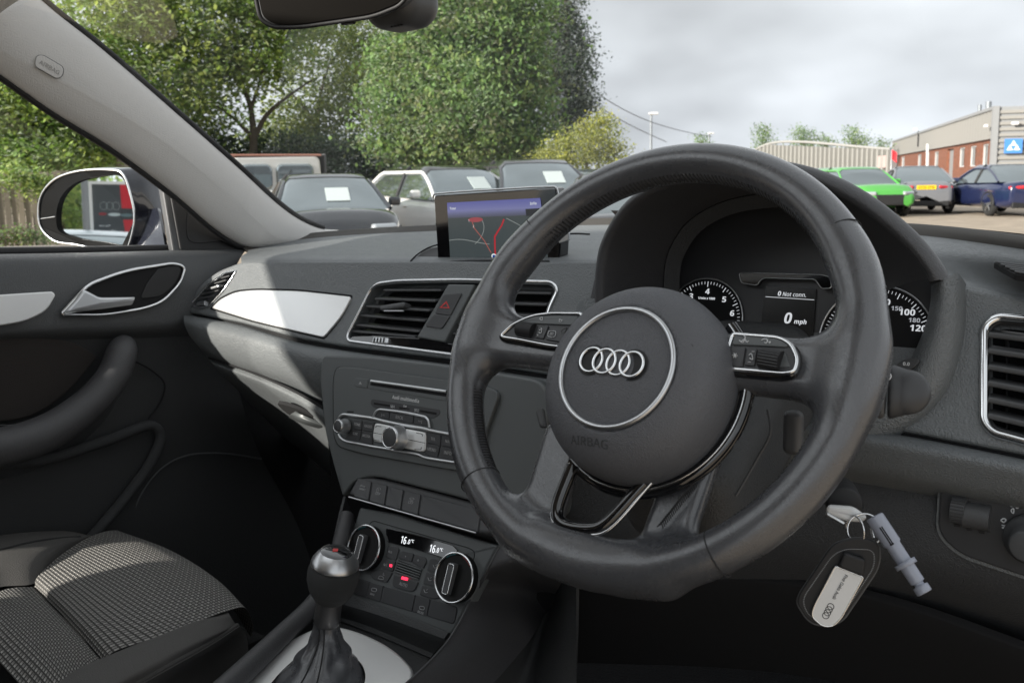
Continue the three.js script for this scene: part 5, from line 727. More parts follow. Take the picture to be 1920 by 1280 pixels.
// ================================================================ pillar trim, windscreen, roof edge, mirrors
{
  const p = thing('pillar_trim', 'pale grey windscreen pillar trim with airbag tab beside passenger window', 'pillar trim', onX(470, 465, -1.5));
  // edges of the trim on the glass side and on the door side, base first
  const gx = [[632, 432], [600, 429], [560, 412], [520, 384], [450, 320], [330, 214], [180, 85], [100, 22], [40, -30]], dx = [[500, 466], [470, 464], [440, 452], [400, 425], [330, 365], [210, 276], [100, 208], [0, 138], [-70, 90]];
  const b0 = onX(520, 440, -1.49), b1 = onX(50, 75, -1.44); const along = b1.clone().sub(b0).normalize(), nrm = V(0.80, 0.25, 0.55); nrm.addScaledVector(along, -nrm.dot(along)).normalize();
  const F = new Frame(b0, nrm, along.clone());
  const g = gx.map((q) => F.hit(q[0], q[1], -0.012)), d = dx.map((q) => F.hit(q[0], q[1], -0.012));
  const row = (k, h) => gx.map((q, i) => F.hit(q[0] + (dx[i][0] - q[0]) * k, q[1] + (dx[i][1] - q[1]) * k, h));
  part('trim', sheet([row(-0.02, -0.03), row(0.0, -0.012), row(0.12, -0.001), row(0.4, 0.006), row(0.7, 0.004), row(0.9, -0.004), row(1.0, -0.014), row(1.03, -0.03)], { nu: 60, nv: 36, thick: 0 }), M.pillar, p);
  part('glass_seal', tube(gx.slice(1).map((q) => F.hit(q[0] + 6, q[1] - 2, -0.018)), 0.0055, { seg: 70 }), M.dark, p);
  part('door_seal', tube(dx.slice(1).map((q) => F.hit(q[0] - 4, q[1] + 4, -0.022)), 0.006, { seg: 70 }), M.dark, p);
  const tab = part('airbag_tab', plate(F, [[68, 104, 0.006], [80, 103, 0.006], [119, 126, 0.006], [117, 142, 0.006], [106, 148, 0.006], [64, 124, 0.006]], { h: 0.0085, depth: 0.004, bevel: 0.001, r: 0.006 }), M.pillar, p);
  part('tab_gap', loopPx(F, [[68, 104, 0.006], [80, 103, 0.006], [119, 126, 0.006], [117, 142, 0.006], [106, 148, 0.006], [64, 124, 0.006]], 0.0007, { h: 0.0074, r: 0.006 }), M.plastic, tab);
  { const a = F.uv(74, 116), b = F.uv(112, 138), f2 = new Frame(F.o, F.n, F.v.clone().applyAxisAngle(F.n, Math.atan2(b[1] - a[1], b[0] - a[0]))); part('lettering', textPx(f2, 'AIRBAG', 92, 126, 0.0062, { h: 0.0087, wide: 1.1 }), mat({ color: lin(0.30, 0.29, 0.275), roughness: 0.8 }), tab); }
  // windscreen: from the foot strip up to the roof edge
  const w = thing('windscreen', 'large clear raked windscreen above the dashboard', 'windscreen', V(-0.85, 1.15, -1.3));
  const foot = [[-1.56, 1.13, -1.06], [-1.40, 1.155, -1.22], [-1.2, 1.172, -1.32], [-0.85, 1.185, -1.37], [-0.45, 1.168, -1.33], [-0.12, 1.14, -1.18], [0.06, 1.105, -0.98]].map((a) => V(...a)), head = [[-1.47, 1.46, -0.55], [-1.3, 1.50, -0.60], [-1.1, 1.512, -0.62], [-0.85, 1.518, -0.63], [-0.55, 1.515, -0.62], [-0.25, 1.51, -0.60], [0.02, 1.48, -0.52]].map((a) => V(...a));
  part('pane', sheet([foot, foot.map((q, i) => q.clone().lerp(head[i], 0.5).add(V(0, 0.025, -0.02))), head], { nu: 30, nv: 20 }), M.glass, w);
  // black ceramic band at its foot on the right, dots
  const band = []; for (let i = 0; i < 2; i++) { }
  part('dot_band', sheet([foot.slice(3).map((q, i) => q.clone().add(V(0, 0.001, 0.004))), foot.slice(3).map((q, i) => q.clone().lerp(head[i + 3], 0.045).add(V(0, 0.004, 0.002)))], { nu: 30, nv: 2 }), mat({ color: lin(0.02, 0.017, 0.018), roughness: 0.7 }), w);
}
{
  const t = thing('rear_view_mirror', 'grey framed rear view mirror with sensor pod behind it hanging from windscreen', 'mirror', onZ(640, -30, -0.62));
  const f = new Frame(onZ(640, 10, -0.60), V(0.5, -0.22, 1));
  const o = [[470, -60, 0.012], [476, -10, 0.01], [486, 38, 0.014], [510, 52, 0.012], [560, 52], [700, 32], [760, 8], [780, -60]];
  part('housing', plate(f, o, { h: 0.006, depth: 0.03, bevel: 0.006, seg: 4, r: 0.012 }), M.plastic, t);
  part('rim', loopPx(f, o.map(([x, y, r]) => [x + (640 - x) * 0.01, y - 1, r ?? 0.012]), 0.0022, { h: 0.0045, r: 0.012 }), M.dark, t);
  part('mirror_glass', plate(f, o.map(([x, y, r]) => [x + (640 - x) * 0.035, y - 6 + (y < -20 ? 8 : 0), r ?? 0.01]), { h: 0.0068, depth: 0.003, bevel: 0.0006, r: 0.01 }), mat({ color: lin(0.03, 0.028, 0.026), metalness: 1, roughness: 0.3 }), t);
  part('button', plate(f, [[638, 42], [664, 38], [662, 45], [640, 48]], { h: 0.004, depth: 0.006, r: 0.001 }), M.black, t);
  const q = onZ(752, 8, -0.66); part('sensor_pod', nets((x, y, z) => { const d = rboxSdf(x, y, z, 0.034, 0.036, 0.03, 0.022); return d; }, [-0.045, -0.045, -0.045], [0.045, 0.045, 0.045], 0.003).translate(q.x, q.y + 0.012, q.z), M.plastic, t);
  for (let k = 0; k < 4; k++) part('pod_slot', plate(f, [[733 + k * 6, 48 - k], [736 + k * 6, 48 - k], [735 + k * 6, 51 - k], [732 + k * 6, 51 - k]], { h: -0.02, depth: 0.004, r: 0.0002, bevel: 0 }), M.black, t);
}
{
  const t = thing('door_mirror', 'dark blue gloss door mirror with silver rim outside the passenger window', 'door mirror', onX(270, 470, -1.62));
  const f = new Frame(onX(190, 398, -1.72), V(0.36, 0.02, 1));
  const O = [[72, 395], [78, 365], [100, 338], [140, 322], [200, 318], [228, 324], [246, 370], [252, 410], [243, 455], [236, 468], [200, 468], [140, 458], [100, 450], [76, 425]];
  const I = [[104, 400], [112, 370], [138, 343], [180, 331], [226, 330], [238, 352], [250, 395], [246, 440], [242, 458], [190, 454], [140, 446], [108, 432]];
  const paint = mat({ color: lin(0.012, 0.014, 0.022), roughness: 0.2, clearcoat: 1, clearcoatRoughness: 0.03 });
  // shell: from rim back to a rounded nose
  const rimP = O.map((p) => f.hit(p[0], p[1], 0.0)), cen = rimP.reduce((a, b) => a.clone().add(b), V(0, 0, 0)).multiplyScalar(1 / rimP.length);
  const ringAt = (s, back, dx = 0) => { const l = rimP.map((p) => cen.clone().lerp(p, s).addScaledVector(f.n, -back).addScaledVector(f.u, dx)); l.push(l[0].clone()); return l; };
  part('shell', sheet([ringAt(1.0, 0.0), ringAt(1.05, 0.012), ringAt(1.08, 0.04, 0.008), ringAt(1.0, 0.075, 0.014), ringAt(0.72, 0.105, 0.018), ringAt(0.02, 0.118, 0.02)], { nu: 70, nv: 30 }), paint, t);
  part('silver_rim', tube(rimP.map((p) => p.clone().addScaledVector(f.n, 0.001)), 0.0022, { closed: true, seg: 140 }), M.chrome, t);
  part('inner_bezel', ringPlate(f, O.map(([x, y]) => [x + (165 - x) * 0.015, y + (395 - y) * 0.015]), I, { h: -0.001, depth: 0.012, smooth: true, bevel: 0.001 }), mat({ color: lin(0.008), roughness: 0.85, specularIntensity: 0.15 }), t);
  part('bezel_split', tube([f.hit(76, 410, 0.001), f.hit(102, 406, 0.001)], 0.0008, { seg: 2 }), M.chrome, t);
  // glass turned so that it shows what is behind the car
  const mg = new Frame(f.hit(180, 395, -0.008), V(0.34, 0.02, 1));
  MIRROR = mg;
  part('mirror_glass', plate(mg, I.map(([x, y]) => [x - (180 - x) * 0.02, y - (395 - y) * 0.02]), { h: 0.002, depth: 0.003, smooth: true, bevel: 0.0006 }), mat({ color: lin(0.86, 0.88, 0.88), metalness: 1, roughness: 0.015 }), t);
  part('glass_edge', tube(I.map((p) => mg.hit(p[0], p[1], 0.003)), 0.0009, { closed: true, seg: 120 }), M.satin, t);
  part('mirror_foot', sheet([[onX(232, 440, -1.70), onX(262, 400, -1.68), onX(300, 392, -1.62)], [onX(228, 466, -1.69), onX(262, 445, -1.66), onX(310, 440, -1.58)], [onX(240, 470, -1.69), onX(268, 470, -1.64), onX(315, 470, -1.57)]], { nu: 14, nv: 12, thick: 0.006 }), paint, t);
}
// ================================================================ passenger seat
{
  const t = thing('passenger_seat', 'passenger seat cushion in grey woven cloth with plain charcoal side bolsters', 'seat', V(-1.2, 0.36, -0.45));
  const W = 128, weave = (lum) => dataTex(W, W, (i, j) => { const ci = Math.floor(i / 16), cj = Math.floor(j / 16), x = (i % 16) / 16, y = (j % 16) / 16; const a = x > 0.18 && x < 0.86 && y > 0.14 && y < 0.82; const r = noise3.noise(i * 0.7, j * 0.7, 1.5) * 0.08, alt = (ci + cj) % 2; const v = a ? (alt ? 0.60 : 0.50) + 0.09 * Math.sin(x * 25) + r * 1.5 : 0.22 + r; return lum ? Math.max(0, a ? Math.sin((y - 0.14) / 0.68 * Math.PI) : 0.05) : [v, v * 0.985, v * 0.96]; }, { srgb: !lum });
  const cm = weave(false), bm = weave(true); for (const x of [cm, bm]) x.repeat.set(20, 20);
  const cloth = mat({ map: cm, bumpMap: bm, bumpScale: 0.0012, roughness: 0.95, color: lin(1), sheen: 0.3, sheenRoughness: 0.6 });
  const plain = mat({ color: lin(0.075, 0.072, 0.069), roughness: 0.9, bumpMap: blotch(90, 0, 1), bumpScale: 0.0004, sheen: 0.25, sheenRoughness: 0.5, sheenColor: lin(0.2) });
  const Y = (l) => l.map(([x, y, h]) => onY(x, y, h));
  // front pad: rows from the crease forward and down over the nose
  part('front_pad', sheet([
    Y([[62, 1100, 0.680], [108, 1145, 0.680], [150, 1190, 0.680], [196, 1243, 0.680]]), Y([[66, 1086, 0.690], [115, 1130, 0.692], [160, 1175, 0.692], [206, 1226, 0.690]]), Y([[92, 1058, 0.698], [160, 1108, 0.702], [225, 1155, 0.702], [290, 1195, 0.698]]), Y([[130, 1028, 0.700], [210, 1072, 0.706], [300, 1125, 0.706], [370, 1165, 0.700]]),
    Y([[172, 1004, 0.698], [262, 1044, 0.705], [360, 1100, 0.704], [425, 1145, 0.696]]), Y([[210, 994, 0.686], [310, 1030, 0.692], [405, 1088, 0.690], [460, 1140, 0.680]]), [onY(228, 1002, 0.66), onY(330, 1042, 0.662), onY(420, 1104, 0.66), onY(474, 1170, 0.648)], [onY(240, 1040, 0.62), onY(340, 1075, 0.62), onY(425, 1130, 0.62), onY(470, 1195, 0.61)]], { nu: 50, nv: 60 }), cloth, t);
  part('rear_pad', sheet([
    Y([[-80, 1150, 0.68], [-20, 1220, 0.68], [60, 1310, 0.68], [120, 1380, 0.68]]), Y([[-40, 1130, 0.692], [20, 1190, 0.694], [90, 1260, 0.694], [150, 1330, 0.69]]), Y([[10, 1104, 0.692], [65, 1150, 0.695], [120, 1205, 0.695], [172, 1262, 0.690]]), Y([[58, 1100, 0.682], [104, 1147, 0.682], [147, 1192, 0.682], [192, 1246, 0.682]]), Y([[62, 1102, 0.672], [108, 1147, 0.672], [150, 1192, 0.672], [196, 1245, 0.672]])], { nu: 50, nv: 50 }), cloth, t);
  part('outer_bolster', sheet([
    Y([[-80, 1120, 0.69], [0, 1100, 0.69], [62, 1094, 0.686], [95, 1062, 0.69], [135, 1030, 0.69], [178, 1006, 0.688]]), Y([[-80, 1070, 0.715], [0, 1056, 0.715], [60, 1048, 0.712], [95, 1034, 0.71], [125, 1018, 0.705], [168, 1003, 0.695]]), Y([[-80, 1026, 0.722], [0, 1019, 0.722], [50, 1011, 0.718], [90, 1006, 0.712], [130, 1003, 0.705], [165, 1004, 0.692]]), Y([[-80, 1018, 0.70], [0, 1012, 0.70], [50, 1005, 0.70], [90, 1003, 0.69], [130, 1002, 0.68], [170, 1010, 0.66]]), [V(-1.46, 0.5, -0.2), V(-1.46, 0.5, -0.45), V(-1.46, 0.5, -0.6), V(-1.45, 0.5, -0.7), V(-1.44, 0.5, -0.78), V(-1.42, 0.5, -0.83)]], { nu: 50, nv: 30 }), plain, t);
  part('bolster_piping', tube(Y([[-80, 1042, 0.722], [0, 1030, 0.723], [50, 1018, 0.72], [100, 1010, 0.713], [150, 1006, 0.70]]), 0.0018), M.thread, t);
  // inner bolster with piping
  part('inner_bolster', sheet([
    Y([[94, 1292, 0.694], [144, 1254, 0.696], [194, 1232, 0.694], [292, 1192, 0.696], [366, 1160, 0.696], [426, 1144, 0.692]]), Y([[106, 1300, 0.712], [164, 1260, 0.714], [224, 1233, 0.713], [314, 1197, 0.710], [380, 1170, 0.704], [432, 1156, 0.690]]), Y([[130, 1330, 0.712], [210, 1283, 0.714], [290, 1240, 0.712], [360, 1206, 0.706], [408, 1184, 0.696], [440, 1168, 0.68]]), Y([[150, 1345, 0.70], [240, 1290, 0.70], [320, 1245, 0.70], [380, 1212, 0.692], [422, 1186, 0.684], [446, 1172, 0.672]])], { nu: 50, nv: 26 }), plain, t);
  const pip = Y([[150, 1345, 0.70], [240, 1290, 0.70], [320, 1245, 0.70], [380, 1212, 0.692], [422, 1186, 0.684], [444, 1172, 0.674]]);
  part('seat_piping', tube(pip, 0.003), plain, t);
  part('seat_side', sheet([pip.map((p) => p.clone()), Y([[190, 1380, 0.64], [290, 1325, 0.64], [360, 1275, 0.64], [420, 1235, 0.635], [452, 1210, 0.63], [458, 1200, 0.63]]), pip.map((p) => V(p.x + 0.005, 0.40, p.z))], { nu: 30, nv: 16, thick: 0.004 }), plain, t);
  part('seat_base', box(-1.42, -1.06, 0.36, 0.60, -0.74, 0.0), M.carpet, t);
  // backrest, behind the edge of the picture
  part('backrest', nets((x, y, z) => rboxSdf(x, y, z - y * 0.0, 0.24, 0.32, 0.06, 0.055), [-0.26, -0.34, -0.08], [0.26, 0.34, 0.08], 0.012).rotateX(0.35).translate(-1.22, 1.0, 0.14), plain, t);
}
// ================================================================ outside: sloping car park
const SL = 0.04, sY = Math.sin(YAW), cY = Math.cos(YAW);
const GY = (x, z) => -0.10 + SL * (-x * sY - z * cY);
const QG = new THREE.Quaternion().setFromUnitVectors(V(0, 1, 0), V(SL * sY, 1, SL * cY).normalize());
const G_UP = V(0, 1, 0).applyQuaternion(QG);
const gAt = (px, r) => { const p = atRange(px, 400, r); p.y = GY(p.x, p.z); return p; };       // foot of something seen at pixel column px, r metres away
const toCam = (p) => Math.atan2(EYE.x - p.x, EYE.z - p.z);                                   // heading that faces the camera
function stand(g, p, heading) { g.position.copy(p); g.quaternion.copy(QG).multiply(new THREE.Quaternion().setFromAxisAngle(V(0, 1, 0), heading)); return g; }
{
  const asphalt = (() => { const r = rng(3); return dataTex(512, 512, (i, j) => { const n = r(), m = fbm(i / 90, j / 90, 2, 4); const v = 0.60 + 0.10 * (n - 0.5) + 0.12 * m; return [v * 1.06, v * 0.97, v * 0.86]; }, { srgb: true, rep: [1, 1] }); })();
  asphalt.repeat.set(0.35, 0.35);
  const g = new THREE.PlaneGeometry(500, 500, 60, 60); g.rotateX(-Math.PI / 2); const p = g.attributes.position, uv = g.attributes.uv;
  for (let i = 0; i < p.count; i++) { const x = p.getX(i), z = p.getZ(i); p.setY(i, GY(x, z)); uv.setXY(i, x, z); } g.computeVertexNormals();
  struct('ground', g, mat({ map: asphalt, roughness: 0.92, bumpMap: blotch(0.8, 0, 1), bumpScale: 0.004 }), 'dusty tan asphalt of the car park');
}
// ---------------------------------------------------------------- trees
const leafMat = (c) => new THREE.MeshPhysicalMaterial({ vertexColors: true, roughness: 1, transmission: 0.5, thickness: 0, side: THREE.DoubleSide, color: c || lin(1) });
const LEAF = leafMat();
const bark = mat({ color: lin(0.09, 0.075, 0.06), roughness: 0.95, bumpMap: blotch(2, 0, 1), bumpScale: 0.02 }), barkPale = mat({ color: lin(0.34, 0.30, 0.25), roughness: 0.95, bumpMap: blotch(2, 0, 1), bumpScale: 0.02 });
function leaves(blobs, R, { size = 9, per = 1, cols, seed = 1, droop = 0.4, flat = 0.62, clump = 26 } = {}) {
  const r = rng(seed), pos = [], col = [], idx = [], nor = []; const gs = () => (r() + r() + r() - 1.5) * 1.15;
  const s = 0.95 * size / FPX * R;
  for (const [px, py, rx, ry, rd] of blobs) {
    const c = atRange(px, py, R + (rd || 0)), m = c.distanceTo(EYE) / FPX, ax = rx * m, ay = ry * m, az = Math.min(ax, ay * 1.6);
    const nC = Math.round(2.7 * per * rx * ry / (clump * 5.2)) + 4;
    for (let k = 0; k < nC; k++) {
      let u = r() * 2 - 1, ph = r() * 6.283, rr = Math.pow(r(), 0.42); const q = Math.sqrt(1 - u * u);
      const cx = c.x + q * Math.cos(ph) * rr * ax, cy = c.y + u * rr * ay, cz = c.z + q * Math.sin(ph) * rr * az;
      const tone = r(), base = cols[Math.floor(r() * cols.length)], k1 = 0.62 + 0.75 * tone, sp = s * (2.0 + 1.9 * r()), an = r() * 6.28, el = sp * (1 + r());
      const nL = Math.round(clump * (0.7 + 0.6 * r()));
      for (let l = 0; l < nL; l++) {
        const a = gs() * el, b = gs() * sp * 0.8, h = gs() * sp * flat - droop * Math.abs(a) * 0.45;
        const x = cx + a * Math.cos(an) - b * Math.sin(an), z = cz + a * Math.sin(an) + b * Math.cos(an), y = cy + h;
        const yw = r() * 6.28, pt = -droop * 0.8 + gs() * 0.8, rl = gs() * 0.8, L = s * (0.6 + 0.6 * r()), w = L * (0.28 + 0.14 * r());
        const dx = Math.cos(yw) * Math.cos(pt), dy = Math.sin(pt), dz = Math.sin(yw) * Math.cos(pt); let ex = -Math.sin(yw), ez = Math.cos(yw), ey = Math.sin(rl); const el2 = Math.hypot(ex, ey, ez); ex /= el2; ey /= el2; ez /= el2;
        const o = pos.length / 3; pos.push(x - dx * L * 0.5, y - dy * L * 0.5, z - dz * L * 0.5, x + ex * w, y + ey * w, z + ez * w, x + dx * L * 0.5, y + dy * L * 0.5, z + dz * L * 0.5, x - ex * w, y - ey * w, z - ez * w);
        idx.push(o, o + 1, o + 2, o, o + 2, o + 3); const v = k1 * (0.75 + 0.5 * r()); for (let e = 0; e < 4; e++) col.push(base[0] * v, base[1] * v, base[2] * v);
      }
    }
  }
  const g = new THREE.BufferGeometry(); g.setAttribute('position', new THREE.Float32BufferAttribute(pos, 3)); g.setAttribute('color', new THREE.Float32BufferAttribute(col, 3)); g.setIndex(idx); g.computeVertexNormals(); return g;
}
const limb = (pts, R, r0, r1) => { const c = new THREE.CatmullRomCurve3(pts.map(([x, y, d]) => atRange(x, y, R + (d || 0))), false, 'centripetal'), n = 14, P = []; for (let i = 0; i <= n; i++) { const p = c.getPoint(i / n), tg = c.getTangent(i / n), a = new THREE.Vector3().crossVectors(tg, V(0.3, 0.1, 1)).normalize(), b = new THREE.Vector3().crossVectors(a, tg), r = r0 + (r1 - r0) * Math.pow(i / n, 0.8), l = []; for (let k = 0; k <= 9; k++) { const q = k / 9 * 2 * Math.PI, w = 1 + 0.12 * noise3.noise(i * 0.7, k % 9, 2.1); l.push(p.clone().addScaledVector(a, Math.cos(q) * r * w).addScaledVector(b, Math.sin(q) * r * w)); } P.push(l); } return gridGeo(P); };
function tree(name, label, R, { trunk, limbs = [], blobs, leaf, wood = bark, group, cat = 'tree' }) {
  const t = thing(name, label, cat, V(0, 0, 0), group); const base = gAt(trunk[0], R); t.position.copy(base); t.userBase = base;
  const tp = atRange(trunk[0] + (trunk[2] || 0), trunk[1], R), k = [base.clone().addScaledVector(G_UP, -0.15), base.clone().lerp(tp, 0.5), tp];
  const P = []; const c = new THREE.CatmullRomCurve3(k); for (let i = 0; i <= 10; i++) { const p = c.getPoint(i / 10), r = trunk[3] * (1.25 - 0.6 * i / 10), l = []; for (let q = 0; q <= 12; q++) { const a = q / 12 * 2 * Math.PI, w = 1 + 0.1 * noise3.noise(i * 0.6, (q % 12) * 0.8, 4); l.push(p.clone().add(V(Math.cos(a) * r * w, 0, Math.sin(a) * r * w))); } P.push(l); }
  const tr = part('trunk', gridGeo(P), wood, t); for (const [pts, a, b] of limbs) part('limb', limb(pts, R, a, b), wood, tr);
  part('crown', leaves(blobs, R, leaf), LEAF, t); return t;
}
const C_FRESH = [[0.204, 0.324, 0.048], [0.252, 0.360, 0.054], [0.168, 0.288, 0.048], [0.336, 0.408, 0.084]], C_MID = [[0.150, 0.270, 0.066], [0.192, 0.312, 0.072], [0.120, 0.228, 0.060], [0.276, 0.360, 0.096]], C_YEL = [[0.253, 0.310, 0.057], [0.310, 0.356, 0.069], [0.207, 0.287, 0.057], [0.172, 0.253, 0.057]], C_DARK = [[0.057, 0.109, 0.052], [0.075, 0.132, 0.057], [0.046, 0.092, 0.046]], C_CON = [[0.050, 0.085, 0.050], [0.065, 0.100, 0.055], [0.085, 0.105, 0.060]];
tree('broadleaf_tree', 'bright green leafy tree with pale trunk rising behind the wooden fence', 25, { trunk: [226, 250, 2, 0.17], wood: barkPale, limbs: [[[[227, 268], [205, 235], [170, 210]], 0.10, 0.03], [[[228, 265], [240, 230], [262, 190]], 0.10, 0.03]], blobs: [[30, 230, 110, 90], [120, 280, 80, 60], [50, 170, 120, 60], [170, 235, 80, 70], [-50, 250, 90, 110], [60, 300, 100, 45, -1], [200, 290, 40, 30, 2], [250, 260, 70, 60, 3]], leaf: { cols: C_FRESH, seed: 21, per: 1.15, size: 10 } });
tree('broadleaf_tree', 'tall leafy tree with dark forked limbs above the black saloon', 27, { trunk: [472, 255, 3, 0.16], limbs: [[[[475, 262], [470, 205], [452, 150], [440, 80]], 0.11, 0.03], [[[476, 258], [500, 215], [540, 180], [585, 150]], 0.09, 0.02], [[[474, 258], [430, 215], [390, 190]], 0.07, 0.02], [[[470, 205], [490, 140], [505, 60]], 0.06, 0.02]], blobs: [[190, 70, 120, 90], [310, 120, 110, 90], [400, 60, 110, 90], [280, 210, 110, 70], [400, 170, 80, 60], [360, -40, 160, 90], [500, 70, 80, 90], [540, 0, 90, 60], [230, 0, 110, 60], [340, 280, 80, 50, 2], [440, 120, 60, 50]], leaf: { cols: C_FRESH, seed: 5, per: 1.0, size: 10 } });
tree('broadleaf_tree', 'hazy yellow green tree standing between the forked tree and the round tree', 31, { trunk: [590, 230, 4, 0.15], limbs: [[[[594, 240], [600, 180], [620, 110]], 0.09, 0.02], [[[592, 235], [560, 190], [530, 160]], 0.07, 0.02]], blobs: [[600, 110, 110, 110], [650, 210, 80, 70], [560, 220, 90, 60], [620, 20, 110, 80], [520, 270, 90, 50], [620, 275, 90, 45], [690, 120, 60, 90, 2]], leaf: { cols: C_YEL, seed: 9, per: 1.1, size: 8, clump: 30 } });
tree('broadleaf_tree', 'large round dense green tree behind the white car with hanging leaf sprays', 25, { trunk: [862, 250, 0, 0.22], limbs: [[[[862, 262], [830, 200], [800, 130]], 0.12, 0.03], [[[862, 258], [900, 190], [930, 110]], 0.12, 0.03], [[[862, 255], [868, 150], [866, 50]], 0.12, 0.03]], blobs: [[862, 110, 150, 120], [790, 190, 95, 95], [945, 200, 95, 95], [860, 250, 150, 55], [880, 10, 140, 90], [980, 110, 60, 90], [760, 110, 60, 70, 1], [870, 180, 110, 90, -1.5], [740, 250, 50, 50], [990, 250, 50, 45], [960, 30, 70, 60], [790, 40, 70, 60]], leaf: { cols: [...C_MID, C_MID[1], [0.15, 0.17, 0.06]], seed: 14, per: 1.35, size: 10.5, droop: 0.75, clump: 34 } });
tree('conifer_tree', 'tall dark conifer against the grey sky behind the round tree', 35, { trunk: [1066, -10, -4, 0.14], blobs: [[1056, 0, 34, 50], [1062, 60, 42, 55], [1066, 120, 44, 60], [1070, 175, 42, 55], [1066, 220, 48, 45], [1085, 110, 26, 40], [1095, 190, 20, 40], [1030, 110, 30, 90]], leaf: { cols: C_CON, seed: 33, per: 2.4, size: 6.5, droop: 0.55, clump: 24 }, cat: 'tree' });
tree('garden_shrub', 'golden green rounded shrub below the conifer', 22.5, { trunk: [1100, 300, 0, 0.06], blobs: [[1095, 278, 70, 48], [1128, 250, 38, 38], [1062, 296, 55, 34], [1148, 296, 34, 30], [1132, 222, 14, 26], [1030, 306, 50, 26]], leaf: { cols: [[0.42, 0.42, 0.05], [0.36, 0.38, 0.05], [0.26, 0.31, 0.05]], seed: 41, per: 2.2, size: 6, clump: 26 }, cat: 'shrub' });
tree('clipped_hedge', 'dark green conifer hedge behind the black and white cars', 28, { trunk: [640, 320, 0, 0.05], blobs: [[455, 300, 50, 40], [520, 290, 60, 45], [590, 298, 60, 48], [660, 296, 60, 46], [730, 300, 60, 44], [800, 300, 60, 42], [870, 302, 60, 40], [940, 302, 60, 40], [1000, 305, 50, 35], [400, 290, 50, 60], [340, 300, 60, 60], [560, 330, 120, 30], [760, 330, 140, 30], [920, 330, 120, 28]], leaf: { cols: C_DARK, seed: 55, per: 2.6, size: 7, droop: 0.2, clump: 28 }, cat: 'hedge' });
tree('clipped_hedge', 'dark green hedge growing behind the wooden fence', 30, { trunk: [120, 330, 0, 0.05], blobs: [[-40, 320, 90, 60], [60, 330, 90, 55], [160, 330, 90, 55], [250, 320, 70, 60], [310, 330, 60, 70]], leaf: { cols: [...C_DARK, ...C_MID], seed: 57, per: 2.0, size: 9, clump: 26 }, cat: 'hedge' });
const FAR = [[1431, 258, 14, 22, 'thin bare topped tree beyond the pale shed'], [1508, 257, 24, 16, 'low feathery tree beyond the pale shed'], [1604, 258, 20, 17, 'small dark green tree beyond the pale shed'], [1548, 264, 12, 9, 'tiny round tree between two others beyond the shed'], [1655, 270, 8, 8, 'tiny dark treetop beside the brick workshop'], [1316, 262, 8, 10, 'tiny tree seen over the steering wheel rim']];
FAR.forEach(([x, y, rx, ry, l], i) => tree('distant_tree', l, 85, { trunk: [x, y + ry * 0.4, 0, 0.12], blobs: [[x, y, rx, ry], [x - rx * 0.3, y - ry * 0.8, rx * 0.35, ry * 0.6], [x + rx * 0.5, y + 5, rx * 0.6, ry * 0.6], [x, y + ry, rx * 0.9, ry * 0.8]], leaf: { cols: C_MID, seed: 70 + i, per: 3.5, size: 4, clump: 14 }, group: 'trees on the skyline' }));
tree('low_plants', 'weeds growing along the foot of the wooden fence', 20.8, { trunk: [40, 440, 0, 0.01], blobs: [[10, 446, 26, 12], [45, 442, 24, 14], [72, 448, 18, 10], [-30, 446, 26, 12]], leaf: { cols: [...C_MID, [0.12, 0.08, 0.04]], seed: 61, per: 3, size: 6, clump: 18 }, cat: 'plants' });
tree('ivy_clump', 'pale ivy spilling over the top of the wooden fence', 21.2, { trunk: [62, 400, 0, 0.02], blobs: [[62, 338, 18, 16], [80, 350, 12, 22], [40, 330, 22, 8], [10, 328, 22, 9]], leaf: { cols: C_FRESH, seed: 63, per: 3, size: 8, clump: 18 }, cat: 'ivy' });
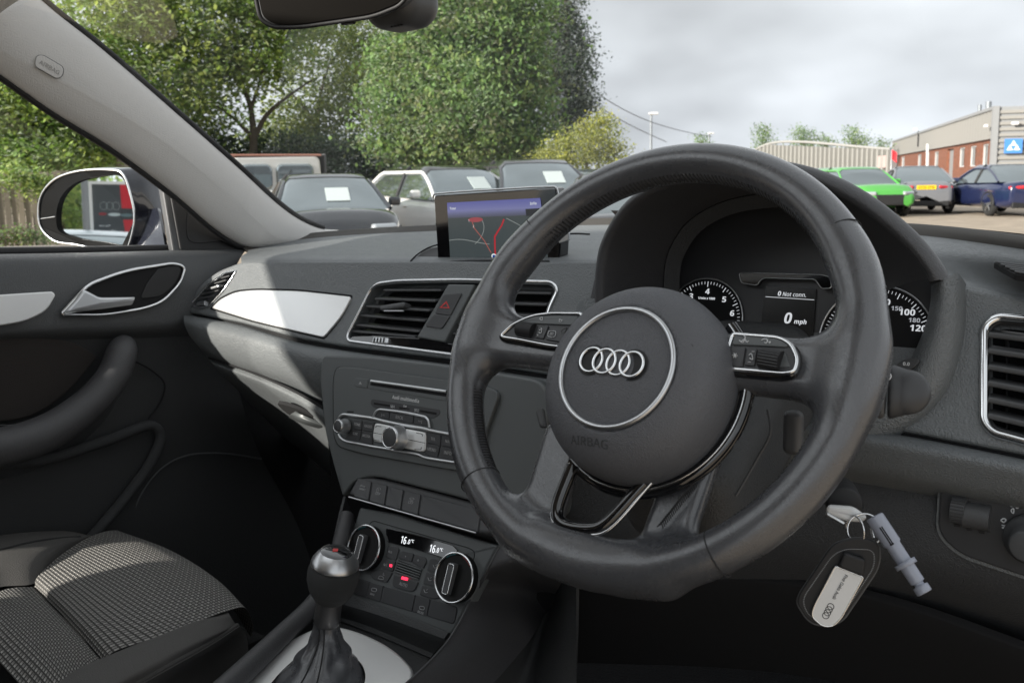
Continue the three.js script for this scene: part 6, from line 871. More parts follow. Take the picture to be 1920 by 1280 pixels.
// ---------------------------------------------------------------- wooden fence
{
  const t = thing('board_fence', 'weathered grey brown vertical board fence with kerb behind the door mirror', 'fence', gAt(40, 22));
  const a = gAt(-110, 22), b = gAt(330, 22), dir = b.clone().sub(a), L = Math.hypot(dir.x, dir.z), n = Math.round(L / 0.125), r = rng(8), h = 1.56;
  const wm = [0, 1, 2].map((k) => mat({ color: lin(0.19 + 0.04 * k, 0.165 + 0.033 * k, 0.13 + 0.024 * k), roughness: 0.95, bumpMap: dataTex(64, 256, (i, j) => 0.5 + 0.5 * noise3.noise(i * 0.35, j * 0.03, k), { rep: [6, 0.6] }), bumpScale: 0.006 }));
  const ang = Math.atan2(dir.x, dir.z) - Math.PI / 2;
  for (let k = 0; k < n; k++) { const p = a.clone().lerp(b, (k + 0.5) / n), hh = h + (r() - 0.5) * 0.03, g = rbox(0.116, hh, 0.018, 0.004, 1); g.translate(0, hh / 2, (k % 2) * 0.012); g.rotateY(ang); g.translate(p.x, GY(p.x, p.z), p.z); part('board', g, wm[Math.floor(r() * 3)], t); }
  for (const y of [0.35, 1.25]) { const g = rbox(L, 0.08, 0.04, 0.005, 1); g.rotateY(ang); g.rotateZ(0); const m = a.clone().add(b).multiplyScalar(0.5); g.translate(m.x, GY(m.x, m.z) + y, m.z - 0.05); part('rail', g, wm[0], t); }
  const k = gAt(-140, 20), k2 = gAt(360, 20), kd = k2.clone().sub(k), kg = rbox(Math.hypot(kd.x, kd.z), 0.14, 0.14, 0.02, 2); kg.rotateY(Math.atan2(kd.x, kd.z) - Math.PI / 2); const km = k.clone().add(k2).multiplyScalar(0.5); kg.translate(km.x, GY(km.x, km.z) + 0.05, km.z);
  struct('kerb', kg, mat({ color: lin(0.30, 0.28, 0.26), roughness: 0.9 }), 'pale concrete kerb in front of the fence');
  const bol = thing('white_post', 'short white post on the kerb under the door mirror', 'post', gAt(160, 19)); const bp = gAt(160, 19); part('post', rbox(0.24, 0.5, 0.24, 0.03).translate(bp.x, bp.y + 0.25, bp.z), M.white, bol);
}
// ---------------------------------------------------------------- parked cars
const carGlass = mat({ color: lin(0.34, 0.38, 0.39), roughness: 0.04, metalness: 0.9 }), tyre = mat({ color: lin(0.02), roughness: 0.9 }), rimMat = mat({ color: lin(0.55), roughness: 0.3, metalness: 0.9 }), lampRed = mat({ color: lin(0.42, 0.015, 0.025), roughness: 0.15, clearcoat: 1 }), lampClear = mat({ color: lin(0.55, 0.58, 0.6), roughness: 0.08, metalness: 0.6 }), tyreGeo = (() => { const g = new THREE.TorusGeometry(0.25, 0.085, 10, 32); g.scale(1, 1, 1.25); g.rotateY(Math.PI / 2); return g; })();
function car(name, label, { paint, rough = 0.22, L = 4.4, W = 1.8, H = 1.43, belt = 0.93, deck = 0.98, hood = 0.92, rear = 'boot', roofPaint, plate, plateCol = '#f2c018', px, range, turn, group = 'cars parked in the car park', paper, drop = 0, extra }) {
  const t = thing(name, label, 'car', V(0, 0, 0), group), w = W / 2, h = L / 2;
  const pm = mat({ color: paint, roughness: rough, clearcoat: 1, clearcoatRoughness: 0.04 }), rp = roofPaint ? mat({ color: roofPaint, roughness: 0.15, clearcoat: 1 }) : pm;
  // lower body: stations from tail to nose
  const tailZ = -h, cab0 = rear === 'boot' ? -h * 0.80 : -h * 0.97, cab1 = h * 0.44;
  const topY = (z) => z < cab0 ? deck - 0.02 : z > cab1 ? belt - (belt - hood) * 0 + (hood - belt) * Math.min(1, (z - cab1) / (h * 0.45)) : deck + (belt - deck) * (z - cab0) / (cab1 - cab0);
  const st = [-1, -0.985, -0.94, -0.85, -0.6, -0.3, 0, 0.3, 0.5, 0.7, 0.85, 0.93, 0.975, 1].map((k) => k * h);
  const rows = st.map((z) => { const e = Math.abs(z) / h, ww = w * (e < 0.55 ? 1 : 1 - 0.24 * Math.pow((e - 0.55) / 0.45, 2.4)) * (e > 0.995 ? 0.9 : 1), nose = z > 0 ? Math.max(0, (e - 0.8) / 0.2) : 0, ty = topY(z) - nose * nose * 0.24 - (e > 0.995 ? 0.09 : e > 0.98 ? 0.03 : 0), by = 0.24 + (e > 0.9 ? (e - 0.9) * 0.9 : 0); const half = [[0.80, by], [0.95, by + 0.06], [1.0, 0.42], [1.0, 0.60], [0.985, ty - 0.17], [0.92, ty - 0.07], [0.78, ty - 0.012], [0.45, ty + 0.02], [0, ty + 0.03]]; const l = half.map(([a, y]) => V(a * ww, y, z)), m = half.slice(0, -1).reverse().map(([a, y]) => V(-a * ww, y, z)); return l.concat(m); });
  const bodyG = [sheet(rows.map((r) => r), { nu: 40, nv: 60 })];
  for (const e of [0, rows.length - 1]) { const r = rows[e], c = V(0, 0.55, r[0].z + (e ? 0.02 : -0.02)); bodyG.push(sheet([r, r.map((p) => c.clone().lerp(p, 0.5).setZ(c.z)), r.map(() => c.clone())], { nu: 40, nv: 6 })); }
  const body = part('body', merge(bodyG), pm, t);
  // cabin
  const zr = rear === 'boot' ? [cab0, -h * 0.30] : rear === 'hatch' ? [cab0, -h * 0.72] : [cab0, -h * 0.82], zf = [cab1, h * 0.04];
  const wb = w * 0.93, wt = w * 0.68;
  const cabin = (grow, t0, t1) => { const R = []; for (let i = 0; i <= 26; i++) { const z = zr[0] + (zf[0] - zr[0]) * i / 26; const f = z < zr[1] ? (z - zr[0]) / (zr[1] - zr[0]) : z > zf[1] ? (zf[0] - z) / (zf[0] - zf[1]) : 1; const k = Math.sin(Math.min(1, Math.max(0, f)) * Math.PI / 2) * 0.45 + f * 0.55, bl = topY(z) - 0.03, rf = bl + (H - bl) * k * (1 - 0.02 * Math.pow(Math.abs(z) / h, 2)); const pts = []; for (let j = 0; j <= 16; j++) { const q = j / 16, s = q < 0.36 ? q / 0.36 : q > 0.64 ? (1 - q) / 0.36 : 1, sgn = q < 0.5 ? 1 : -1, tt = Math.min(1, s); const wd = (wb + (wt - wb) * tt * k) * (q >= 0.36 && q <= 0.64 ? Math.abs(0.5 - q) / 0.14 : 1); const y = bl + (rf - bl) * (tt < 1 ? tt * 0.94 : 1 + 0.0) + (q > 0.36 && q < 0.64 ? 0.02 * (1 - Math.pow((0.5 - q) / 0.14, 2)) : 0); pts.push(V(sgn * (wd + grow), y + grow, z)); } R.push(pts); } return R; };
  const cb = cabin(0), gl = part('window_glass', gridGeo(cb), carGlass, t);
  const ro = cabin(0.008); part('roof', gridGeo(ro.slice(Math.round(26 * (zr[1] - zr[0]) / (zf[0] - zr[0])) - 0, Math.round(26 * (zf[1] - zr[0]) / (zf[0] - zr[0])) + 2).map((r) => r.slice(5, 12))), rp, t);
  const pil = (i0, i1, j, r = 0.028) => tube(ro.slice(i0, i1 + 1).map((p) => p[j]), r, { rad: 6 });
  for (const j of [5, 11]) part('pillar', pil(0, 26, j, 0.035), pm, t);
  for (const j of [[0, 6], [10, 16]]) part('door_pillar', tube(ro[13].slice(j[0], j[1] + 1), 0.03, { rad: 6 }), M.dark, t);
  // wheels
  for (const sx of [-1, 1]) for (const z of [-h * 0.60, h * 0.62]) { const wl = new THREE.Group(); wl.name = 'wheel'; wl.userBase = V(0, 0, 0); t.add(wl); wl.position.set(sx * (w - 0.10), 0.33, z); const m = new THREE.Mesh(tyreGeo, tyre); m.name = 'tyre'; m.castShadow = true; wl.add(m); const sp = []; const hubg = new THREE.CylinderGeometry(0.22, 0.22, 0.05, 28, 1, true); hubg.rotateZ(Math.PI / 2); hubg.translate(sx * 0.06, 0, 0); sp.push(hubg); for (let k = 0; k < 5; k++) { const g = rbox(0.03, 0.22, 0.055, 0.008, 1); g.translate(sx * 0.075, 0.11, 0); g.rotateX(k * 1.2566); sp.push(g); } part('rim', merge(sp), rimMat, wl); part('arch', new THREE.TorusGeometry(0.345, 0.03, 6, 24, Math.PI).rotateY(Math.PI / 2).translate(sx * 0.085, 0.0, 0), M.dark, wl); }
  // mirrors, lamps, plates
  for (const sx of [-1, 1]) { part('door_mirror', rbox(0.2, 0.14, 0.1, 0.05, 3).translate(sx * (w + 0.09), belt + 0.08, cab1 - 0.45), pm, t); part('headlight', rbox(0.40, 0.12, 0.16, 0.05, 3).rotateY(sx * 0.4).translate(sx * (w - 0.36), 0.68, h - 0.10), lampClear, t); part('tail_light', rbox(0.42, 0.10, 0.14, 0.04, 3).rotateY(sx * -0.35).rotateZ(sx * -0.06).translate(sx * (w - 0.38), deck - 0.17, -h + 0.06), lampRed, t); part('door_handle', rbox(0.03, 0.025, 0.2, 0.01).translate(sx * (w - 0.005), belt - 0.14, -0.15), pm, t); }
  part('grille', rbox(0.80, 0.30, 0.05, 0.04, 2).translate(0, 0.50, h + 0.0), M.dark, t); part('rear_valance', rbox(W * 0.72, 0.17, 0.08, 0.03, 2).translate(0, 0.33, -h + 0.03), M.dark, t);
  for (const sx of [-1, 1]) part('intake', rbox(0.32, 0.18, 0.06, 0.03, 2).translate(sx * (w - 0.34), 0.40, h - 0.07), M.dark, t);
  if (plate) { const cv = document.createElement('canvas'); cv.width = 256; cv.height = 56; const c = cv.getContext('2d'); c.fillStyle = plateCol; c.fillRect(0, 0, 256, 56); c.fillStyle = '#111'; c.font = 'bold 46px sans-serif'; c.textAlign = 'center'; c.fillText(plate, 128, 45); const tx = new THREE.CanvasTexture(cv); tx.colorSpace = THREE.SRGBColorSpace; const front = plateCol !== '#f2c018'; const pg = new THREE.BoxGeometry(0.54, 0.12, 0.012); if (!front) pg.rotateY(Math.PI); pg.translate(0, front ? 0.46 : deck - 0.17, front ? h + 0.035 : -h - 0.035); part('number_plate', pg, mat({ map: tx, roughness: 0.4 }), t); }
  if (paper) { const p = ro[22], q = ro[25]; const a = p[9].clone().lerp(p[8], 0.0), gq = rbox(0.36, 0.34, 0.008, 0.003, 1); const v1 = q[8].clone().sub(p[8]).normalize(); gq.applyMatrix4(new THREE.Matrix4().makeBasis(V(1, 0, 0), v1.clone().negate(), new THREE.Vector3().crossVectors(V(1, 0, 0), v1.clone().negate()))); const c = p[8].clone().lerp(q[8], 0.45); gq.translate(paper, c.y + 0.006, c.z); part('price_sheet', gq, mat({ color: lin(0.50, 0.56, 0.55), roughness: 0.5 }), t); }
  if (extra) extra(t, { h, w, part, deck, belt });
  const p = gAt(px, range); p.addScaledVector(G_UP, -drop); stand(t, p, toCam(p) + turn); return t;
}
const CARS = 'cars parked in the car park';
car('parked_car', 'black saloon with white price sheet behind its windscreen beside the white car', { paint: lin(0.012, 0.014, 0.018), L: 4.5, W: 1.85, px: 614, range: 15.2, turn: 0.10, paper: 0.10, drop: 0.06 });
car('parked_car', 'white hatchback with black roof beside the black saloon', { paint: lin(0.78, 0.77, 0.75), roofPaint: lin(0.015), L: 4.3, W: 1.85, H: 1.55, belt: 1.0, deck: 1.1, hood: 0.98, rear: 'hatch', px: 850, range: 17, turn: 0.5, paper: 0.2, drop: 0.05 });
car('parked_car', 'dark estate car with paper in windscreen behind the navigation display', { paint: lin(0.02, 0.02, 0.024), L: 4.6, W: 1.9, H: 1.6, belt: 1.02, deck: 1.1, hood: 0.98, rear: 'suv', px: 1000, range: 17.5, turn: 0.3, paper: 0.2 });
car('parked_car', 'dark grey car with white front plate seen through the steering wheel', { paint: lin(0.03, 0.032, 0.036), L: 4.4, px: 1165, range: 13.5, turn: 0.05, plate: 'EX25 VSZ', plateCol: '#e8e8e4', drop: 0.12 });
car('parked_car', 'dark blue car seen between hood and steering wheel rim', { paint: lin(0.02, 0.04, 0.10), L: 4.4, px: 1080, range: 21, turn: 0.4 });
car('parked_car', 'bright green hatchback facing the dashboard hood', { paint: lin(0.07, 0.36, 0.05), L: 4.4, W: 1.85, H: 1.42, rear: 'hatch', px: 1604, range: 30, turn: 0.42, drop: 0.0 });
car('parked_car', 'grey saloon with yellow rear plate beside the green car', { paint: lin(0.15, 0.155, 0.17), L: 4.5, W: 1.85, H: 1.43, px: 1710, range: 32.5, turn: Math.PI + 0.16, plate: 'GY24 SYW' });
car('parked_car', 'dark blue saloon with yellow rear plate before the brick workshop', { paint: lin(0.012, 0.018, 0.06), L: 4.5, W: 1.85, H: 1.43, px: 1868, range: 31, turn: Math.PI + 0.45, plate: 'HG73 LYB' });
car('parked_car', 'dark blue car roof showing behind the green hatchback', { paint: lin(0.015, 0.03, 0.06), L: 4.5, px: 1535, range: 38, turn: 0.2 });
car('parked_car', 'small dark car behind the golden shrub edge', { paint: lin(0.02, 0.02, 0.03), L: 4.2, px: 1070, range: 26, turn: 0.3, drop: 0.1 });
// pale pick-up van behind the black saloon
{
  const t = thing('parked_van', 'white crew cab van with orange edged roof behind the black saloon', 'van', V(0, 0, 0), CARS);
  const wht = mat({ color: lin(0.72, 0.72, 0.70), roughness: 0.35, clearcoat: 0.6 });
  const side = (pts, d) => { const g = new THREE.ExtrudeGeometry(roundPoly(pts, 0.12), { depth: d, bevelEnabled: true, bevelSize: 0.05, bevelThickness: 0.05, bevelSegments: 3 }); g.translate(0, 0, -d / 2); return g; };
  part('body', side([[-2.6, 0.5], [2.4, 0.5], [2.5, 1.05], [1.6, 1.25], [-2.6, 1.15]], 1.8), wht, t); part('cab', side([[-1.2, 1.1], [1.7, 1.15], [0.95, 2.02], [-1.15, 2.05]], 1.55), wht, t);
  for (const z of [-0.86, 0.86]) { part('window', side([[-0.95, 1.32], [-0.1, 1.32], [-0.1, 1.85], [-0.95, 1.85]], 0.02).translate(0, 0, z), carGlass, t); part('window', side([[0.1, 1.32], [1.25, 1.32], [0.75, 1.85], [0.1, 1.85]], 0.02).translate(0, 0, z), carGlass, t); }
  part('roof_edge', rbox(2.3, 0.05, 1.65, 0.02).translate(-0.1, 2.12, 0), mat({ color: lin(0.45, 0.22, 0.17), roughness: 0.6 }), t); part('headboard', rbox(0.06, 1.1, 1.6, 0.02).translate(-1.35, 1.6, 0), M.plastic, t);
  for (const x of [-1.7, 1.6]) for (const z of [-0.85, 0.85]) { const m = new THREE.Mesh(tyreGeo, tyre); m.name = 'tyre'; m.rotation.y = Math.PI / 2; m.position.set(x, 0.33, z); t.add(m); }
  const p = gAt(502, 24.5).addScaledVector(G_UP, -0.2); stand(t, p, toCam(p) + Math.PI + 0.25); 
}
const GREY = mat({ color: lin(0.24, 0.26, 0.28), roughness: 0.5, metalness: 0.4 });
// ---------------------------------------------------------------- workshop, shed, lamp posts, wires
{
  const base = gAt(1863, 46), dA = gAt(1672, 92).sub(base).setY(0), Lf = dA.length(), ang = Math.atan2(-dA.z, dA.x);   // facade runs away to the left
  const t = thing('brick_workshop', 'long brick workshop with grey metal cladding above and louvred end wall', 'building', base.clone());
  const Q = new THREE.Quaternion().setFromAxisAngle(V(0, 1, 0), ang); const put = (g) => { g.applyQuaternion(Q); g.applyMatrix4(new THREE.Matrix4().set(1, 0, 0, 0, -SL * sY, 1, -SL * cY, 0, 0, 0, 1, 0, 0, 0, 0, 1)); g.translate(base.x, base.y, base.z); return g; };
  // local: x along facade away, y up, z outwards to the car park
  const test = V(0, 0, 1).applyQuaternion(Q), sgn = test.dot(EYE.clone().sub(base)) > 0 ? 1 : -1;
  const dy0 = -1.2, yB = 3.25 - base.y, yT = 5.05 - base.y + 0.0;
  const hh = (py, r) => atRange(1863, py, r).y - base.y; const top = hh(205, 46), mid = hh(257, 46);
  const brickT = dataTex(256, 256, (i, j) => { const row = Math.floor(j / 8), x = (i + (row % 2) * 10) % 20, m = j % 8 < 1 || x < 1.2; const c = Math.abs(Math.sin((Math.floor((i + (row % 2) * 10) / 20) * 12.9 + row * 78.2)) * 437.5) % 1; const v = 0.9 + 0.25 * c; return m ? [0.50, 0.42, 0.36] : [0.47 * v, 0.27 * v, 0.19 * v]; }, { srgb: true }); brickT.repeat.set(0.42, 0.42);
  const brick = mat({ map: brickT, roughness: 0.9 }), clad = mat({ color: lin(0.28, 0.27, 0.25), roughness: 0.55 }), trim = mat({ color: lin(0.26, 0.265, 0.27), roughness: 0.5 });
  const wall = new THREE.Shape([[0, dy0], [Lf, dy0], [Lf, mid], [0, mid]].map((a) => new THREE.Vector2(...a)));
  const rect = (x0, x1, y0, y1) => { const p = new THREE.Path([[x0, y0], [x1, y0], [x1, y1], [x0, y1]].map((a) => new THREE.Vector2(...a))); return p; };
  const colX = (px) => { let lo = 0, hi = Lf; for (let k = 0; k < 40; k++) { const m = (lo + hi) / 2, p = V(m, 0, 0).applyQuaternion(Q).add(base), d = p.sub(EYE), a = Math.atan2(d.dot(RIGHT), d.dot(FWD)); if (960 + FPX * Math.tan(a) > px) lo = m; else hi = m; } return (lo + hi) / 2; };
  const wins = [[1837, 1849], [1814, 1826], [1794, 1805], [1748, 1756], [1732, 1739], [1717, 1724], [1687, 1693], [1677, 1681]].map(([a, b]) => [colX(b), colX(a)]), door = [colX(1784), colX(1771)];
  const wy = [mid - 1.25, mid - 0.22];
  wins.forEach(([a, b]) => wall.holes.push(rect(a, b, wy[0], wy[1]))); wall.holes.push(rect(door[0], door[1], dy0 + 0.6, mid - 0.2));
  const wg = new THREE.ExtrudeGeometry(wall, { depth: 0.3, bevelEnabled: false }); wg.translate(0, 0, sgn > 0 ? -0.3 : 0); part('brick_wall', put(wg), brick, t);
  wins.forEach(([a, b]) => { const w = part('window', put(box(a, b, wy[0], wy[1], -sgn * 0.16 - 0.01, -sgn * 0.16 + 0.01)), mat({ color: lin(0.10, 0.115, 0.12), roughness: 0.05, metalness: 0.9 }), t); const fr = [box(a, b, wy[0], wy[0] + 0.07, -0.04, 0.04), box(a, b, wy[1] - 0.07, wy[1], -0.04, 0.04), box(a, a + 0.06, wy[0] + 0.07, wy[1] - 0.07, -0.04, 0.04), box(b - 0.08, b, wy[0] + 0.07, wy[1] - 0.07, -0.04, 0.04)].map((g) => g.translate(0, 0, -sgn * 0.10)); part('frame', put(merge(fr)), mat({ color: lin(0.5), roughness: 0.5 }), w); });
  part('door', put(box(door[0], door[1], dy0, mid - 0.2, -sgn * 0.2 - 0.02, -sgn * 0.2 + 0.02)), trim, t);
  // ribbed cladding band on the facade
  const P = [], nR = 240; for (let i = 0; i <= nR; i++) { const x = Lf * i / nR, z = sgn * (0.10 + (i % 4 < 2 ? 0.05 : 0)); P.push([V(x, mid - 0.05, z), V(x, top, z)]); } part('cladding', put(gridGeo(P, 0.02)), clad, t);
  part('eaves_trim', put(box(0, Lf, top, top + 0.14, sgn > 0 ? -0.05 : -0.22, sgn > 0 ? 0.22 : 0.05)), trim, t);
  part('core', put(box(0.1, Lf, dy0, top - 0.02, sgn > 0 ? -14 : 0.32, sgn > 0 ? -0.32 : 14)), clad, t);
  // end wall with horizontal louvres, blue sign, roller door
  const E0 = -0.02; const ew = sgn > 0 ? [-14, 0.2] : [-0.2, 14];
  for (let k = 0; k < 17; k++) { const y = dy0 + 0.9 + k * (top - dy0 - 0.9) / 17; part('louvre', put(rbox(0.10, (top - dy0 - 0.9) / 17 * 0.62, 13.8, 0.03, 1).translate(-0.05, y + 0.12, (ew[0] + ew[1]) / 2)), clad, t); }
  part('end_wall', put(box(-0.02, 0.1, dy0, top + 0.1, ew[0], ew[1])), trim, t); part('corner_post', put(box(-0.16, 0.16, dy0, top + 0.12, sgn * 0.13 - 0.12, sgn * 0.13 + 0.12)), trim, t);
  const zs = (a, b) => sgn > 0 ? [-b, -a] : [a, b]; const rd = zs(1.35, 8.5); part('roller_door', put(box(-0.16, -0.12, dy0, mid - 0.35, rd[0], rd[1])), mat({ color: lin(0.52, 0.52, 0.47), roughness: 0.6 }), t); const rf = zs(1.1, 1.35); part('door_frame', put(box(-0.22, -0.12, dy0, mid - 0.2, rf[0], rf[1])), trim, t);
  // blue test-station sign
  const sz = zs(0.25, 0.95), sg = part('blue_sign', put(box(-0.24, -0.18, mid - 0.72, mid - 0.1, sz[0], sz[1])), mat({ color: lin(0.06, 0.22, 0.60), roughness: 0.5 }), t);
  const cz = (sz[0] + sz[1]) / 2; for (const [dy, dz] of [[0.12, 0], [-0.08, -0.14], [-0.08, 0.14]]) { const s = new THREE.Shape([[-0.13, -0.10], [0.13, -0.10], [0, 0.13]].map((a) => new THREE.Vector2(...a))), g = new THREE.ExtrudeGeometry(s, { depth: 0.01, bevelEnabled: false }); g.rotateY(-Math.PI / 2); g.translate(-0.24, mid - 0.41 + dy, cz + dz); part('sign_mark', put(g), M.white, sg); }
  for (const [dz] of [[0.6], [1.5]]) { const a = zs(dz, dz)[0]; part('flood_light', put(rbox(0.16, 0.14, 0.3, 0.05).translate(-0.3, mid + 0.55, a)), M.white, t); }
  part('flood_light', put(rbox(0.35, 0.14, 0.16, 0.05).translate(0.5, mid + 0.5, sgn * 0.4)), M.white, t);
  const cx = colX(1812); for (const [a, r] of [[cx, 0.14], [cx + 2.4, 0.10]]) part('flue', put(new THREE.CylinderGeometry(r, r, 0.8, 16).translate(a, top + 0.4, -sgn * 0.8)), GREY, t);
  const bx = colX(1853); part('white_box', put(rbox(0.5, 0.75, 0.2, 0.03).translate(bx - 0.2, mid - 1.75, sgn * 0.2)), M.white, t);
  const lx = colX(1722); part('wall_lamp', put(rbox(0.15, 0.2, 0.25, 0.04).translate(lx, mid + 1.5, sgn * 0.4)), M.white, t); part('wall_cable', put(box(lx - 0.05, lx + 0.05, mid + 0.3, mid + 1.4, sgn * 0.2 - 0.03, sgn * 0.2 + 0.03)), M.dark, t);
}
{
  const a = gAt(1440, 74), b = gAt(1668, 66), t = thing('metal_shed', 'long pale corrugated metal shed beyond the green car', 'building', a.clone());
  const d = b.clone().sub(a).setY(0), L = d.length(), ang = Math.atan2(-d.z, d.x), Q = new THREE.Quaternion().setFromAxisAngle(V(0, 1, 0), ang), put = (g) => { g.applyQuaternion(Q); g.translate(a.x, a.y, a.z); return g; };
  const h0 = atRange(1470, 270, 74).y - a.y, h1 = atRange(1665, 281, 66).y - a.y, h = 0.5 * (h0 + h1); const P = [], n = 220; for (let i = -60; i <= n; i++) { const x = L * i / n, yy = h0 + (h1 - h0) * Math.max(0, i) / n - Math.max(0, -i) / 60 * 1.0, z = (((i % 8) + 8) % 8) < 4 ? 0.28 : 0; P.push([V(x, -1, z), V(x, yy, z)]); }
  part('corrugated_wall', put(gridGeo(P, 0.02)), mat({ color: lin(0.27, 0.265, 0.245), roughness: 0.6 }), t);
  part('roof_trim', put(tube([V(-L * 0.27, h0 - 1.0, 0.1), V(0, h0 + 0.05, 0.1), V(L, h1 + 0.05, 0.1)], 0.10, { seg: 20 })), mat({ color: lin(0.3, 0.295, 0.28), roughness: 0.6 }), t);
  part('end_wall', put(box(L + 0.01, L + 0.1, -1, h1, -0.4, 0.1)), mat({ color: lin(0.5), roughness: 0.6 }), t);
  const s = V(L * 0.985, h1 - 0.75, 0.25); part('warning_sign', put(rbox(0.7, 0.8, 0.05, 0.02, 1).translate(s.x - 0.4, s.y, s.z)), mat({ color: lin(0.42, 0.30, 0.28), roughness: 0.7 }), t);
}
[[1220, 213, 62, 0.085, 'grey lamp post against the sky beyond the golden shrub'], [1328, 250, 96, 0.11, 'distant short lamp post seen over the steering wheel rim']].forEach(([x, y, r, w, l]) => { const p = gAt(x, r), q = atRange(x, y, r), t = thing('lamp_post', l, 'lamp post', p.clone()); part('post', rodGeo(p, p.clone().setY(q.y), w * 1.3, w * 0.8, 10), GREY, t); part('lantern', rbox(0.62, 0.14, 0.3, 0.05).rotateY(YAW).translate(p.x + 0.18, q.y, p.z), M.white, t); });
{
  const cable = (pts, label) => { const t = thing('overhead_cable', label, 'cable', gAt(1240, 50), 'overhead cables'); part('cable', tube(pts.map(([x, y, r]) => atRange(x, y, r)), 0.022, { seg: 40, rad: 5 }), mat({ color: lin(0.08), roughness: 0.8 }), t); };
  cable([[1080, 140, 38], [1112, 168, 42], [1160, 200, 48], [1220, 228, 56], [1290, 248, 68], [1335, 256, 80]], 'upper black cable hanging from the conifer across the sky'); cable([[1090, 172, 38], [1125, 200, 42], [1170, 228, 48], [1210, 248, 54], [1250, 266, 62]], 'lower black cable hanging from the conifer across the sky');
  const p = gAt(1672, 58), t = thing('red_flag', 'small red banner on a pole between shed and brick workshop', 'banner', p.clone()); const q = atRange(1672, 288, 58); part('pole', rodGeo(p, q.clone().add(V(0, 0.3, 0)), 0.05, 0.04), GREY, t);
  const P = []; for (let i = 0; i <= 8; i++) { const l = []; for (let j = 0; j <= 8; j++) l.push(V(q.x + 0.04 + i * 0.035, q.y + 0.25 - j * 0.07 - i * 0.03, q.z + Math.sin(i * 0.9 + j * 0.3) * 0.05)); P.push(l); } part('cloth', gridGeo(P, 0.01), mat({ color: lin(0.62, 0.02, 0.03), roughness: 0.7 }), t);
  const w = gAt(1738, 40), wt = thing('white_pole', 'slim white pole in front of the brick workshop', 'pole', w.clone()); part('pole', rodGeo(w, atRange(1740, 270, 40), 0.06, 0.05), M.white, wt);
}
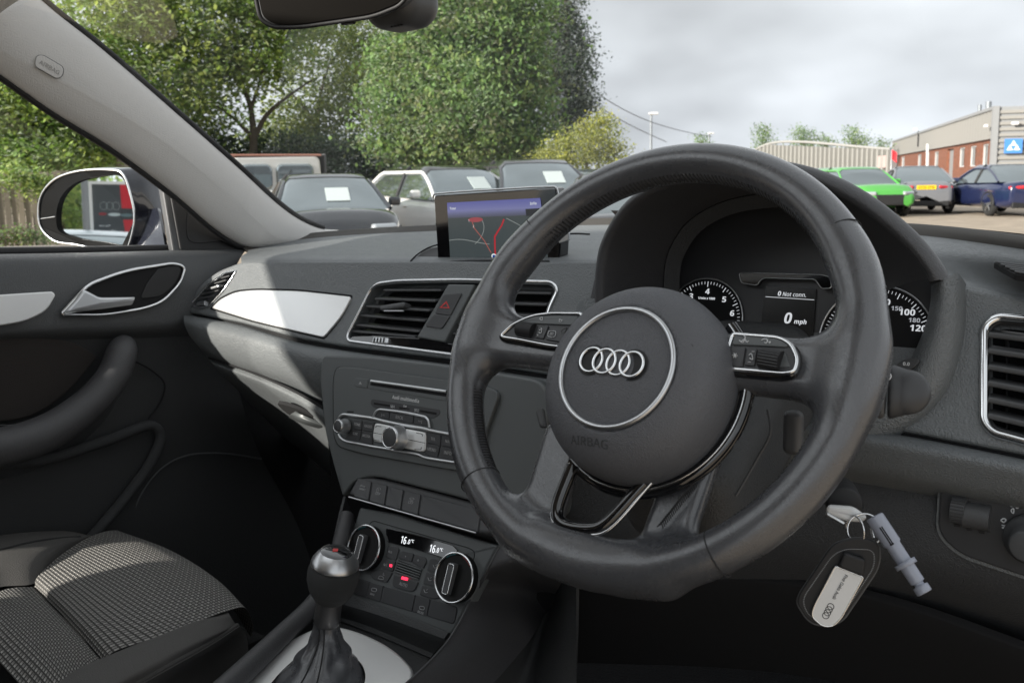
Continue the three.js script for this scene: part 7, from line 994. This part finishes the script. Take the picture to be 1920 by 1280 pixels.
// ---------------------------------------------------------------- behind the car: what the door mirror shows
{
  const refl = (px, py, dist) => { const d = ray(px, py).normalize(), p = MIRROR.hit(px, py, 0.002), r = d.clone().addScaledVector(MIRROR.n, -2 * d.dot(MIRROR.n)); return p.addScaledVector(r, dist); };
  const D = 12, c0 = refl(171, 345, D), c1 = refl(252, 345, D), b0 = refl(171, 452, D);
  const u = c1.clone().sub(c0).setY(0), W = u.length() * 1.02, ux = u.clone().normalize(), H = c0.y - b0.y;
  const gy = GY(c0.x, c0.z), cen = c0.clone().addScaledVector(ux, W / 2), nn = new THREE.Vector3().crossVectors(V(0, 1, 0), ux).normalize(); if (nn.dot(EYE.clone().sub(cen)) < 0) nn.negate();
  const t = thing('advert_board', 'black and red advertising board standing behind the car', 'sign board', V(cen.x, gy, cen.z));
  const f = new Frame(V(cen.x, c0.y - H / 2, cen.z), nn); const cv = document.createElement('canvas'); cv.width = 640; cv.height = Math.round(640 * H / W); const c = cv.getContext('2d'), h = cv.height; c.fillStyle = '#3a4044'; c.fillRect(0, 0, 640, h);
  c.fillStyle = '#c3202e'; c.beginPath(); c.moveTo(0, 0); c.lineTo(230, 0); c.lineTo(215, h * 0.5); c.lineTo(170, h); c.lineTo(0, h); c.fill();
  c.fillStyle = '#2c3236'; c.fillRect(0, h * 0.42, 240, h * 0.2); c.strokeStyle = '#9aa4a4'; c.lineWidth = 5; for (const x of [300, 390, 480]) { c.beginPath(); c.ellipse(x, h * 0.38, 52, 60, 0, 0, 7); c.stroke(); }
  c.fillStyle = '#b8c4c6'; c.beginPath(); c.ellipse(330, h * 0.53, 90, 26, 0, 0, 7); c.fill(); c.fillStyle = '#8a2430'; c.beginPath(); c.ellipse(500, h * 0.52, 60, 22, 0, 0, 7); c.fill(); c.fillStyle = '#5c7478'; c.beginPath(); c.ellipse(150, h * 0.54, 90, 26, 0, 0, 7); c.fill();
  c.fillStyle = '#e4e8e8'; c.font = 'bold 34px sans-serif'; c.textAlign = 'right'; c.fillText('Plus, over', 560, h * 0.74); c.fillText('1,000 approved', 560, h * 0.83); c.fillText('vehicles', 560, h * 0.92);
  const tx = new THREE.CanvasTexture(cv); tx.colorSpace = THREE.SRGBColorSpace; const g = new THREE.PlaneGeometry(W, H); g.translate(0, 0, 0.012); g.applyMatrix4(f.m); part('poster', g, mat({ map: tx, roughness: 0.4 }), t);
  const pb = new THREE.BoxGeometry(W + 0.08, H + 0.08, 0.02); pb.applyMatrix4(f.m); part('panel', pb, M.white, t);
  for (const s of [-0.45, 0.45]) { const p = f.p(W * s, -H / 2, -0.06); part('post', rodGeo(V(p.x, GY(p.x, p.z) - 0.1, p.z), p.clone().add(V(0, H, 0)), 0.05, 0.05), GREY, t); }
  // pale blue car waiting behind
  const q = refl(172, 442, 10.5), k = car('following_car', 'silver blue estate car behind seen in the door mirror', { paint: lin(0.45, 0.52, 0.55), H: 1.55, L: 4.3, rear: 'suv', belt: 1.0, px: 0, range: 10, turn: 0, group: undefined }); const gp = V(q.x, GY(q.x, q.z), q.z); stand(k, gp, toCam(gp) + 0.3);
  // trees behind
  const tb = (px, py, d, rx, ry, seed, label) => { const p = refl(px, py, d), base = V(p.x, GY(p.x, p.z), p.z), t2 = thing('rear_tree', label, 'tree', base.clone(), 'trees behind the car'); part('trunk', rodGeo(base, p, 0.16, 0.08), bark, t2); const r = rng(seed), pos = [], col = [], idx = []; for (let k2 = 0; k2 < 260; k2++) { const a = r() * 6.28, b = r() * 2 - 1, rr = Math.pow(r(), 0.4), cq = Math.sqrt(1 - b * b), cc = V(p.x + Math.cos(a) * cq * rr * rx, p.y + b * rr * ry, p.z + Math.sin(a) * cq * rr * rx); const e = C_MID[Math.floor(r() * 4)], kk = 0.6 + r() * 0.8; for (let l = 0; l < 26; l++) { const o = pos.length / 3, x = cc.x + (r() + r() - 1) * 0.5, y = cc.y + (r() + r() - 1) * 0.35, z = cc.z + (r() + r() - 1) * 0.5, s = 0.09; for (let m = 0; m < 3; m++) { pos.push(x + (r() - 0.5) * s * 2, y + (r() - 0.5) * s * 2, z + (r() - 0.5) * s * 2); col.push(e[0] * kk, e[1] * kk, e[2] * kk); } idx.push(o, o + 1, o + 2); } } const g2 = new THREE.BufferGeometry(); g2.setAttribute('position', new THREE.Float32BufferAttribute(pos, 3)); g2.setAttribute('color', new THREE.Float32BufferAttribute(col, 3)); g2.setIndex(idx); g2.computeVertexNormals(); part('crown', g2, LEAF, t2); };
  tb(112, 425, 26, 2.2, 1.6, 91, 'dark leafy tree behind the car beside the advertising board'); tb(150, 432, 28, 1.8, 1.0, 92, 'low leafy tree behind the car left of the advertising board'); tb(108, 345, 24, 2.0, 1.2, 93, 'overhanging leafy tree behind the car above the silver car');
  const lp = refl(160, 390, 15), lb = V(lp.x, GY(lp.x, lp.z), lp.z), lt = thing('lamp_post', 'grey lamp post behind the car beside the advertising board', 'lamp post', lb.clone()); part('post', rodGeo(lb, lb.clone().add(V(0, 5.5, 0)), 0.06, 0.05), GREY, lt); part('lantern', rbox(0.5, 0.1, 0.2, 0.04).translate(lb.x, lb.y + 5.5, lb.z), GREY, lt);
}
scene.traverse((o) => { if (o.isMesh) { o.castShadow = true; o.receiveShadow = true; } });
renderer.render(scene, camera);
